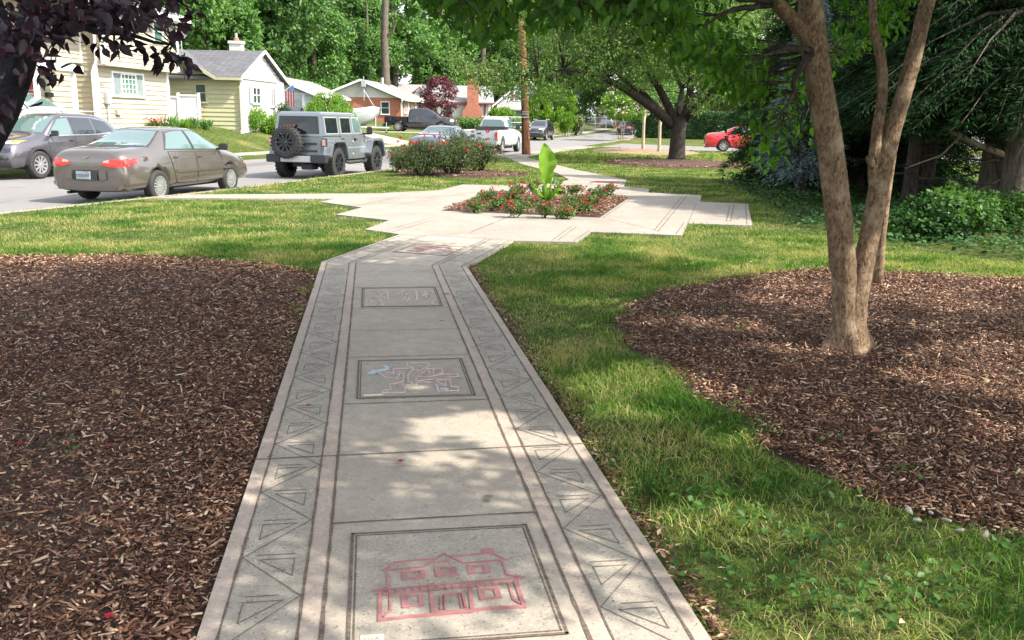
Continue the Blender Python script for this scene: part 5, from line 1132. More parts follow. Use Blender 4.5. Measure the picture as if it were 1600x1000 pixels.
def house_b():
    root = empty('house', (-16, 48, .95), 0, 'pale yellow sided single storey house with a white front gable and satellite dish', 'house')
    zb, zt = .5, 3.42; A0, A1, C = (-19.6, 45), (-14.7, 45), (-13.5, 45); D = (-12.95, 50.8); bk = (-18.8, 56)
    wall(root, A0, A1, zb, zt, 'siding_yellow', apex=(.5, 1.35), board=.21); wall(root, A1, C, zb, zt, 'siding_yellow', board=.21); wall(root, C, D, zb, zt, 'siding_white', board=2.9, lap=.005); wall(root, (-13.47, 44.9), (-12.90, 50.9), zt-.05, zt-.02, 'siding_white', apex=(.5, 1.35), board=.21, name='gable'); wall(root, D, (-18, 51.3), zb, zt, 'siding_yellow')
    zr = zt+1.37
    # wing roof (ridge runs back from the street gable)
    slab(root, [(-16.8, 44.65, zt-.02), (-13.25, 44.65, zt-.02), (-12.95, 47.9, zr+.08), (-17.0, 48.2, zr+.08)], .1, 'roof', 'roof_dark'); slab(root, [(-17, 48.2, zr+.08), (-12.95, 47.9, zr+.08), (-12.6, 51.2, zt-.02), (-17, 51.5, zt-.02)], .1, 'roof', 'roof_dark')
    # main roof
    slab(root, [(-14.55, 44.6, zt-.05), (-14.2, 56, zt-.05), (-16.8, 56, zr+.06), (-17.15, 44.6, zr+.06)], .1, 'roof', 'roof_dark'); slab(root, [(-17.15, 44.6, zr+.06), (-16.8, 56, zr+.06), (-19.6, 56, zt-.05), (-19.8, 44.6, zt-.05)], .1, 'roof', 'roof_dark')
    beam(root, (-14.5, 44.57, zt-.08), (-17.15, 44.57, zr+.02), .05, .16, 'rake_board', 'siding_yellow'); beam(root, (-19.8, 44.57, zt-.08), (-17.15, 44.57, zr+.02), .05, .16, 'rake_board', 'siding_yellow')
    beam(root, (-13.22, 44.62, zt-.06), (-12.92, 47.9, zr+.04), .05, .15, 'rake_board', 'white_trim'); beam(root, (-12.92, 47.9, zr+.04), (-12.57, 51.25, zt-.06), .05, .15, 'rake_board', 'white_trim')
    beam(root, (-14.5, 44.6, zt-.1), (-13.25, 44.6, zt-.1), .1, .12, 'gutter', 'siding_yellow')
    b = MB(); b.tube([(-13.35, 44.72, zt-.1), (-13.43, 44.9, zt-.4), (-13.43, 44.9, .9)], .05, 8); hb(b, 'downspout', 'siding_yellow', root)
    window(root, A0, A1, 3.95, 4.55, 2.2, 3.1, 1, 2, frame='siding_yellow'); window(root, A0, A1, 2.35, 2.75, 2.25, 3.1, 1, 2, frame='white_trim'); window(root, C, D, 1.6, 2.75, 2.2, 3.05, 2, 2, shutters='shutter'); window(root, C, D, 4.15, 4.85, 2.1, 3.05, 2, 1)
    for t in (5.15, 5.5, 5.78): wbox(root, C, D, t, t+.14, .8, 3.4, .0, .16, 'porch_post', 'white_trim')
    b = MB(); b.box((-14.5, 48.3, 5.0), (.62, .5, .7)); b.box((-14.5, 48.3, 5.28), (.72, .6, .14)); ch = hb(b, 'chimney', 'siding_white', root); b = MB(); b.tube([(-14.5, 48.3, 5.3), (-14.5, 48.3, 5.52)], .13, 10); q = b.build('chimney_pot', X['brick'], ch); b = MB(); b.tube([(-14.5, 48.3, 5.52), (-14.5, 48.3, 5.75)], .07, 8); b.build('flue', X['galv'], ch)
    b = MB(); b.lathe([(0, .001), (.02, .2), (.08, .36)], 'X', (0, 0, 0), 20); b.lathe([(.075, .36), (.012, .2), (-.01, .001)], 'X', (0, 0, 0), 20)
    ds = b.build('satellite_dish', X['galv'], root, smooth=True); ds.location = Vector((-16.55, 46.2, 5.45))-Vector(root.location); ds.rotation_euler = (0, -.5, 2.6); b = MB(); b.tube([(-16.6, 46.2, 5.42), (-16.6, 46.2, 4.7)], .025, 6); b.tube([(-16.6, 46.2, 5.0), (-16.9, 46.2, 4.75)], .015, 6); b.tube([(-16.6, 46.2, 5.35), (-16.95, 45.9, 5.6)], .015, 6); hb(b, 'dish_mast', 'galv', root)
    t = empty('flag', (-12.75, 50.6, 2.9), 0, 'small striped red and white flag hanging at the porch of the yellow house', 'flag')
    b = MB(); b.tube([(0, 0, 0), (.7, -.35, .45)], .02, 6); b.build('flagpole', X['white_trim'], t)
    b = MB()
    for k in range(7):
        x0 = .12+k*.07; b.add([(x0, -.06, -.75), (x0+.07, -.09, -.78), (x0+.07, -.1-.02*(k % 2), .1+k*.035), (x0, -.07, .07+k*.035)], [(0, 1, 2, 3)], 0 if k % 2 == 0 else 1)
    b.build('cloth', [X['flag_red'], X['siding_white']], t); b = MB(); b.quad((.36, -.115, .05), (.62, -.13, .05), (.62, -.13, .38), (.36, -.115, .24)); b.build('canton', X['flag_blue'], t)
house_b()
t = empty('vinyl_fence', (-16.3, 44.3, .95), 0, 'bright white vinyl fence gate between the beige and the yellow house', 'fence')
for (x0, x1, z1) in ((-17.05, -16.28, 2.42), (-16.18, -15.3, 2.5)):
    b = MB(); b.box(((x0+x1)/2, 44.3, (.9+z1)/2), (x1-x0, .05, z1-.9)); b.box(((x0+x1)/2, 44.29, z1), (x1-x0, .09, .09)); o = b.build('fence_panel', X['vinyl'], t, bevel=.005); o.location = (16.3, -44.3, -.95)
for x0 in (-16.23, -15.25): b = MB(); b.box((x0, 44.3, 1.75), (.11, .11, 1.75)); o = b.build('fence_post', X['vinyl'], t); o.location = (16.3, -44.3, -.95)

def simple_gable(name, label, A, B, depth, zb, zt, rise, wallm, roofm, trim='white_trim', board=.2, ov=.4, lower=None, split=None, backdir=None):
    """gable end A-B faces the viewer; the ridge runs back for depth metres"""
    A, B = V2(A), V2(B); e = (B-A).normalized(); n = Vector((e.y, -e.x, 0)); bk = -n if backdir is None else Vector(backdir).normalized(); L = (B-A).length; mid = (A+B)/2
    root = empty(name, (mid.x, mid.y, zb), 0, label, 'house')
    if lower: wall(root, A, B, zb-.4, zt, lower, brick=True); wall(root, A+n*.02, B+n*.02, zt, zt, wallm, apex=(.5, rise), name='gable', board=board); wall(root, B, B+bk*depth, zb-.4, zt, lower, brick=True); wall(root, A+bk*depth, A, zb-.4, zt, lower, brick=True)
    else: wall(root, A, B, zb-.4, zt, wallm, apex=(.5, rise), board=board); wall(root, B, B+bk*depth, zb-.4, zt, wallm, board=board); wall(root, A+bk*depth, A, zb-.4, zt, wallm, board=board)
    k = rise/(L/2); dz = ov*k
    up = lambda p, z: Vector((p.x, p.y, z))
    f0 = n*ov
    slab(root, [up(B+f0+e*ov, zt-dz+.12), up(B+bk*depth+e*ov, zt-dz+.12), up(mid+bk*depth, zt+rise+.12), up(mid+f0, zt+rise+.12)], .12, 'roof', roofm); slab(root, [up(mid+f0, zt+rise+.12), up(mid+bk*depth, zt+rise+.12), up(A+bk*depth-e*ov, zt-dz+.12), up(A+f0-e*ov, zt-dz+.12)], .12, 'roof', roofm)
    beam(root, up(B+f0*1.06+e*ov, zt-dz+.03), up(mid+f0*1.06, zt+rise+.03), .05, .2, 'rake_board', trim); beam(root, up(A+f0*1.06-e*ov, zt-dz+.03), up(mid+f0*1.06, zt+rise+.03), .05, .2, 'rake_board', trim); beam(root, up(B+f0+e*ov*1.05, zt-dz), up(B+bk*depth+e*ov*1.05, zt-dz), .08, .14, 'gutter', trim)
    return root, A, B, e, n, bk
# pale blue garage house
r_, A, B, e, n, bk = simple_gable('garage_house', 'low pale blue house with a garage door and brown shingle roof beside the yellow house', (-17.6, 58), (-12.8, 58), 11, .9, 3.05, .95, 'siding_blue', 'roof_brown', board=1.1)
wbox(r_, A, B, 2.75, 4.1, .8, 2.6, .03, .07, 'garage_door', 'siding_gray'); wbox(r_, A, B, 4.15, 4.3, .8, 3.0, .02, .08, 'door_frame', 'white_trim'); wbox(r_, A, B, 2.5, 4.8, 2.95, 3.05, .02, .07, 'trim_board', 'white_trim')
# brick house
r_, A, B, e, n, bk = simple_gable('brick_house', 'red brick house with a white sided gable and grey roof behind the black pickup', (-18.6, 88), (-10.9, 88), 13, .9, 3.5, 1.55, 'siding_white', 'roof_brown', lower='brick', board=.24, ov=.5, backdir=(.09, 1, 0))
window(r_, A, B, 5.7, 6.55, 1.95, 3.15, 1, 2); B2 = B+bk*13
for t0 in (1.2, 4.6, 7.4, 10): window(r_, B, B2, t0, t0+.9, 2.1, 3.2, 1, 2)
for t0 in (2.6, 6.2, 9.2): wbox(r_, B, B2, t0, t0+.5, 1.4, 3.4, .02, .1, 'porch_post', 'white_trim')
b = MB(); b.tube([(-10.75, 87.4, 3.3), (-10.9, 87.7, 2.9), (-10.9, 87.8, .9)], .08, 8); hb(b, 'downspout', 'white_trim', r_)
b = MB(); b.tube([(-13.6, 94, 4.2), (-13.6, 94, 5.6)], .16, 8); hb(b, 'roof_vent', 'galv', r_)
b = MB(); b.tube([(-14.4, 87.4, 3.2), (-14.4, 87.4, 5.4)], .05, 6); b.tube([(-14.4, 87.4, 4.2), (-13.2, 87.6, 2.2)], .025, 6); b.tube([(-14.4, 87.4, 4.4), (-15.6, 87.6, 3.2)], .02, 6); b.box((-14.4, 87.35, 4.75), (.4, .3, .6)); hb(b, 'service_mast', 'galv', r_)
# white house with the big chimney
def house_e():
    zb, zt = 1.0, 3.55; A, B = (-13.2, 106), (-2.9, 107.5); root = empty('house', (-8, 107, zb), 0, 'white house with maroon trim and a tall red brick chimney behind the maroon tree', 'house')
    wall(root, A, B, zb-.5, zt, 'siding_white', board=.24); wall(root, B, (-3.6, 114), zb-.5, zt, 'siding_white')
    slab(root, [(-13.6, 105.4, zt), (-2.5, 107.0, zt), (-2.9, 111, zt+2.0), (-13.9, 109.6, zt+2.0)], .14, 'roof', 'roof_gray'); slab(root, [(-13.9, 109.6, zt+2), (-2.9, 111, zt+2), (-3.3, 115, zt), (-14.2, 114, zt)], .14, 'roof', 'roof_gray')
    beam(root, (-13.6, 105.35, zt-.1), (-2.5, 106.95, zt-.1), .08, .16, 'gutter', 'red_trim')
    GA, GB = (-12.6, 104.6), (-9.2, 104.9); wall(root, GA, GB, zb-.5, zt, 'siding_white', apex=(.5, 1.35)); wall(root, GB, (-9.4, 107), zb-.5, zt, 'siding_white')
    for s_ in (0, 1):
        p0 = (-12.95, 104.35, zt-.1) if s_ == 0 else (-8.85, 104.65, zt-.1); beam(root, p0, (-10.9, 104.5, zt+1.5), .06, .16, 'rake_board', 'red_trim'); slab(root, [(p0[0], p0[1], zt), (-10.9, 104.5, zt+1.6), (-11.3, 108, zt+1.6), (p0[0]-.3, 107.5, zt)], .08, 'roof', 'roof_gray')
    window(root, A, B, 4.9, 5.8, 1.9, 3.2, 1, 2, frame='red_trim'); window(root, A, B, 8.0, 8.8, 1.9, 3.1, 1, 2, frame='red_trim')
    wbox(root, A, B, 9.6, 9.8, .8, 3.5, .02, .1, 'corner_board', 'red_trim'); wbox(root, A, B, 10.1, 10.35, .8, 3.6, .02, .14, 'corner_board', 'white_trim')
    b = MB(); y0 = 106.4
    pr = [(-6.45, .6), (-3.95, .6), (-3.95, 2.6), (-4.35, 3.3), (-4.35, 5.75), (-5.65, 5.75), (-5.65, 3.3), (-6.1, 2.6)]; b.extr([Vector((x+.05, y0-.35, z)) for x, z in pr], (0, .9, .0)); b.box((-4.95, y0+.1, 5.8), (1.45, 1.05, .16)); ch = hb(b, 'chimney', 'brick', root)
    for x0, z1 in ((-5.2, 6.15), (-4.7, 6.1)): b = MB(); b.tube([(x0, y0+.1, 5.85), (x0, y0+.1, z1)], .15, 8); b.build('chimney_pot', X['brick'], ch)
house_e()
# grey dormer house
def house_f():
    zb, zt = 1.2, 3.6; root = empty('house', (1.5, 117, zb), 0, 'grey sided house with maroon shutters partly behind the utility pole', 'house')
    A, B = (-2.4, 114), (4.2, 115.5); wall(root, A, B, zb-.5, zt, 'siding_gray', apex=(.55, 3.1)); wall(root, B, (3.4, 124), zb-.5, zt, 'siding_gray')
    slab(root, [(-2.9, 113.5, zt-.35), (1.3, 114.2, zt+3.25), (.6, 124, zt+3.25), (-3.6, 123.5, zt-.35)], .14, 'roof', 'roof_gray'); slab(root, [(1.3, 114.2, zt+3.25), (4.7, 115, zt-.4), (4.0, 124.5, zt-.4), (.6, 124, zt+3.25)], .14, 'roof', 'roof_gray')
    beam(root, (-2.9, 113.4, zt-.4), (1.3, 114.1, zt+3.2), .06, .2, 'rake_board', 'white_trim'); beam(root, (1.3, 114.1, zt+3.2), (4.7, 114.9, zt-.45), .06, .2, 'rake_board', 'white_trim')
    window(root, A, B, 2.2, 3.2, 4.0, 5.1, 1, 2, shutters='red_trim'); window(root, A, B, 4.3, 5.2, 1.9, 3.1, 1, 2)
    slab(root, [(-2.3, 112.2, zt-.7), (3.8, 113.4, zt-.7), (3.9, 115.4, zt), (-2.3, 114.1, zt)], .1, 'porch_roof', 'roof_gray')
house_f()
def house_g():
    zb, zt = 1.4, 4.6; root = empty('house', (8.8, 141, zb), 0, 'distant bluish house with dark shutters behind the lime green hedge', 'house')
    A, B = (5.8, 140), (12.2, 141); wall(root, A, B, zb-.6, zt, 'siding_blue', apex=(.5, 1.8)); wall(root, B, (11.5, 149), zb-.6, zt, 'siding_blue')
    slab(root, [(5.3, 139.5, zt-.25), (9, 140, zt+1.9), (8.2, 149, zt+1.9), (4.6, 148.5, zt-.25)], .14, 'roof', 'roof_dark'); slab(root, [(9, 140, zt+1.9), (12.7, 140.6, zt-.25), (11.9, 149.5, zt-.25), (8.2, 149, zt+1.9)], .14, 'roof', 'roof_dark')
    window(root, A, B, 3.0, 4.2, 2.4, 4.2, 1, 2, shutters='black_trim'); wbox(root, A, B, 4.9, 5.2, 1.2, 4.5, .1, .4, 'porch_post', 'white_trim')
house_g()
# distant pale house behind the right-hand trees
r_, A, B, e, n, bk = simple_gable('house', 'pale far house glimpsed between the dark trunks at the right edge', (36, 76), (47, 72), 10, .0, 3.2, 1.8, 'siding_white', 'roof_gray')
window(r_, A, B, 2, 3.2, 1.0, 2.3, 1, 2); window(r_, A, B, 7, 8.2, 1.0, 2.3, 1, 2)

# chain link fences
def chain(A, B, h, label):
    A, B = V2(A), V2(B); L = (B-A).length; e = (B-A).normalized(); r = empty('chain_link_fence', (A.x, A.y, Gf(A.x, A.y)), 0, label, 'fence'); b = MB(); k = 0
    n_ = max(2, int(L/2.4)); pts = []
    for i in range(n_+1): p = A+e*L*i/n_; z = Gf(p.x, p.y); pts.append(Vector((p.x, p.y, z))); b = MB(); b.tube([Vector((p.x, p.y, z)), Vector((p.x, p.y, z+h))], .04, 6); hb(b, 'fence_post', 'galv', r)
    b = MB()
    for z in (h, h*.5, .08): b.tube([p+Vector((0, 0, z)) for p in pts], .022, 5)
    hb(b, 'rail', 'galv', r); b = MB(); m = int(L/.22)
    for i in range(m):
        for s_ in (1, -1):
            a, c = A+e*L*i/m, A+e*(L*i/m+s_*h*.9)
            if (c-A).dot(e) < 0 or (c-A).dot(e) > L: continue
            b.tube([Vector((a.x, a.y, Gf(a.x, a.y)+.06)), Vector((c.x, c.y, Gf(c.x, c.y)+h-.04))], .007, 3, cap=False)
    hb(b, 'mesh', 'galv', r)
chain((-3.6, 99), (2.6, 101), 1.15, 'chain link fence in front of the white house with the chimney'); chain((8.4, 112), (11.5, 116.5), 1.5, 'chain link fence behind the bin far up the road')

# utility poles and cable
def pole(label, x, y, h, r0, r1, mat, lean=(0, 0), n=12, name='utility_pole'):
    z = Gf(x, y); t = empty(name, (x, y, z), 0, label, 'pole'); b = MB(); pts = []; rs = []
    for i in range(n): k = i/(n-1); pts.append((lean[0]*h*k, lean[1]*h*k, -.2+(h+.2)*k)); rs.append(r0+(r1-r0)*k)
    b.tube(pts, rs, 14); b.build('post', X[mat], t, smooth=True); return t
t = pole('orange brown wooden utility pole at the kerb beside the white pickup', .58, 43.8, 6.2, .19, .155, 'bark_red', (-.06, 0))
b = MB()
for z_, w_ in ((1.75, .03), (1.9, .02), (2.0, .02)): b.box((-.1, -.19, z_), (.34, .05, w_+.03))
b.build('metal_band', X['galv'], t); b = MB(); b.tube([(-.20, -.10, 0), (-.26, -.12, 2.2), (-.40, -.05, 5)], .05, 8); b.build('conduit', X['bark_dark'], t)
b = MB(); q = [Vector((.25, 43.8, 4.25)).lerp(Vector((7.2, 40, 2.9)), k/12)-Vector((0, 0, math.sin(math.pi*k/12)*.25)) for k in range(13)]; b.tube(q, .02, 5); o = b.build('overhead_cable', X['black_trim']); tag(o, 'thin black cable running right from the utility pole', 'cable')
t = empty('tree_snag', (-13.7, 97, Gf(-13.7, 97)), 0, 'tall bare dark trunk with a broken stub rising behind the brick house', 'tree')
b = MB(); b.tube([(0, 0, -.2), (.05, 0, 4), (-.05, 0, 8), (.1, 0, 12), (.05, 0, 20)], [.5, .45, .4, .34, .25], 12); b.build('trunk', X['bark_grey'], t, smooth=True); b = MB(); b.tube([(.3, -.1, 8.6), (.9, -.3, 8.9), (1.25, -.4, 9.8)], [.16, .11, .05], 8); b.build('stub', X['bark_grey'], t)
# waste bin
t = empty('waste_bin', (6.9, 98, Gf(6.3, 98)), .2, 'grey wheeled waste bin standing on the far kerb', 'bin')
b = MB(); b.box((0, 0, .53), (.52, .55, 1.0), taper=1.18); b.build('body', X['bin'], t, bevel=.03); b = MB(); b.box((0, .02, 1.08), (.68, .72, .10)); b.build('lid', X['bin'], t, bevel=.03)
for s_ in (-1, 1): b = MB(); b.lathe([(s_*.24, .001), (s_*.24, .1), (s_*.30, .1), (s_*.30, .001)], c=(0, .28, .1), n=12); b.build('wheel', X['rubber'], t)
t = empty('covered_grill', (7.0, 101.5, Gf(6.5, 101.5)), 0, 'pale domed covered object behind the wheeled bin', 'cover'); b = MB(); b.box((0, 0, .7), (.9, .8, 1.4), taper=.9); b.ball((0, 0, 1.4), (.42, .4, .4), 14); b.build('cover', X['galv'], t, smooth=False, bevel=0)

# ================================================================== VEGETATION
def leaf_obj(name, pos, axis, nrm, L, W, mat, parent=None, near=False, fold=.15):
    V, Fq = leaves(np.asarray(pos), axis, nrm, L, W, fold, near); return link(name, np_mesh(name, V, Fq), X[mat], parent)
def lumps(c, r, k, shell=.55, zmin=-9, rng=RNG):
    d = rdir(k*3, rng); q = rng.uniform(shell, 1, len(d))[:, None]; p = d*q*np.array(r)
    p = p[p[:, 2]+c[2] > zmin][:k]; return p+np.array(c)
def clump_leaves(cs, n, sig, rng=RNG):
    """n leaves about each clump centre; leaf normals lean outwards so clumps shade like clumps"""
    k = len(cs); sg = np.broadcast_to(sig, (k,)) if np.ndim(sig) < 2 else sig
    o = rng.normal(size=(k, n, 3)); o /= np.maximum(np.linalg.norm(o, axis=2, keepdims=True), 1e-6); o *= rng.uniform(.35, 1, (k, n, 1))**.6
    o = o*np.reshape(sg, (k, 1, 1)); o[:, :, 2] *= .65; pos = (cs[:, None, :]+o).reshape(-1, 3); out = norm(o.reshape(-1, 3)); return pos, out
# sun patches seen on the ground in the photograph: leaves are cut out of the crowns along those beams to make them
SPOTS = [(P(700, 668), .15), (P(745, 655), .09), (P(800, 690), .13), (P(835, 700), .10), (P(668, 722), .07), (P(970, 600), .24), (P(1000, 590), .16), (P(955, 640), .12), (P(1085, 812), .12), (P(1110, 800), .10), (P(1230, 545), .16), (P(1190, 538), .12), (P(1080, 508), .16), (P(1130, 512), .14), (P(1010, 505), .13),
    (P(1430, 590), .16), (P(1500, 560), .28), (P(1560, 570), .28), (P(1585, 610), .2), (P(1470, 600), .15), (P(1555, 675), .12), (P(1590, 545), .25), (Vector((2.52, 6.22, .25)), .10), (Vector((2.52, 6.25, .5)), .07), (P(905, 470), .2), (P(860, 500), .15), (P(640, 610), .05), (P(1130, 690), .08), (P(1350, 950), .07), (P(890, 690), .05), (P(1200, 470), .18), (P(1480, 480), .2)]
def carve(pos, parent):
    o = np.array(parent.location); L = np.array(sd); keep = np.ones(len(pos), bool)
    for s_, r in SPOTS:
        q = pos+o-np.array(s_); d = q-(q@L)[:, None]*L; keep &= np.linalg.norm(d, axis=1) > r*1.6*(1+.35*np.sin(np.arctan2(d[:, 0], d[:, 2])*3))
    return keep
def crown(name, cs, n, sig, L, W, mat, parent=None, droop=.3, near=False, rng=RNG, nr=.9, fold=.15, gaps=False):
    pos, out = clump_leaves(cs, n, sig, rng)
    if gaps: k_ = carve(pos, parent); pos, out = pos[k_], out[k_]
    m = len(pos)
    ax = out*.6+rdir(m, rng)*.8; ax[:, 2] -= droop; nr_ = out*nr+rdir(m, rng)*.7+np.array([0, 0, .5])
    return leaf_obj(name, pos, ax, nr_, L*rng.uniform(.6, 1.25, m), W*rng.uniform(.7, 1.2, m), mat, parent, near, fold)
def bend(a, c, n=6, j=.05, sag=0):
    a, c = Vector(a), Vector(c); L = (c-a).length; pts = []
    for i in range(n+1):
        k = i/n; p = a.lerp(c, k); m = math.sin(math.pi*k)
        pts.append(p+Vector((random.gauss(0, j)*L*m, random.gauss(0, j)*L*m, random.gauss(0, j)*L*m*.5+sag*L*m)))
    return pts
def limb(b, pts, r0, r1, n=8): k = len(pts)-1; b.tube(pts, [r0+(r1-r0)*i/k for i in range(k+1)], n)
def twigs(b, cs, root_pts, r=.02, n=5, every=1):
    for c in cs[::every]:
        c = Vector(c); p = min(root_pts, key=lambda q: (q-c).length+(.6*max(0, q.z-c.z))); limb(b, bend(p, c, 3, .06), r, r*.3, n)

# ---- the near three-stemmed tree
def near_tree():
    base = P(1322, 548); root = empty('tree', (base.x, base.y, 0), 0, 'forked tree with scaly brown trunks in the right mulch bed, nearest tree at the right', 'tree')
    loc = Vector(root.location); b = MB(); D = base.y
    from mathutils import noise as mn
    def st(l, r, flare=False):
        P0 = [Yp(px, py, y)-loc for px, py, y in l]; r = [q*.87 for q in r]; pts = []; rs = []
        for i in range(len(P0)-1):
            a, p, q, c = P0[max(i-1, 0)], P0[i], P0[i+1], P0[min(i+2, len(P0)-1)]; m = max(3, int((q-p).length/.035))
            for k in range(m):
                t = k/m; pts.append(.5*((2*p)+(q-a)*t+(2*a-5*p+4*q-c)*t*t+(3*p-a-3*q+c)*t**3)); rs.append(r[i]+(r[i+1]-r[i])*t)
        pts.append(P0[-1]); rs.append(r[-1]); b0 = len(b.v); nn = 44; b.tube(pts, rs, nn)
        for i in range(len(pts)):
            for k in range(nn):
                v = Vector(b.v[b0+i*nn+k]); o = (v-pts[i]); o.normalize()
                d = mn.fractal(Vector((v.x*34, v.y*34, v.z*13)), 1, 2, 4)*.0045-abs(mn.noise(Vector((v.x*55, v.y*55, v.z*15+9))))*.007+mn.noise(v*9)*.004
                if v.z < .22: d += max(0, .22-v.z)**1.3*(.35+.55*max(0, math.sin(math.atan2(o.y, o.x)*4+1)))
                b.v[b0+i*nn+k] = tuple(v+o*d)
    st([(1322, 568, D), (1322, 545, D), (1322, 500, D), (1320, 450, D), (1316, 400, D-.02), (1308, 320, D-.05), (1297, 230, D-.1), (1284, 150, D-.12), (1274, 90, D-.15), (1268, 30, D-.2), (1262, -60, D-.3), (1255, -180, D-.4)], [.15, .125, .112, .105, .104, .104, .102, .10, .10, .095, .08, .06])
    st([(1328, 568, D), (1332, 520, D), (1338, 460, D), (1352, 400, D+.02), (1366, 330, D+.05), (1378, 270, D+.08), (1392, 215, D+.1), (1408, 160, D+.1), (1425, 100, D+.12), (1440, 40, D+.15), (1455, -20, D+.2), (1480, -140, D+.2)], [.12, .11, .10, .085, .078, .076, .068, .066, .063, .06, .055, .04])
    st([(1368, 300, D+.05), (1366, 262, D+.08), (1372, 200, D+.12), (1379, 140, D+.18), (1376, 90, D+.2), (1366, 45, D+.25), (1364, -20, D+.25), (1370, -120, D+.3)], [.05, .052, .046, .043, .04, .034, .03, .02])
    st([(1276, 95, D-.15), (1264, 66, D-.18), (1242, 35, D-.25), (1215, 5, D-.4), (1180, -40, D-.6), (1120, -110, D-1)], [.075, .06, .054, .05, .042, .03])
    st([(1364, 262, D+.06), (1358, 248, D+.02), (1362, 262, D)], [.03, .03, .012])
    tr = b.build('trunk', X['bark_near'], root, smooth=True)
    # bark relief
    me = tr.data; co = np.empty(len(me.vertices)*3); me.vertices.foreach_get('co', co)
    rng = np.random.default_rng(5)
    # crown: a broad dome, packed to shade the path, dapples cut out along sun beams
    cs = lumps((.5, -1.4, 4.9), (4.6, 5.2, 1.6), 860, .2, 3.5, rng); cs = cs[np.hypot(cs[:, 0]+loc.x, cs[:, 1]+loc.y) > .5]
    # holes that let patches of sun through
    wv = np.sin(cs[:, 0]*2.2+1)*np.sin(cs[:, 1]*2.0+2); cs = cs[wv > -1.5]
    crown('crown', cs, 190, .45, .10, .06, 'leaf_near', root, .5, False, rng, gaps=True)
    # hanging lower sprays that come into the picture
    env = [(650, -50), (672, 40), (720, 5), (760, 75), (800, 10), (850, 38), (890, 52), (940, 12), (1000, 36), (1040, 62), (1080, 100), (1120, 120), (1150, 150), (1180, 190), (1205, 280), (1235, 200), (1262, 130), (1300, 105), (1350, 100), (1400, 40), (1450, -5), (1510, -5), (1560, -40)]
    ex = [e[0] for e in env]; ey = [e[1] for e in env]
    pos = []; twg = []
    for k in range(390):
        px = rng.uniform(655, 1540) if k < 330 else rng.uniform(1080, 1260); lim = np.interp(px, ex, ey); py = lim-abs(rng.normal(0, 34))-rng.uniform(0, 14)
        if px > 1100 and py > 150 and rng.uniform() < .35: continue
        if 690 < px < 1180 and py < 20 and rng.uniform() < .25: py = rng.uniform(-40, 20)
        y = rng.uniform(6.7, 8.8) if px > 1215 else (rng.uniform(5.6, 8.2) if px > 1070 else rng.uniform(4.2, 6.6))
        c = np.array(Yp(px, py, y)); n = rng.integers(9, 17); twg.append(c)
        q = c+rng.normal(size=(n, 3))*np.array([.09, .12, .05])+np.array([0, 0, .05]); pos.append(q)
    pos = np.concatenate(pos)-np.array(loc); pos = pos[carve(pos, root)]; n = len(pos); ax = rdir(n, rng)*.75; ax[:, 2] -= .85; nr = rdir(n, rng)+np.array([0, -.3, .5])
    leaf_obj('hanging_leaves', pos, ax, nr, rng.uniform(.045, .095, n), rng.uniform(.026, .05, n), 'leaf_near', root, True, .3)
    b = MB(); limbs_ = []
    for k in range(26):
        a = rng.uniform(0, 2*math.pi); s = Vector((-.25 if k % 2 else .6, -.2, 2.6+rng.uniform(0, .9))); e = Vector((math.cos(a)*rng.uniform(2, 4), math.sin(a)*rng.uniform(2, 4), rng.uniform(3.3, 5.6))); p = bend(s, e, 6, .04); limb(b, p, .035, .01, 6); limbs_ += p
    for (ex_, ey_, yy) in ((700, -20, 4.6), (790, -30, 5.2), (900, 10, 5.0), (1000, -15, 5.4), (1100, 40, 5.6), (1180, 90, 5.8), (1215, 190, 5.9)):
        p = bend(Yp(1215, 5, base.y-.4)-loc if ex_ < 1150 else Yp(1272, 80, base.y-.2)-loc, Yp(ex_, ey_, yy)-loc, 8, .03, .05); limb(b, p, .028, .006, 6); limbs_ += p
    twigs(b, [Vector(c)-loc for c in twg], limbs_, .005, 4, 1); b.build('limbs', X['bark_dark'], root)
near_tree()

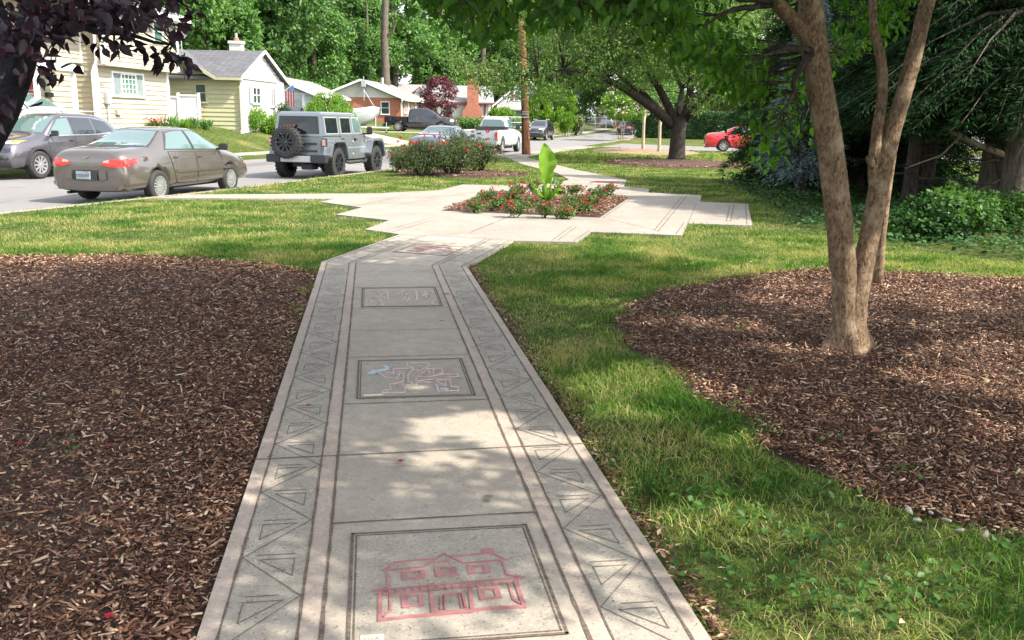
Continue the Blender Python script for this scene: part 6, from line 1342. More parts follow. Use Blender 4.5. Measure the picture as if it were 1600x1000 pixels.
def plum():
    root = empty('tree', (-3.35, 4.75, 0), 0, 'purple leaved plum tree with a dark leaning trunk at the left edge', 'tree'); loc = Vector(root.location); b = MB()
    b.tube([(0, 0, -.1), (.05, 0, .5)]+[Yp(px, py, 4.75)-loc for px, py in ((-95, 330), (-32, 240), (5, 175), (30, 110), (46, 50), (58, -20), (75, -140))], [.12, .10, .09, .08, .074, .07, .066, .06, .05], 14)
    b.tube([Yp(px, py, 4.75)-loc for px, py in ((18, 150), (14, 110), (10, 60), (-10, 0), (-30, -80))], [.06, .05, .045, .04, .03], 10); b.build('trunk', X['bark_plum'], root, smooth=True)
    rng = np.random.default_rng(9)
    cs = lumps((.25, .3, 3.6), (2.3, 2.5, 1.4), 230, .2, 2.45, rng); crown('crown', cs, 90, .3, .085, .05, 'leaf_plum', root, .3, False, rng)
    env = [(-40, 190), (0, 180), (14, 90), (30, 60), (60, 75), (90, 60), (105, 34), (130, 30), (150, 40), (185, 42), (215, 40), (235, 20), (262, 50), (285, 60), (300, 10), (312, -20), (330, -50)]
    ex = [e[0] for e in env]; ey = [e[1] for e in env]; pos = []; tw = []
    for k in range(105):
        px = rng.uniform(-60, 285)
        lim = np.interp(px, ex, ey); py = lim-abs(rng.normal(0, 30))-8
        if px > 240 and py < 40 and rng.uniform() < .6: continue
        if px > 95 and py > 74 and rng.uniform() < .35: continue
        if px < 100 and py > 95 and rng.uniform() < .5: continue
        y = rng.uniform(3.9, 5.3); c = np.array(Yp(px, py, y)); tw.append(Vector(c)-loc); n = rng.integers(6, 12); pos.append(c+rng.normal(size=(n, 3))*np.array([.055, .1, .035]))
    for (px, py) in [(52, 112), (62, 104), (75, 118), (88, 108), (150, 68), (170, 70), (185, 62), (205, 74), (245, 88), (255, 82), (262, 95), (275, 88), (282, 92)]:
        c = np.array(Yp(px, py, 4.5)); pos.append(c+rng.normal(size=(6, 3))*np.array([.035, .05, .02])); tw.append(Vector(c)-loc)
    pos = np.concatenate(pos)-np.array(loc); n = len(pos); ax = rdir(n, rng)*.9+np.array([.35, 0, -.45]); nr = rdir(n, rng)+np.array([0, -.5, .3])
    leaf_obj('hanging_leaves', pos, ax, nr, rng.uniform(.055, .085, n), rng.uniform(.03, .048, n), 'leaf_plum', root, True, .2)
    b = MB(); lm = []
    for (ex_, ey_, yy) in ((130, 20, 4.6), (200, 40, 4.7), (270, 70, 4.6), (90, 60, 4.5), (220, 0, 4.9), (-20, 120, 4.5)):
        p = bend(Yp(48, 30, 4.75)-loc, Yp(ex_, ey_, yy)-loc, 7, .05); limb(b, p, .025, .006, 6); lm += p
    for k in range(10): a = rng.uniform(0, 6.28); p = bend((.3, 0, 2.4), (math.cos(a)*1.8, math.sin(a)*1.8, rng.uniform(2.9, 4.4)), 5, .05); limb(b, p, .04, .012, 6); lm += p
    twigs(b, tw, lm, .004, 4); b.build('limbs', X['bark_plum'], root)
plum()

# ---- unseen tree added right of the frame to shade the mulch bed
def broad_tree(label, x, y, h, rx, rz, mat, bark, tr=.2, fork=1.6, n=170, per=90, L=.16, W=.09, sig=.6, seed=1, zc=None, name='tree', group=None, limbs=9, zmin=None, z=None, droop=.25, sy=1.0):
    rng = np.random.default_rng(seed); zz = Gf(x, y) if z is None else z; root = empty(name, (x, y, zz), 0, label, 'tree', group)
    zc = zc or h-rz; cs = lumps((0, 0, zc), (rx, rx*sy, rz), n, .5, zmin if zmin is not None else zc-rz*.8, rng); crown('crown', cs, per, sig, L, W, mat, root, droop, False, rng, gaps=name == 'tree' and x > 9)
    b = MB(); b.tube([(0, 0, -.2), (.02, 0, .25), (0, .02, fork*.6), (.03, 0, fork)], [tr*1.35, tr*1.05, tr*.9, tr*.85], 12); lm = []
    for k in range(limbs):
        a = 2*math.pi*k/limbs+rng.uniform(-.3, .3); q = rng.uniform(.35, .8); p = bend((0, 0, fork*.95), (math.cos(a)*rx*q, math.sin(a)*rx*sy*q, zc+rz*rng.uniform(-.3, .5)), 6, .05, .05); limb(b, p, tr*.45, tr*.1, 7); lm += p
    twigs(b, [Vector(c) for c in cs], lm, tr*.1, 4, 3); b.build('trunk', X[bark], root, smooth=True); return root
broad_tree('unseen broad leafy tree added past the right edge to shade the mulch bed', 9.4, 3.6, 6.2, 3.5, 1.9, 'leaf_near', 'bark_grey', .18, 2.2, 380, 140, .11, .06, .45, 21)

# ---- the big cherry in the middle distance
def cherry():
    x, y = 6.81, 38.3; root = empty('tree', (x, y, 0), 0, 'large spreading tree with long arching dark limbs in the middle of the far lawn', 'tree'); loc = Vector(root.location); rng = np.random.default_rng(31); b = MB()
    b.tube([(0, 0, -.1), (0, 0, .25), (0, 0, .8), (0, 0, 1.3), (.03, 0, 1.85)], [.44, .36, .32, .31, .36], 16)
    Lp = lambda l: [Yp(px, py, yy)-loc for px, py, yy in l]; lm = []
    for l, r0, r1 in (([(1050, 196, 38.3), (1030, 176, 38), (1005, 158, 37.6), (975, 138, 37.2), (948, 124, 36.8), (915, 112, 36.4), (880, 108, 36), (840, 112, 35.8)], .22, .05), ([(1056, 194, 38.3), (1045, 168, 38.4), (1032, 142, 38.5), (1020, 122, 38.8), (1005, 100, 39), (985, 70, 39.2), (965, 40, 39.5)], .2, .06), ([(1062, 196, 38.3), (1072, 175, 38.2), (1078, 150, 38), (1079, 120, 37.8), (1075, 80, 37.6), (1070, 30, 37.5)], .22, .07),
                      ([(1030, 172, 38), (1008, 148, 38.2), (985, 134, 38.6), (960, 110, 39), (930, 85, 39.4), (890, 60, 40)], .12, .04), ([(1058, 190, 38.4), (1062, 165, 39), (1066, 140, 40), (1050, 100, 41.5), (1040, 60, 42)], .15, .05), ([(1068, 190, 38.3), (1092, 160, 37.5), (1125, 130, 36.8), (1165, 105, 36), (1210, 90, 35.5)], .16, .04)):
        p = Lp(l); limb(b, p, r0, r1, 9); lm += p
    cs = lumps((-.9, -.2, 5.8), (6.8, 5.6, 3.3), 760, .3, 2.9, rng)
    # keep the space round the arching limbs open
    keep = ~((cs[:, 2] < 3.3) & (np.abs(cs[:, 0]-1.0) < 2.4)); cs = cs[keep]
    extra = []
    for (px, py) in [(745, 120), (760, 138), (780, 128), (800, 140), (820, 125), (835, 150), (850, 130), (870, 148), (890, 138), (912, 130), (1095, 165), (1110, 150), (1130, 140), (925, 105), (940, 95), (705, 85), (720, 100), (800, 110), (775, 100), (990, 112), (1095, 125), (1020, 95), (855, 108)]:
        for yy in (34.5, 37, 39.5): extra.append(np.array(Yp(px+rng.uniform(-8, 8), py+rng.uniform(-6, 6), yy))-np.array(loc))
    cs = np.concatenate([cs, np.array(extra)]); crown('crown', cs, 95, .55, .15, .06, 'leaf_cherry', root, .35, False, rng); twigs(b, [Vector(c) for c in cs], lm, .03, 4, 3); b.build('trunk', X['bark_dark'], root, smooth=True)
cherry()

# ---- conifers
def conifer(label, x, y, h, r, mat, z0=.3, n=9, tr=.16, seed=3, per=26, L=.16, W=.035, droop=.25, bark='bark_dark', name='conifer', group=None, dead=0, step=.30, shell=0):
    rng = np.random.default_rng(seed); root = empty(name, (x, y, Gf(x, y)), 0, label, 'tree', group); b = MB()
    b.tube([(0, 0, -.1), (0, 0, .4), (.03, 0, h*.3), (0, .03, h*.7), (0, 0, h)], [tr*1.25, tr, tr*.85, tr*.45, .02], 12); pos = []; axs = []
    z = z0
    while z < h-.1:
        k = (z-z0)/(h-z0); R = r*(1-k)**.75*(.55+.45*min(1, (k+.05)*6)); m = int(n*(.6+.6*(1-k)))
        for i in range(m):
            a = rng.uniform(0, 2*math.pi); Rk = R*rng.uniform(.75, 1.12); dz = -droop*Rk+rng.uniform(-.1, .15); e = np.array([math.cos(a)*Rk, math.sin(a)*Rk, z+dz])
            s = np.array([0, 0, z+.12*Rk]); pts = [s+(e-s)*t+np.array([0, 0, .10*Rk*math.sin(math.pi*t)]) for t in (0, .35, .7, 1)]
            b.tube([tuple(p) for p in pts], [.03*Rk/2+.008, .02*Rk/2+.006, .01, .004], 4, cap=False)
            q = max(6, int(per*Rk)); t = rng.uniform(.18 if not shell else shell, 1.02, q); dirv = (e-s)/max(np.linalg.norm(e-s), .01); side = np.array([-dirv[1], dirv[0], 0]); wd = .34*Rk*(1.05-t)+.10
            off = rng.uniform(-1, 1, q)*wd; p = s+(e-s)*t[:, None]+side*off[:, None]+np.array([0, 0, 1.])*(.10*Rk*np.sin(np.pi*t)-.12*np.abs(off)+rng.normal(0, .05, q))[:, None]
            pos.append(p); ax = dirv*.8+side*np.sign(off)[:, None]*.75+rng.normal(size=(q, 3))*.35; ax[:, 2] -= .25; axs.append(ax)
        z += step*(.7+.5*(1-k))
    pos = np.concatenate(pos); axs = np.concatenate(axs); m = len(pos)
    leaf_obj('needles', pos, axs, np.tile([0, 0, 1.], (m, 1))+rng.normal(size=(m, 3))*.5, rng.uniform(.6, 1.3, m)*L, W, mat, root)
    for i in range(dead):
        a = rng.uniform(0, 2*math.pi); zz = rng.uniform(.5, z0+1.0); e = (math.cos(a)*rng.uniform(.5, 2), math.sin(a)*rng.uniform(.5, 2), zz-rng.uniform(-.2, .5)); limb(b, bend((0, 0, zz), e, 4, .06), .03, .006, 5)
    b.build('trunk', X[bark], root, smooth=True); return root
conifer('dense dark green conifer touching the ground left of the blue spruce', 7.75, 24.6, 7.8, 2.3, 'leaf_conifer', .12, 13, .2, 41, 150, .16, .032, .18, step=.2)
conifer('second dense dark conifer right behind the blue spruce', 10.2, 24.0, 7.4, 2.3, 'leaf_conifer', .12, 12, .2, 42, 130, .16, .032, .18, step=.22)
conifer('pale blue spruce with grey blue needles between dark conifers', 6.45, 20.4, 4.6, 1.15, 'leaf_spruce', .5, 13, .12, 43, 150, .10, .022, .05, step=.2)
for i, (x, y, h, r, z0, tr, lab) in enumerate([(8.75, 15.9, 7.2, 3.6, 2.0, .22, 'dark pine with a thick straight trunk nearest the right edge'), (9.95, 18.9, 7.6, 3.5, 1.9, .27, 'dark conifer with leaning twin trunks behind the ivy'), (9.0, 19.8, 7.4, 3.4, 1.8, .16, 'slimmer dark conifer trunk left of the leaning twin trunks'), (12.0, 17.8, 7.6, 3.6, 2.4, .2, 'dark conifer beyond the right edge of the picture'), (7.6, 17.4, 6.4, 2.4, 1.9, .13, 'dark conifer with dead bare lower twigs behind the forked tree'), (8.3, 22.0, 7.2, 2.6, .5, .18, 'dense dark conifer deep in the grove behind the blue spruce'), (12.6, 23.5, 7.6, 3.0, 2.6, .2, 'dark conifer deep in the grove at the right edge')]):
    conifer(lab, x, y, h, r, 'leaf_pine', z0, 13, tr, 50+i, 130, .14, .028, .28, 'bark_grey' if i < 2 else 'bark_dark', dead=12 if i < 4 else 22, step=.26)
# leaning second stem and a dead fallen limb beside the twin trunks
t = empty('tree', (10.35, 18.6, 0), 0, 'leaning dark trunk growing up against the straight pine', 'tree'); b = MB()
b.tube([(0, 0, -.1), (.1, 0, .7), (.4, 0, 1.8), (.6, .1, 3.2), (.5, .1, 5)], [.3, .24, .2, .17, .1], 10); b.tube([(-.05, 0, .2), (-.35, 0, 1.0), (-.6, 0, 2.0), (-.65, 0, 3.4)], [.22, .17, .14, .08], 10); b.build('trunk', X['bark_grey'], t, smooth=True)
b = MB(); limb(b, [(7.9, 17.4, 1.75), (8.6, 17.3, 1.35), (9.3, 17.2, 1.1), (9.8, 17.1, .95)], .045, .07, 8); limb(b, [(8.4, 17.3, 1.45), (8.0, 17.1, 1.1), (7.3, 17.0, .85)], .025, .01, 6); o = b.build('dead_branch', X['bark_pale'], smooth=True); tag(o, 'bare pale broken branch leaning before the dark trunks', 'branch')
# small stem behind the forked tree
t = empty('tree', (P(1372, 442).x*9.1/P(1372, 442).y, 9.1, 0), 0, 'slender young stem just behind the forked tree trunks', 'tree'); b = MB(); limb(b, [Vector((0, 0, -.1))]+[Yp(px, py, 9.1)-Vector(t.location) for px, py in ((1373, 425), (1377, 370), (1386, 300), (1396, 235), (1416, 150), (1436, 60), (1455, -60))], .055, .02, 10); b.build('trunk', X['bark_near'], t, smooth=True)
cs = lumps((0, 0, 4.4), (1.1, 1.1, .8), 30, .3, 3.5); crown('crown', cs, 60, .3, .09, .05, 'leaf_near', t, .4)

# ---- ivy and undergrowth at the right
n = 42000; x = RNG.uniform(4, 18, n); y = RNG.uniform(10, 27, n); k = inpoly(x+RNG.normal(size=n)*.25, y+RNG.normal(size=n)*.25, ivyP); x, y = x[k], y[k]; n = len(x)
hh = .10+.22*(np.sin(x*1.9)*np.sin(y*1.6)+1)/2+.5*np.exp(-((x-8.2)**2/2+(y-14.9)**2/1.5)); pos = np.stack([x, y, RNG.uniform(0, 1, n)**.6*hh], 1); ax = rdir(n); ax[:, 2] = ax[:, 2]*.3-.1
tag(leaf_obj('ivy', pos, ax, np.tile([0, -.25, 1.], (n, 1))+RNG.normal(size=(n, 3))*.4, RNG.uniform(.05, .1, n), RNG.uniform(.045, .085, n), 'leaf_ivy'), kind='stuff')
def shrub(name, label, x, y, rx, ry, h, mat, n=26, per=110, L=.06, W=.035, sig=.28, seed=0, cat='shrub', group=None, z=None, stems=6, droop=.1, flowers=None, shell=.35, petal=.045):
    rng = np.random.default_rng(seed); zz = Gf(x, y) if z is None else z; root = empty(name, (x, y, zz), 0, label, cat, group)
    cs = lumps((0, 0, h*.52), (rx*.8, ry*.8, h*.42), n, shell, .08*h, rng); crown('foliage', cs, per, sig, L, W, mat, root, droop, False, rng)
    b = MB()
    for k in range(stems): a = rng.uniform(0, 6.28); limb(b, bend((math.cos(a)*.08*rx, math.sin(a)*.08*ry, -.03), (math.cos(a)*rx*.6, math.sin(a)*ry*.6, h*.7), 4, .05), max(.008, .02*h), .005, 5)
    b.build('stems', X['bark_dark'], root)
    if flowers:
        fm, fn = flowers; d = rdir(fn, rng); d[:, 2] = np.abs(d[:, 2])*.9+.1; d[:, 1] -= .3; d = norm(d); c = d*np.array([rx, ry, h*.56])*rng.uniform(.85, 1.1, (fn, 1))+np.array([0, 0, h*.5]); m = 9
        p = np.repeat(c, m, 0)+rng.normal(size=(fn*m, 3))*petal*.3; leaf_obj('flowers', p, rdir(fn*m, rng)+np.array([0, 0, .4]), rdir(fn*m, rng), petal, petal*.8, fm, root)
    return root
for i, (px, py, r_, h, lab) in enumerate([(1500, 372, .8, .75, 'leafy green understory shrub at the foot of the pines, left one'), (1560, 360, .6, .6, 'leafy green understory shrub between the pine and the right edge'), (1440, 372, .7, .55, 'low leafy shrub behind the forked tree among the ivy'), (1420, 300, 1.0, .7, 'leafy shrub in the gap behind the forked tree')]):
    c = P(px, py); shrub('undergrowth_shrub', lab, c.x, c.y, r_, r_*.8, h, 'weed' if i < 2 else 'leaf_ivy', 22, 90, .09, .06, .25, 60+i)

# ---- flower bed: big leaf plant and roses
def blade_leaf(b, base, tip, side, width, curl=.15, n=22, big=False):
    base, tip = Vector(base), Vector(tip); ax = (tip-base); L = ax.length; ax.normalize(); s = (Vector(side)-ax*Vector(side).dot(ax)).normalized(); nn = s.cross(ax); rows = []
    for i in range(n+1):
        k = i/n; w = width*(math.sin(math.pi*min(1, (k*.94+.05))**.72) if not big else math.sin(math.pi*min(1, k*.93+.06)**1.35)**.8)*.5*(1-.2*abs(math.sin(k*9.5+.6))); c = base+ax*L*k+nn*curl*L*math.sin(math.pi*k)*.4; wv = .035*math.sin(k*23)
        rows.append([c-s*w+nn*(w*.55+wv), c-s*w*.55+nn*w*.18, c-nn*.008, c+s*w*.55+nn*w*.18, c+s*w+nn*(w*.55-wv)])
    b0 = len(b.v)
    for r in rows: b.v += [tuple(p) for p in r]
    for i in range(n):
        for j in range(4): b.f.append((b0+i*5+j, b0+i*5+j+1, b0+(i+1)*5+j+1, b0+(i+1)*5+j)); b.m.append(0)
c = P(853, 316, .08); t = empty('elephant_ear_plant', (c.x, c.y, .07), 0, 'tall bright green plant with one huge upright leaf in the middle of the flower bed', 'plant')
b = MB(); blade_leaf(b, (-.03, 0, .30), (-.07, -.03, 1.12), (1, .45, 0), .42, .16, big=True); b.build('upright_leaf', X['leaf_big'], t, smooth=True)
b = MB(); blade_leaf(b, (.12, .05, .50), (.30, .12, .38), (.2, 1, .6), .22, .3); b.build('drooping_leaf', X['leaf_hedge'], t, smooth=True)
b = MB()
for (a, l, w_) in ((-.7, .40, .15), (.5, .44, .17), (2.6, .42, .16), (3.6, .30, .14), (1.6, .5, .15), (5.0, .3, .13)): blade_leaf(b, (math.cos(a)*.04, math.sin(a)*.04, .1), (math.cos(a)*l*.8, math.sin(a)*l*.6, .12+l*.75), (-math.sin(a), math.cos(a), .2), w_, .25)
b.build('basal_leaves', X['leaf_big'], t, smooth=True)
b = MB()
for (x0, x1, y1, z1) in ((-.03, -.03, 0, .45), (.04, .12, .05, .52), (-.06, -.12, .03, .26), (.05, .09, -.04, .24), (0, .0, .03, .4)): b.tube([(x0, 0, -.02), ((x0+x1)/2, y1/2, z1*.5), (x1, y1, z1)], [.028, .022, .012], 8)
b.build('stalks', X['leaf_lime'], t, smooth=True)
rp = [(742, 330), (775, 328), (806, 337), (850, 338), (882, 339), (908, 333), (762, 317), (800, 319), (895, 322), (926, 322), (808, 305), (832, 302), (872, 305), (896, 304), (930, 311), (950, 309), (824, 326)]
for i, (px, py) in enumerate(rp):
    c = P(px, py, .06); shrub('rose_plant', 'low rose plant with clusters of small red flowers in the flower bed', c.x, c.y, .21+.03*(i % 3), .19, .19+.035*(i % 4), 'leaf_bed', 14, 46, .040, .03, .09, 80+i, 'rose plant', 'red roses planted in the flower bed', .06, 5, .0, ('petal_red', 6+i % 4), .2, .034)
for i, (px, py, rx, h, lab) in enumerate([(658, 277, 1.0, 1.15, 'wide rose bush with sparse red blooms, left part of the clump before the blue sedan'), (704, 277, .95, 1.25, 'rose bush with sparse red blooms, middle of the clump'), (748, 272, .85, 1.2, 'rose bush nearest the white pickup, right end of the clump'), (628, 270, .5, .75, 'small low rose bush at the left end of the clump')]):
    c = P(px, py); shrub('rose_bush', lab, c.x, c.y+.3, rx, .7, h, 'leaf_rose', 60, 120, .05, .03, .24, 120+i, 'bush', 'rose bushes at the kerb', None, 14, .0, ('petal_red', 9), .3, .06)
shrub('rose_bush', 'slim rose bush filling the back of the clump beside the kerb', P(725, 262).x, P(725, 262).y, .8, .6, 1.1, 'leaf_rose', 46, 110, .05, .03, .24, 130, 'bush', 'rose bushes at the kerb', None, 10, 0, ('petal_red', 5), .3, .05)

# ---- yard plants by the houses
shrub('round_shrub', 'round yellow green shrub at the corner of the yellow house', -13.3, 46.6, .85, .8, 1.25, 'leaf_lime', 30, 110, .1, .07, .3, 140); shrub('round_shrub', 'smaller yellow shrub beside the off roader roof at the yellow house', -12.6, 47.6, .7, .7, 1.05, 'leaf_lime', 24, 110, .1, .07, .3, 141)
shrub('evergreen_shrub', 'narrow dark shrub between the porch windows of the yellow house', -12.55, 49.6, .4, .4, 1.7, 'leaf_hedge', 22, 90, .09, .05, .25, 142)
def garden(label, x, y, m, n, L, W, fl=None, h=.6, seed=0):
    rng = np.random.default_rng(seed); root = empty('garden_plant', (x, y, Gf(x, y)), 0, label, 'plant'); a = rng.uniform(0, 6.28, n); ax = np.stack([np.cos(a)*.5, np.sin(a)*.5, rng.uniform(.5, 1.2, n)], 1); pos = np.stack([rng.normal(0, .14, n), rng.normal(0, .12, n), rng.uniform(0, .15, n)], 1)
    leaf_obj('foliage', pos, ax, rdir(n, rng), L*rng.uniform(.6, 1.1, n), W, m, root)
    if fl: k = 90; p = np.stack([rng.normal(0, .2, k), rng.normal(0, .15, k), rng.uniform(.3, h, k)], 1); leaf_obj('flowers', p, rdir(k, rng), rdir(k, rng), .07, .06, fl, root)
garden('pink flowering plant at the foot of the beige house', -15.5, 39.3, 'leaf_bed', 120, .4, .06, 'petal_red', .55, 1); garden('pale pink flowers beside the spiky plant', -15.4, 39.9, 'leaf_bed', 90, .35, .05, 'petal_pink', .6, 2); garden('tall spiky leaved plant under the beige wall', -15.3, 40.5, 'leaf_wood2', 90, .75, .05, None, .6, 3); garden('low green plant near the white fence', -15.1, 41.7, 'leaf_lime', 140, .4, .07, None, .5, 4); garden('tall grassy plant with pinkish plumes before the white fence', -15.0, 42.6, 'leaf_wood2', 110, .5, .05, 'petal_pink', .95, 5); garden('small leafy plant at the right of the white fence', -14.6, 43.2, 'leaf_wood2', 120, .45, .06, None, .5, 6)
def weeping(label, x, y, r, h, mat, seed):
    rng = np.random.default_rng(seed); root = empty('weeping_tree', (x, y, Gf(x, y)), 0, label, 'tree'); b = MB(); b.tube([(0, 0, -.1), (.05, 0, h*.5), (0, 0, h*.8)], [.12, .09, .06], 8); pos = []; ax = []
    for k in range(150):
        a = rng.uniform(0, 6.28); q = rng.uniform(.15, 1)**.6; top = np.array([math.cos(a)*r*q*.8, math.sin(a)*r*q*.8, h*(1-.28*q*q)]); m = 60; t = np.linspace(0, 1, m)
        p = top+np.stack([math.cos(a)*t*r*.3, math.sin(a)*t*r*.3, -t*h*rng.uniform(.4, .62)+.0*t], 1)+rng.normal(size=(m, 3))*.05; pos.append(p); d = rng.normal(size=(m, 3))*.4; d[:, 2] -= 1; ax.append(d)
        if k % 5 == 0: limb(b, bend((0, 0, h*.75), top, 3, .05), .025, .008, 4)
    pos = np.concatenate(pos); ax = np.concatenate(ax); n = len(pos); leaf_obj('crown', pos, ax, rdir(n, rng), rng.uniform(.1, .2, n), .045, mat, root); b.build('trunk', X['bark_dark'], root)
weeping('weeping yellow green umbrella shaped tree behind the off roader', -10.15, 50, 1.6, 2.95, 'leaf_lime', 150)
def vase(name, label, x, y, h, r, mat, bark, seed, stems=5, clear=.25, L=.16, W=.1, flowers=None, n=70, per=70, sig=.32, taper=.5, trr=.05):
    rng = np.random.default_rng(seed); root = empty(name, (x, y, Gf(x, y)), 0, label, 'tree'); b = MB(); cs = []
    for k in range(n):
        z = rng.uniform(clear, 1)**.85; a = rng.uniform(0, 6.28); R = r*math.sin(math.pi*min(1, ((z-clear)/(1-clear))*.8+.18))**taper*rng.uniform(.2, 1)**.5; cs.append((math.cos(a)*R, math.sin(a)*R, z*h))
    cs = np.array(cs); crown('crown', cs, per, sig, L, W, mat, root, 0, False, rng); lm = []
    for k in range(stems): a = 6.28*k/stems; p = bend((math.cos(a)*.06, math.sin(a)*.06, -.1), (math.cos(a)*r*.5, math.sin(a)*r*.5, h*.8), 5, .03); limb(b, p, trr, .015, 7); lm += p
    twigs(b, [Vector(c) for c in cs], lm, .015, 4, 2); b.build('trunk', X[bark], root)
    if flowers: k = 150; m = 7; c = cs[rng.integers(0, len(cs), k)]+rng.normal(size=(k, 3))*.2; c = c[c[:, 2] > h*.45]; c[:, :2] *= 1.15; c[:, 2] += .15; p = np.repeat(c, m, 0)+rng.normal(size=(len(c)*m, 3))*.05; leaf_obj('flowers', p, rdir(len(p), rng), rdir(len(p), rng), .12, .10, flowers, root)
vase('maroon_tree', 'dark maroon leaved young tree between the brick house and the chimney', -7.0, 84, 4.6, 1.95, 'leaf_red', 'bark_dark', 160, 6, .1, .2, .12, None, 80, 70, .34)
vase('maroon_tree_top', 'x', 0, -300, .1, .1, 'leaf_red', 'bark_dark', 1, 1, .1, .2, .12, None, 1, 1, .3) if False else None
vase('crape_myrtle', 'small pink flowering tree with pale stems on the grass island', 9.3, 80.5, 4.4, 2.2, 'leaf_lime', 'bark_pale', 161, 4, .38, .2, .11, 'petal_pink', 100, 80, .34, .6)
for i, (px, py, yy, h, lab) in enumerate([(1004, 235, 52, 5, 'young pale trunked tree on the tan mulch island, left of the two'), (1029, 240, 48.5, 5, 'young pale trunked tree on the tan mulch island, right of the two')]):
    c = Yp(px, py, yy); broad_tree(lab, c.x, c.y, h, 1.5, 1.4, 'leaf_wood2', 'bark_pale', .09, 2.3, 50, 60, .14, .08, .4, 170+i, 3.6, 'young_tree', None, 5)
shrub('round_shrub', 'bright green round shrub between the chimney house and the grey house', -1.6, 102, 1.6, 1.4, 2.6, 'leaf_lime', 40, 100, .2, .13, .5, 175); shrub('low_shrub', 'sprawling light green shrub at the foot of the maroon tree', -4.6, 92, 2.0, 1.3, 1.35, 'leaf_wood2', 36, 80, .2, .1, .4, 176); shrub('low_shrub', 'low hedge of light green under the grey house', .3, 103, 1.8, 1, 1.1, 'leaf_lime', 30, 80, .2, .12, .4, 177)
# arborvitae clump by the far kerb
for i, (px, r, h, lab) in enumerate([(842, 1.15, 4.6, 'tall lime green arborvitae left in the clump beside the utility pole'), (862, 1.2, 4.9, 'tallest lime green arborvitae in the middle of the clump'), (884, 1.05, 4.3, 'lime green arborvitae right in the clump by the far road')]):
    y = 90+i*1.2; c = Yp(px, 200, y); rng = np.random.default_rng(180+i); root = empty('arborvitae', (c.x, y, Gf(c.x, y)), 0, lab, 'tree')
    cs = lumps((0, 0, h*.52), (r, r, h*.48), 80, .6, .1, rng); pos, out = clump_leaves(cs, 80, .42, rng); ax = rdir(len(pos), rng)*.5+out*.3; ax[:, 2] += 1.0; leaf_obj('foliage', pos, ax, out+rdir(len(pos), rng)*.4, .26, .10, 'leaf_lime', root)
    b = MB(); b.tube([(0, 0, -.1), (0, 0, h*.8)], [.14, .04], 8); b.tube([(.25, -.6, -.1), (.25, -.6, 1.3)], [.07, .05], 6); b.build('trunk', X['bark_pale'], root)
shrub('round_shrub', 'small olive round shrub between the arborvitae and the bin', 6.3, 95, .95, .9, 2.4, 'leaf_wood3', 34, 90, .16, .09, .4, 185)
# hedge behind the side street
root = empty('hedge', (17, 88, Gf(17, 88)), 0, 'long clipped dark green hedge across the side street', 'hedge'); A = np.array([11.9, 88.5]); B = np.array([25.5, 83.0]); n = 46000; t_ = RNG.uniform(0, 1, n); u_ = RNG.uniform(0, 1, n); sd_ = RNG.integers(0, 3, n)
ez = np.where(sd_ == 0, u_*2.35, np.where(sd_ == 1, 2.3, u_*2.35)); ey = np.where(sd_ == 0, -.8, np.where(sd_ == 1, (u_-.5)*1.6, .8)); q = A+(B-A)*t_[:, None]; nx_ = np.array([.37, .93])
wv = .12*np.sin(t_*60)+.1*np.sin(t_*23+ez*2); pos = np.stack([q[:, 0]+nx_[0]*(ey-wv), q[:, 1]+nx_[1]*(ey-wv), ez+wv*.5], 1)+RNG.normal(size=(n, 3))*.09-np.array([17, 88, 0]); nr = np.where((sd_ == 1)[:, None], np.array([[0, 0, 1.]]), np.array([[-.37, -.93, .2]])*np.where(sd_ == 2, -1, 1)[:, None])
leaf_obj('foliage', pos, rdir(n)+np.array([0, 0, .3]), nr+rdir(n)*.6, .2, .11, 'leaf_hedge', root); b = MB()
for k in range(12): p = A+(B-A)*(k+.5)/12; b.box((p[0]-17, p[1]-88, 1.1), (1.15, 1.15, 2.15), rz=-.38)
b.build('inner_growth', X['bark_dark'], root)

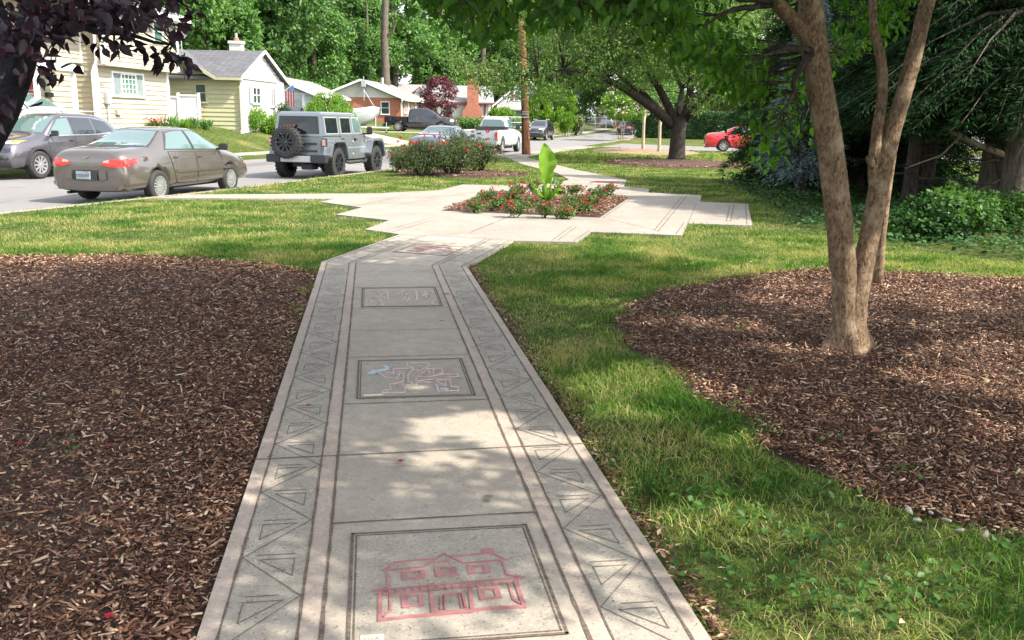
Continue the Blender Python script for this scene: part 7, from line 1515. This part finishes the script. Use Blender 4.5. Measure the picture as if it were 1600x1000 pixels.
# ---- the wood behind the houses
protos = {}
def proto(k):
    if k in protos: return protos[k]
    rng = np.random.default_rng(200+k); mat = ['leaf_wood', 'leaf_wood2', 'leaf_wood3', 'leaf_wood', 'leaf_wood2'][k]; h = [19, 17, 18, 21, 15][k]; rx = [4.6, 4.4, 4.0, 5.2, 4.0][k]
    root = empty('wood_tree', (0, 0, 0), 0, ['tall dark green tree in the wood behind the houses', 'lighter green full crowned tree in the wood behind the houses', 'olive green loose tree in the wood behind the houses', 'very tall broad tree in the wood behind the houses', 'lower bright green tree at the edge of the wood'][k], 'tree', 'trees of the wood behind the houses')
    cs = []
    for j in range(9): c = np.array([rng.uniform(-.55, .55)*rx, rng.uniform(-.55, .55)*rx, h*rng.uniform(.14, .86)]); rr2 = rx*rng.uniform(.38, .62)*(1.1-.35*c[2]/h); cs.append(lumps(c, (rr2, rr2, rr2*.9), 34, .7, .6, rng))
    cs = np.concatenate(cs); crown('crown', cs, 46, .75, .42, .24, mat, root, .2, False, rng, 1.1)
    b = MB(); b.tube([(0, 0, -.3), (.1, 0, h*.3), (-.1, .1, h*.6), (0, 0, h*.9)], [.42, .32, .22, .06], 8); lm = [Vector((0, 0, h*k_)) for k_ in (.2, .35, .5, .65, .8)]; twigs(b, [Vector(c) for c in cs], lm, .09, 5, 12); b.build('trunk', X['bark_grey' if k != 0 else 'bark_dark'], root); protos[k] = root; return root
used = set()
spots = [(-44, 52, 3), (-38, 60, 0), (-31, 66, 3), (-25, 71, 1), (-29, 80, 3), (-22, 84, 0), (-33, 92, 3), (-25, 98, 1), (-19.5, 106, 0), (-26, 114, 3), (-14.5, 110, 1), (-18, 122, 3), (-9.5, 119, 4), (-11, 128, 0), (-4.5, 124, 2), (-6, 136, 3), (.5, 133, 1), (-1, 146, 3), (5.5, 138, 2), (4, 152, 3), (11, 158, 0), (17, 150, 2), (14, 168, 3), (23, 140, 1), (20, 124, 4), (26, 118, 0), (30, 130, 3), (16.5, 108, 4), (24, 103, 2), (33, 108, 0), (38, 118, 3), (33, 94, 4), (44, 104, 3), (54, 98, 0), (62, 86, 3), (50, 82, 1), (70, 72, 0), (76, 60, 3), (66, 96, 3), (-50, 44, 3), (82, 46, 3), (56, 64, 4), (-12, 140, 3), (-20, 134, 3), (-28, 126, 3), (-2, 160, 3), (8, 172, 3), (-38, 104, 3), (-8, 150, 1), (-36, 76, 3), (24, 152, 3), (-16, 100, 4), (3, 126, 4), (40, 134, 3), (12, 130, 4), (-47, 68, 3), (-29, 75, 3), (-23.5, 77, 4), (-34, 84, 3), (-20, 92, 4), (-27, 88, 3)]
table = None
for i, (x, y, k) in enumerate(spots):
    src = proto(k)
    if k not in used: used.add(k); o = src
    else:
        o = src.copy(); COL.objects.link(o)
        for ch in [c for c in bpy.data.objects if c.parent == src]: c2 = ch.copy(); COL.objects.link(c2); c2.parent = o
    o.location = (x, y, Gf(x, y)-.1); o.rotation_euler = (0, 0, random.uniform(0, 6.28)); s = random.uniform(.88, 1.18); o.scale = (s, s, s*random.uniform(.92, 1.12))
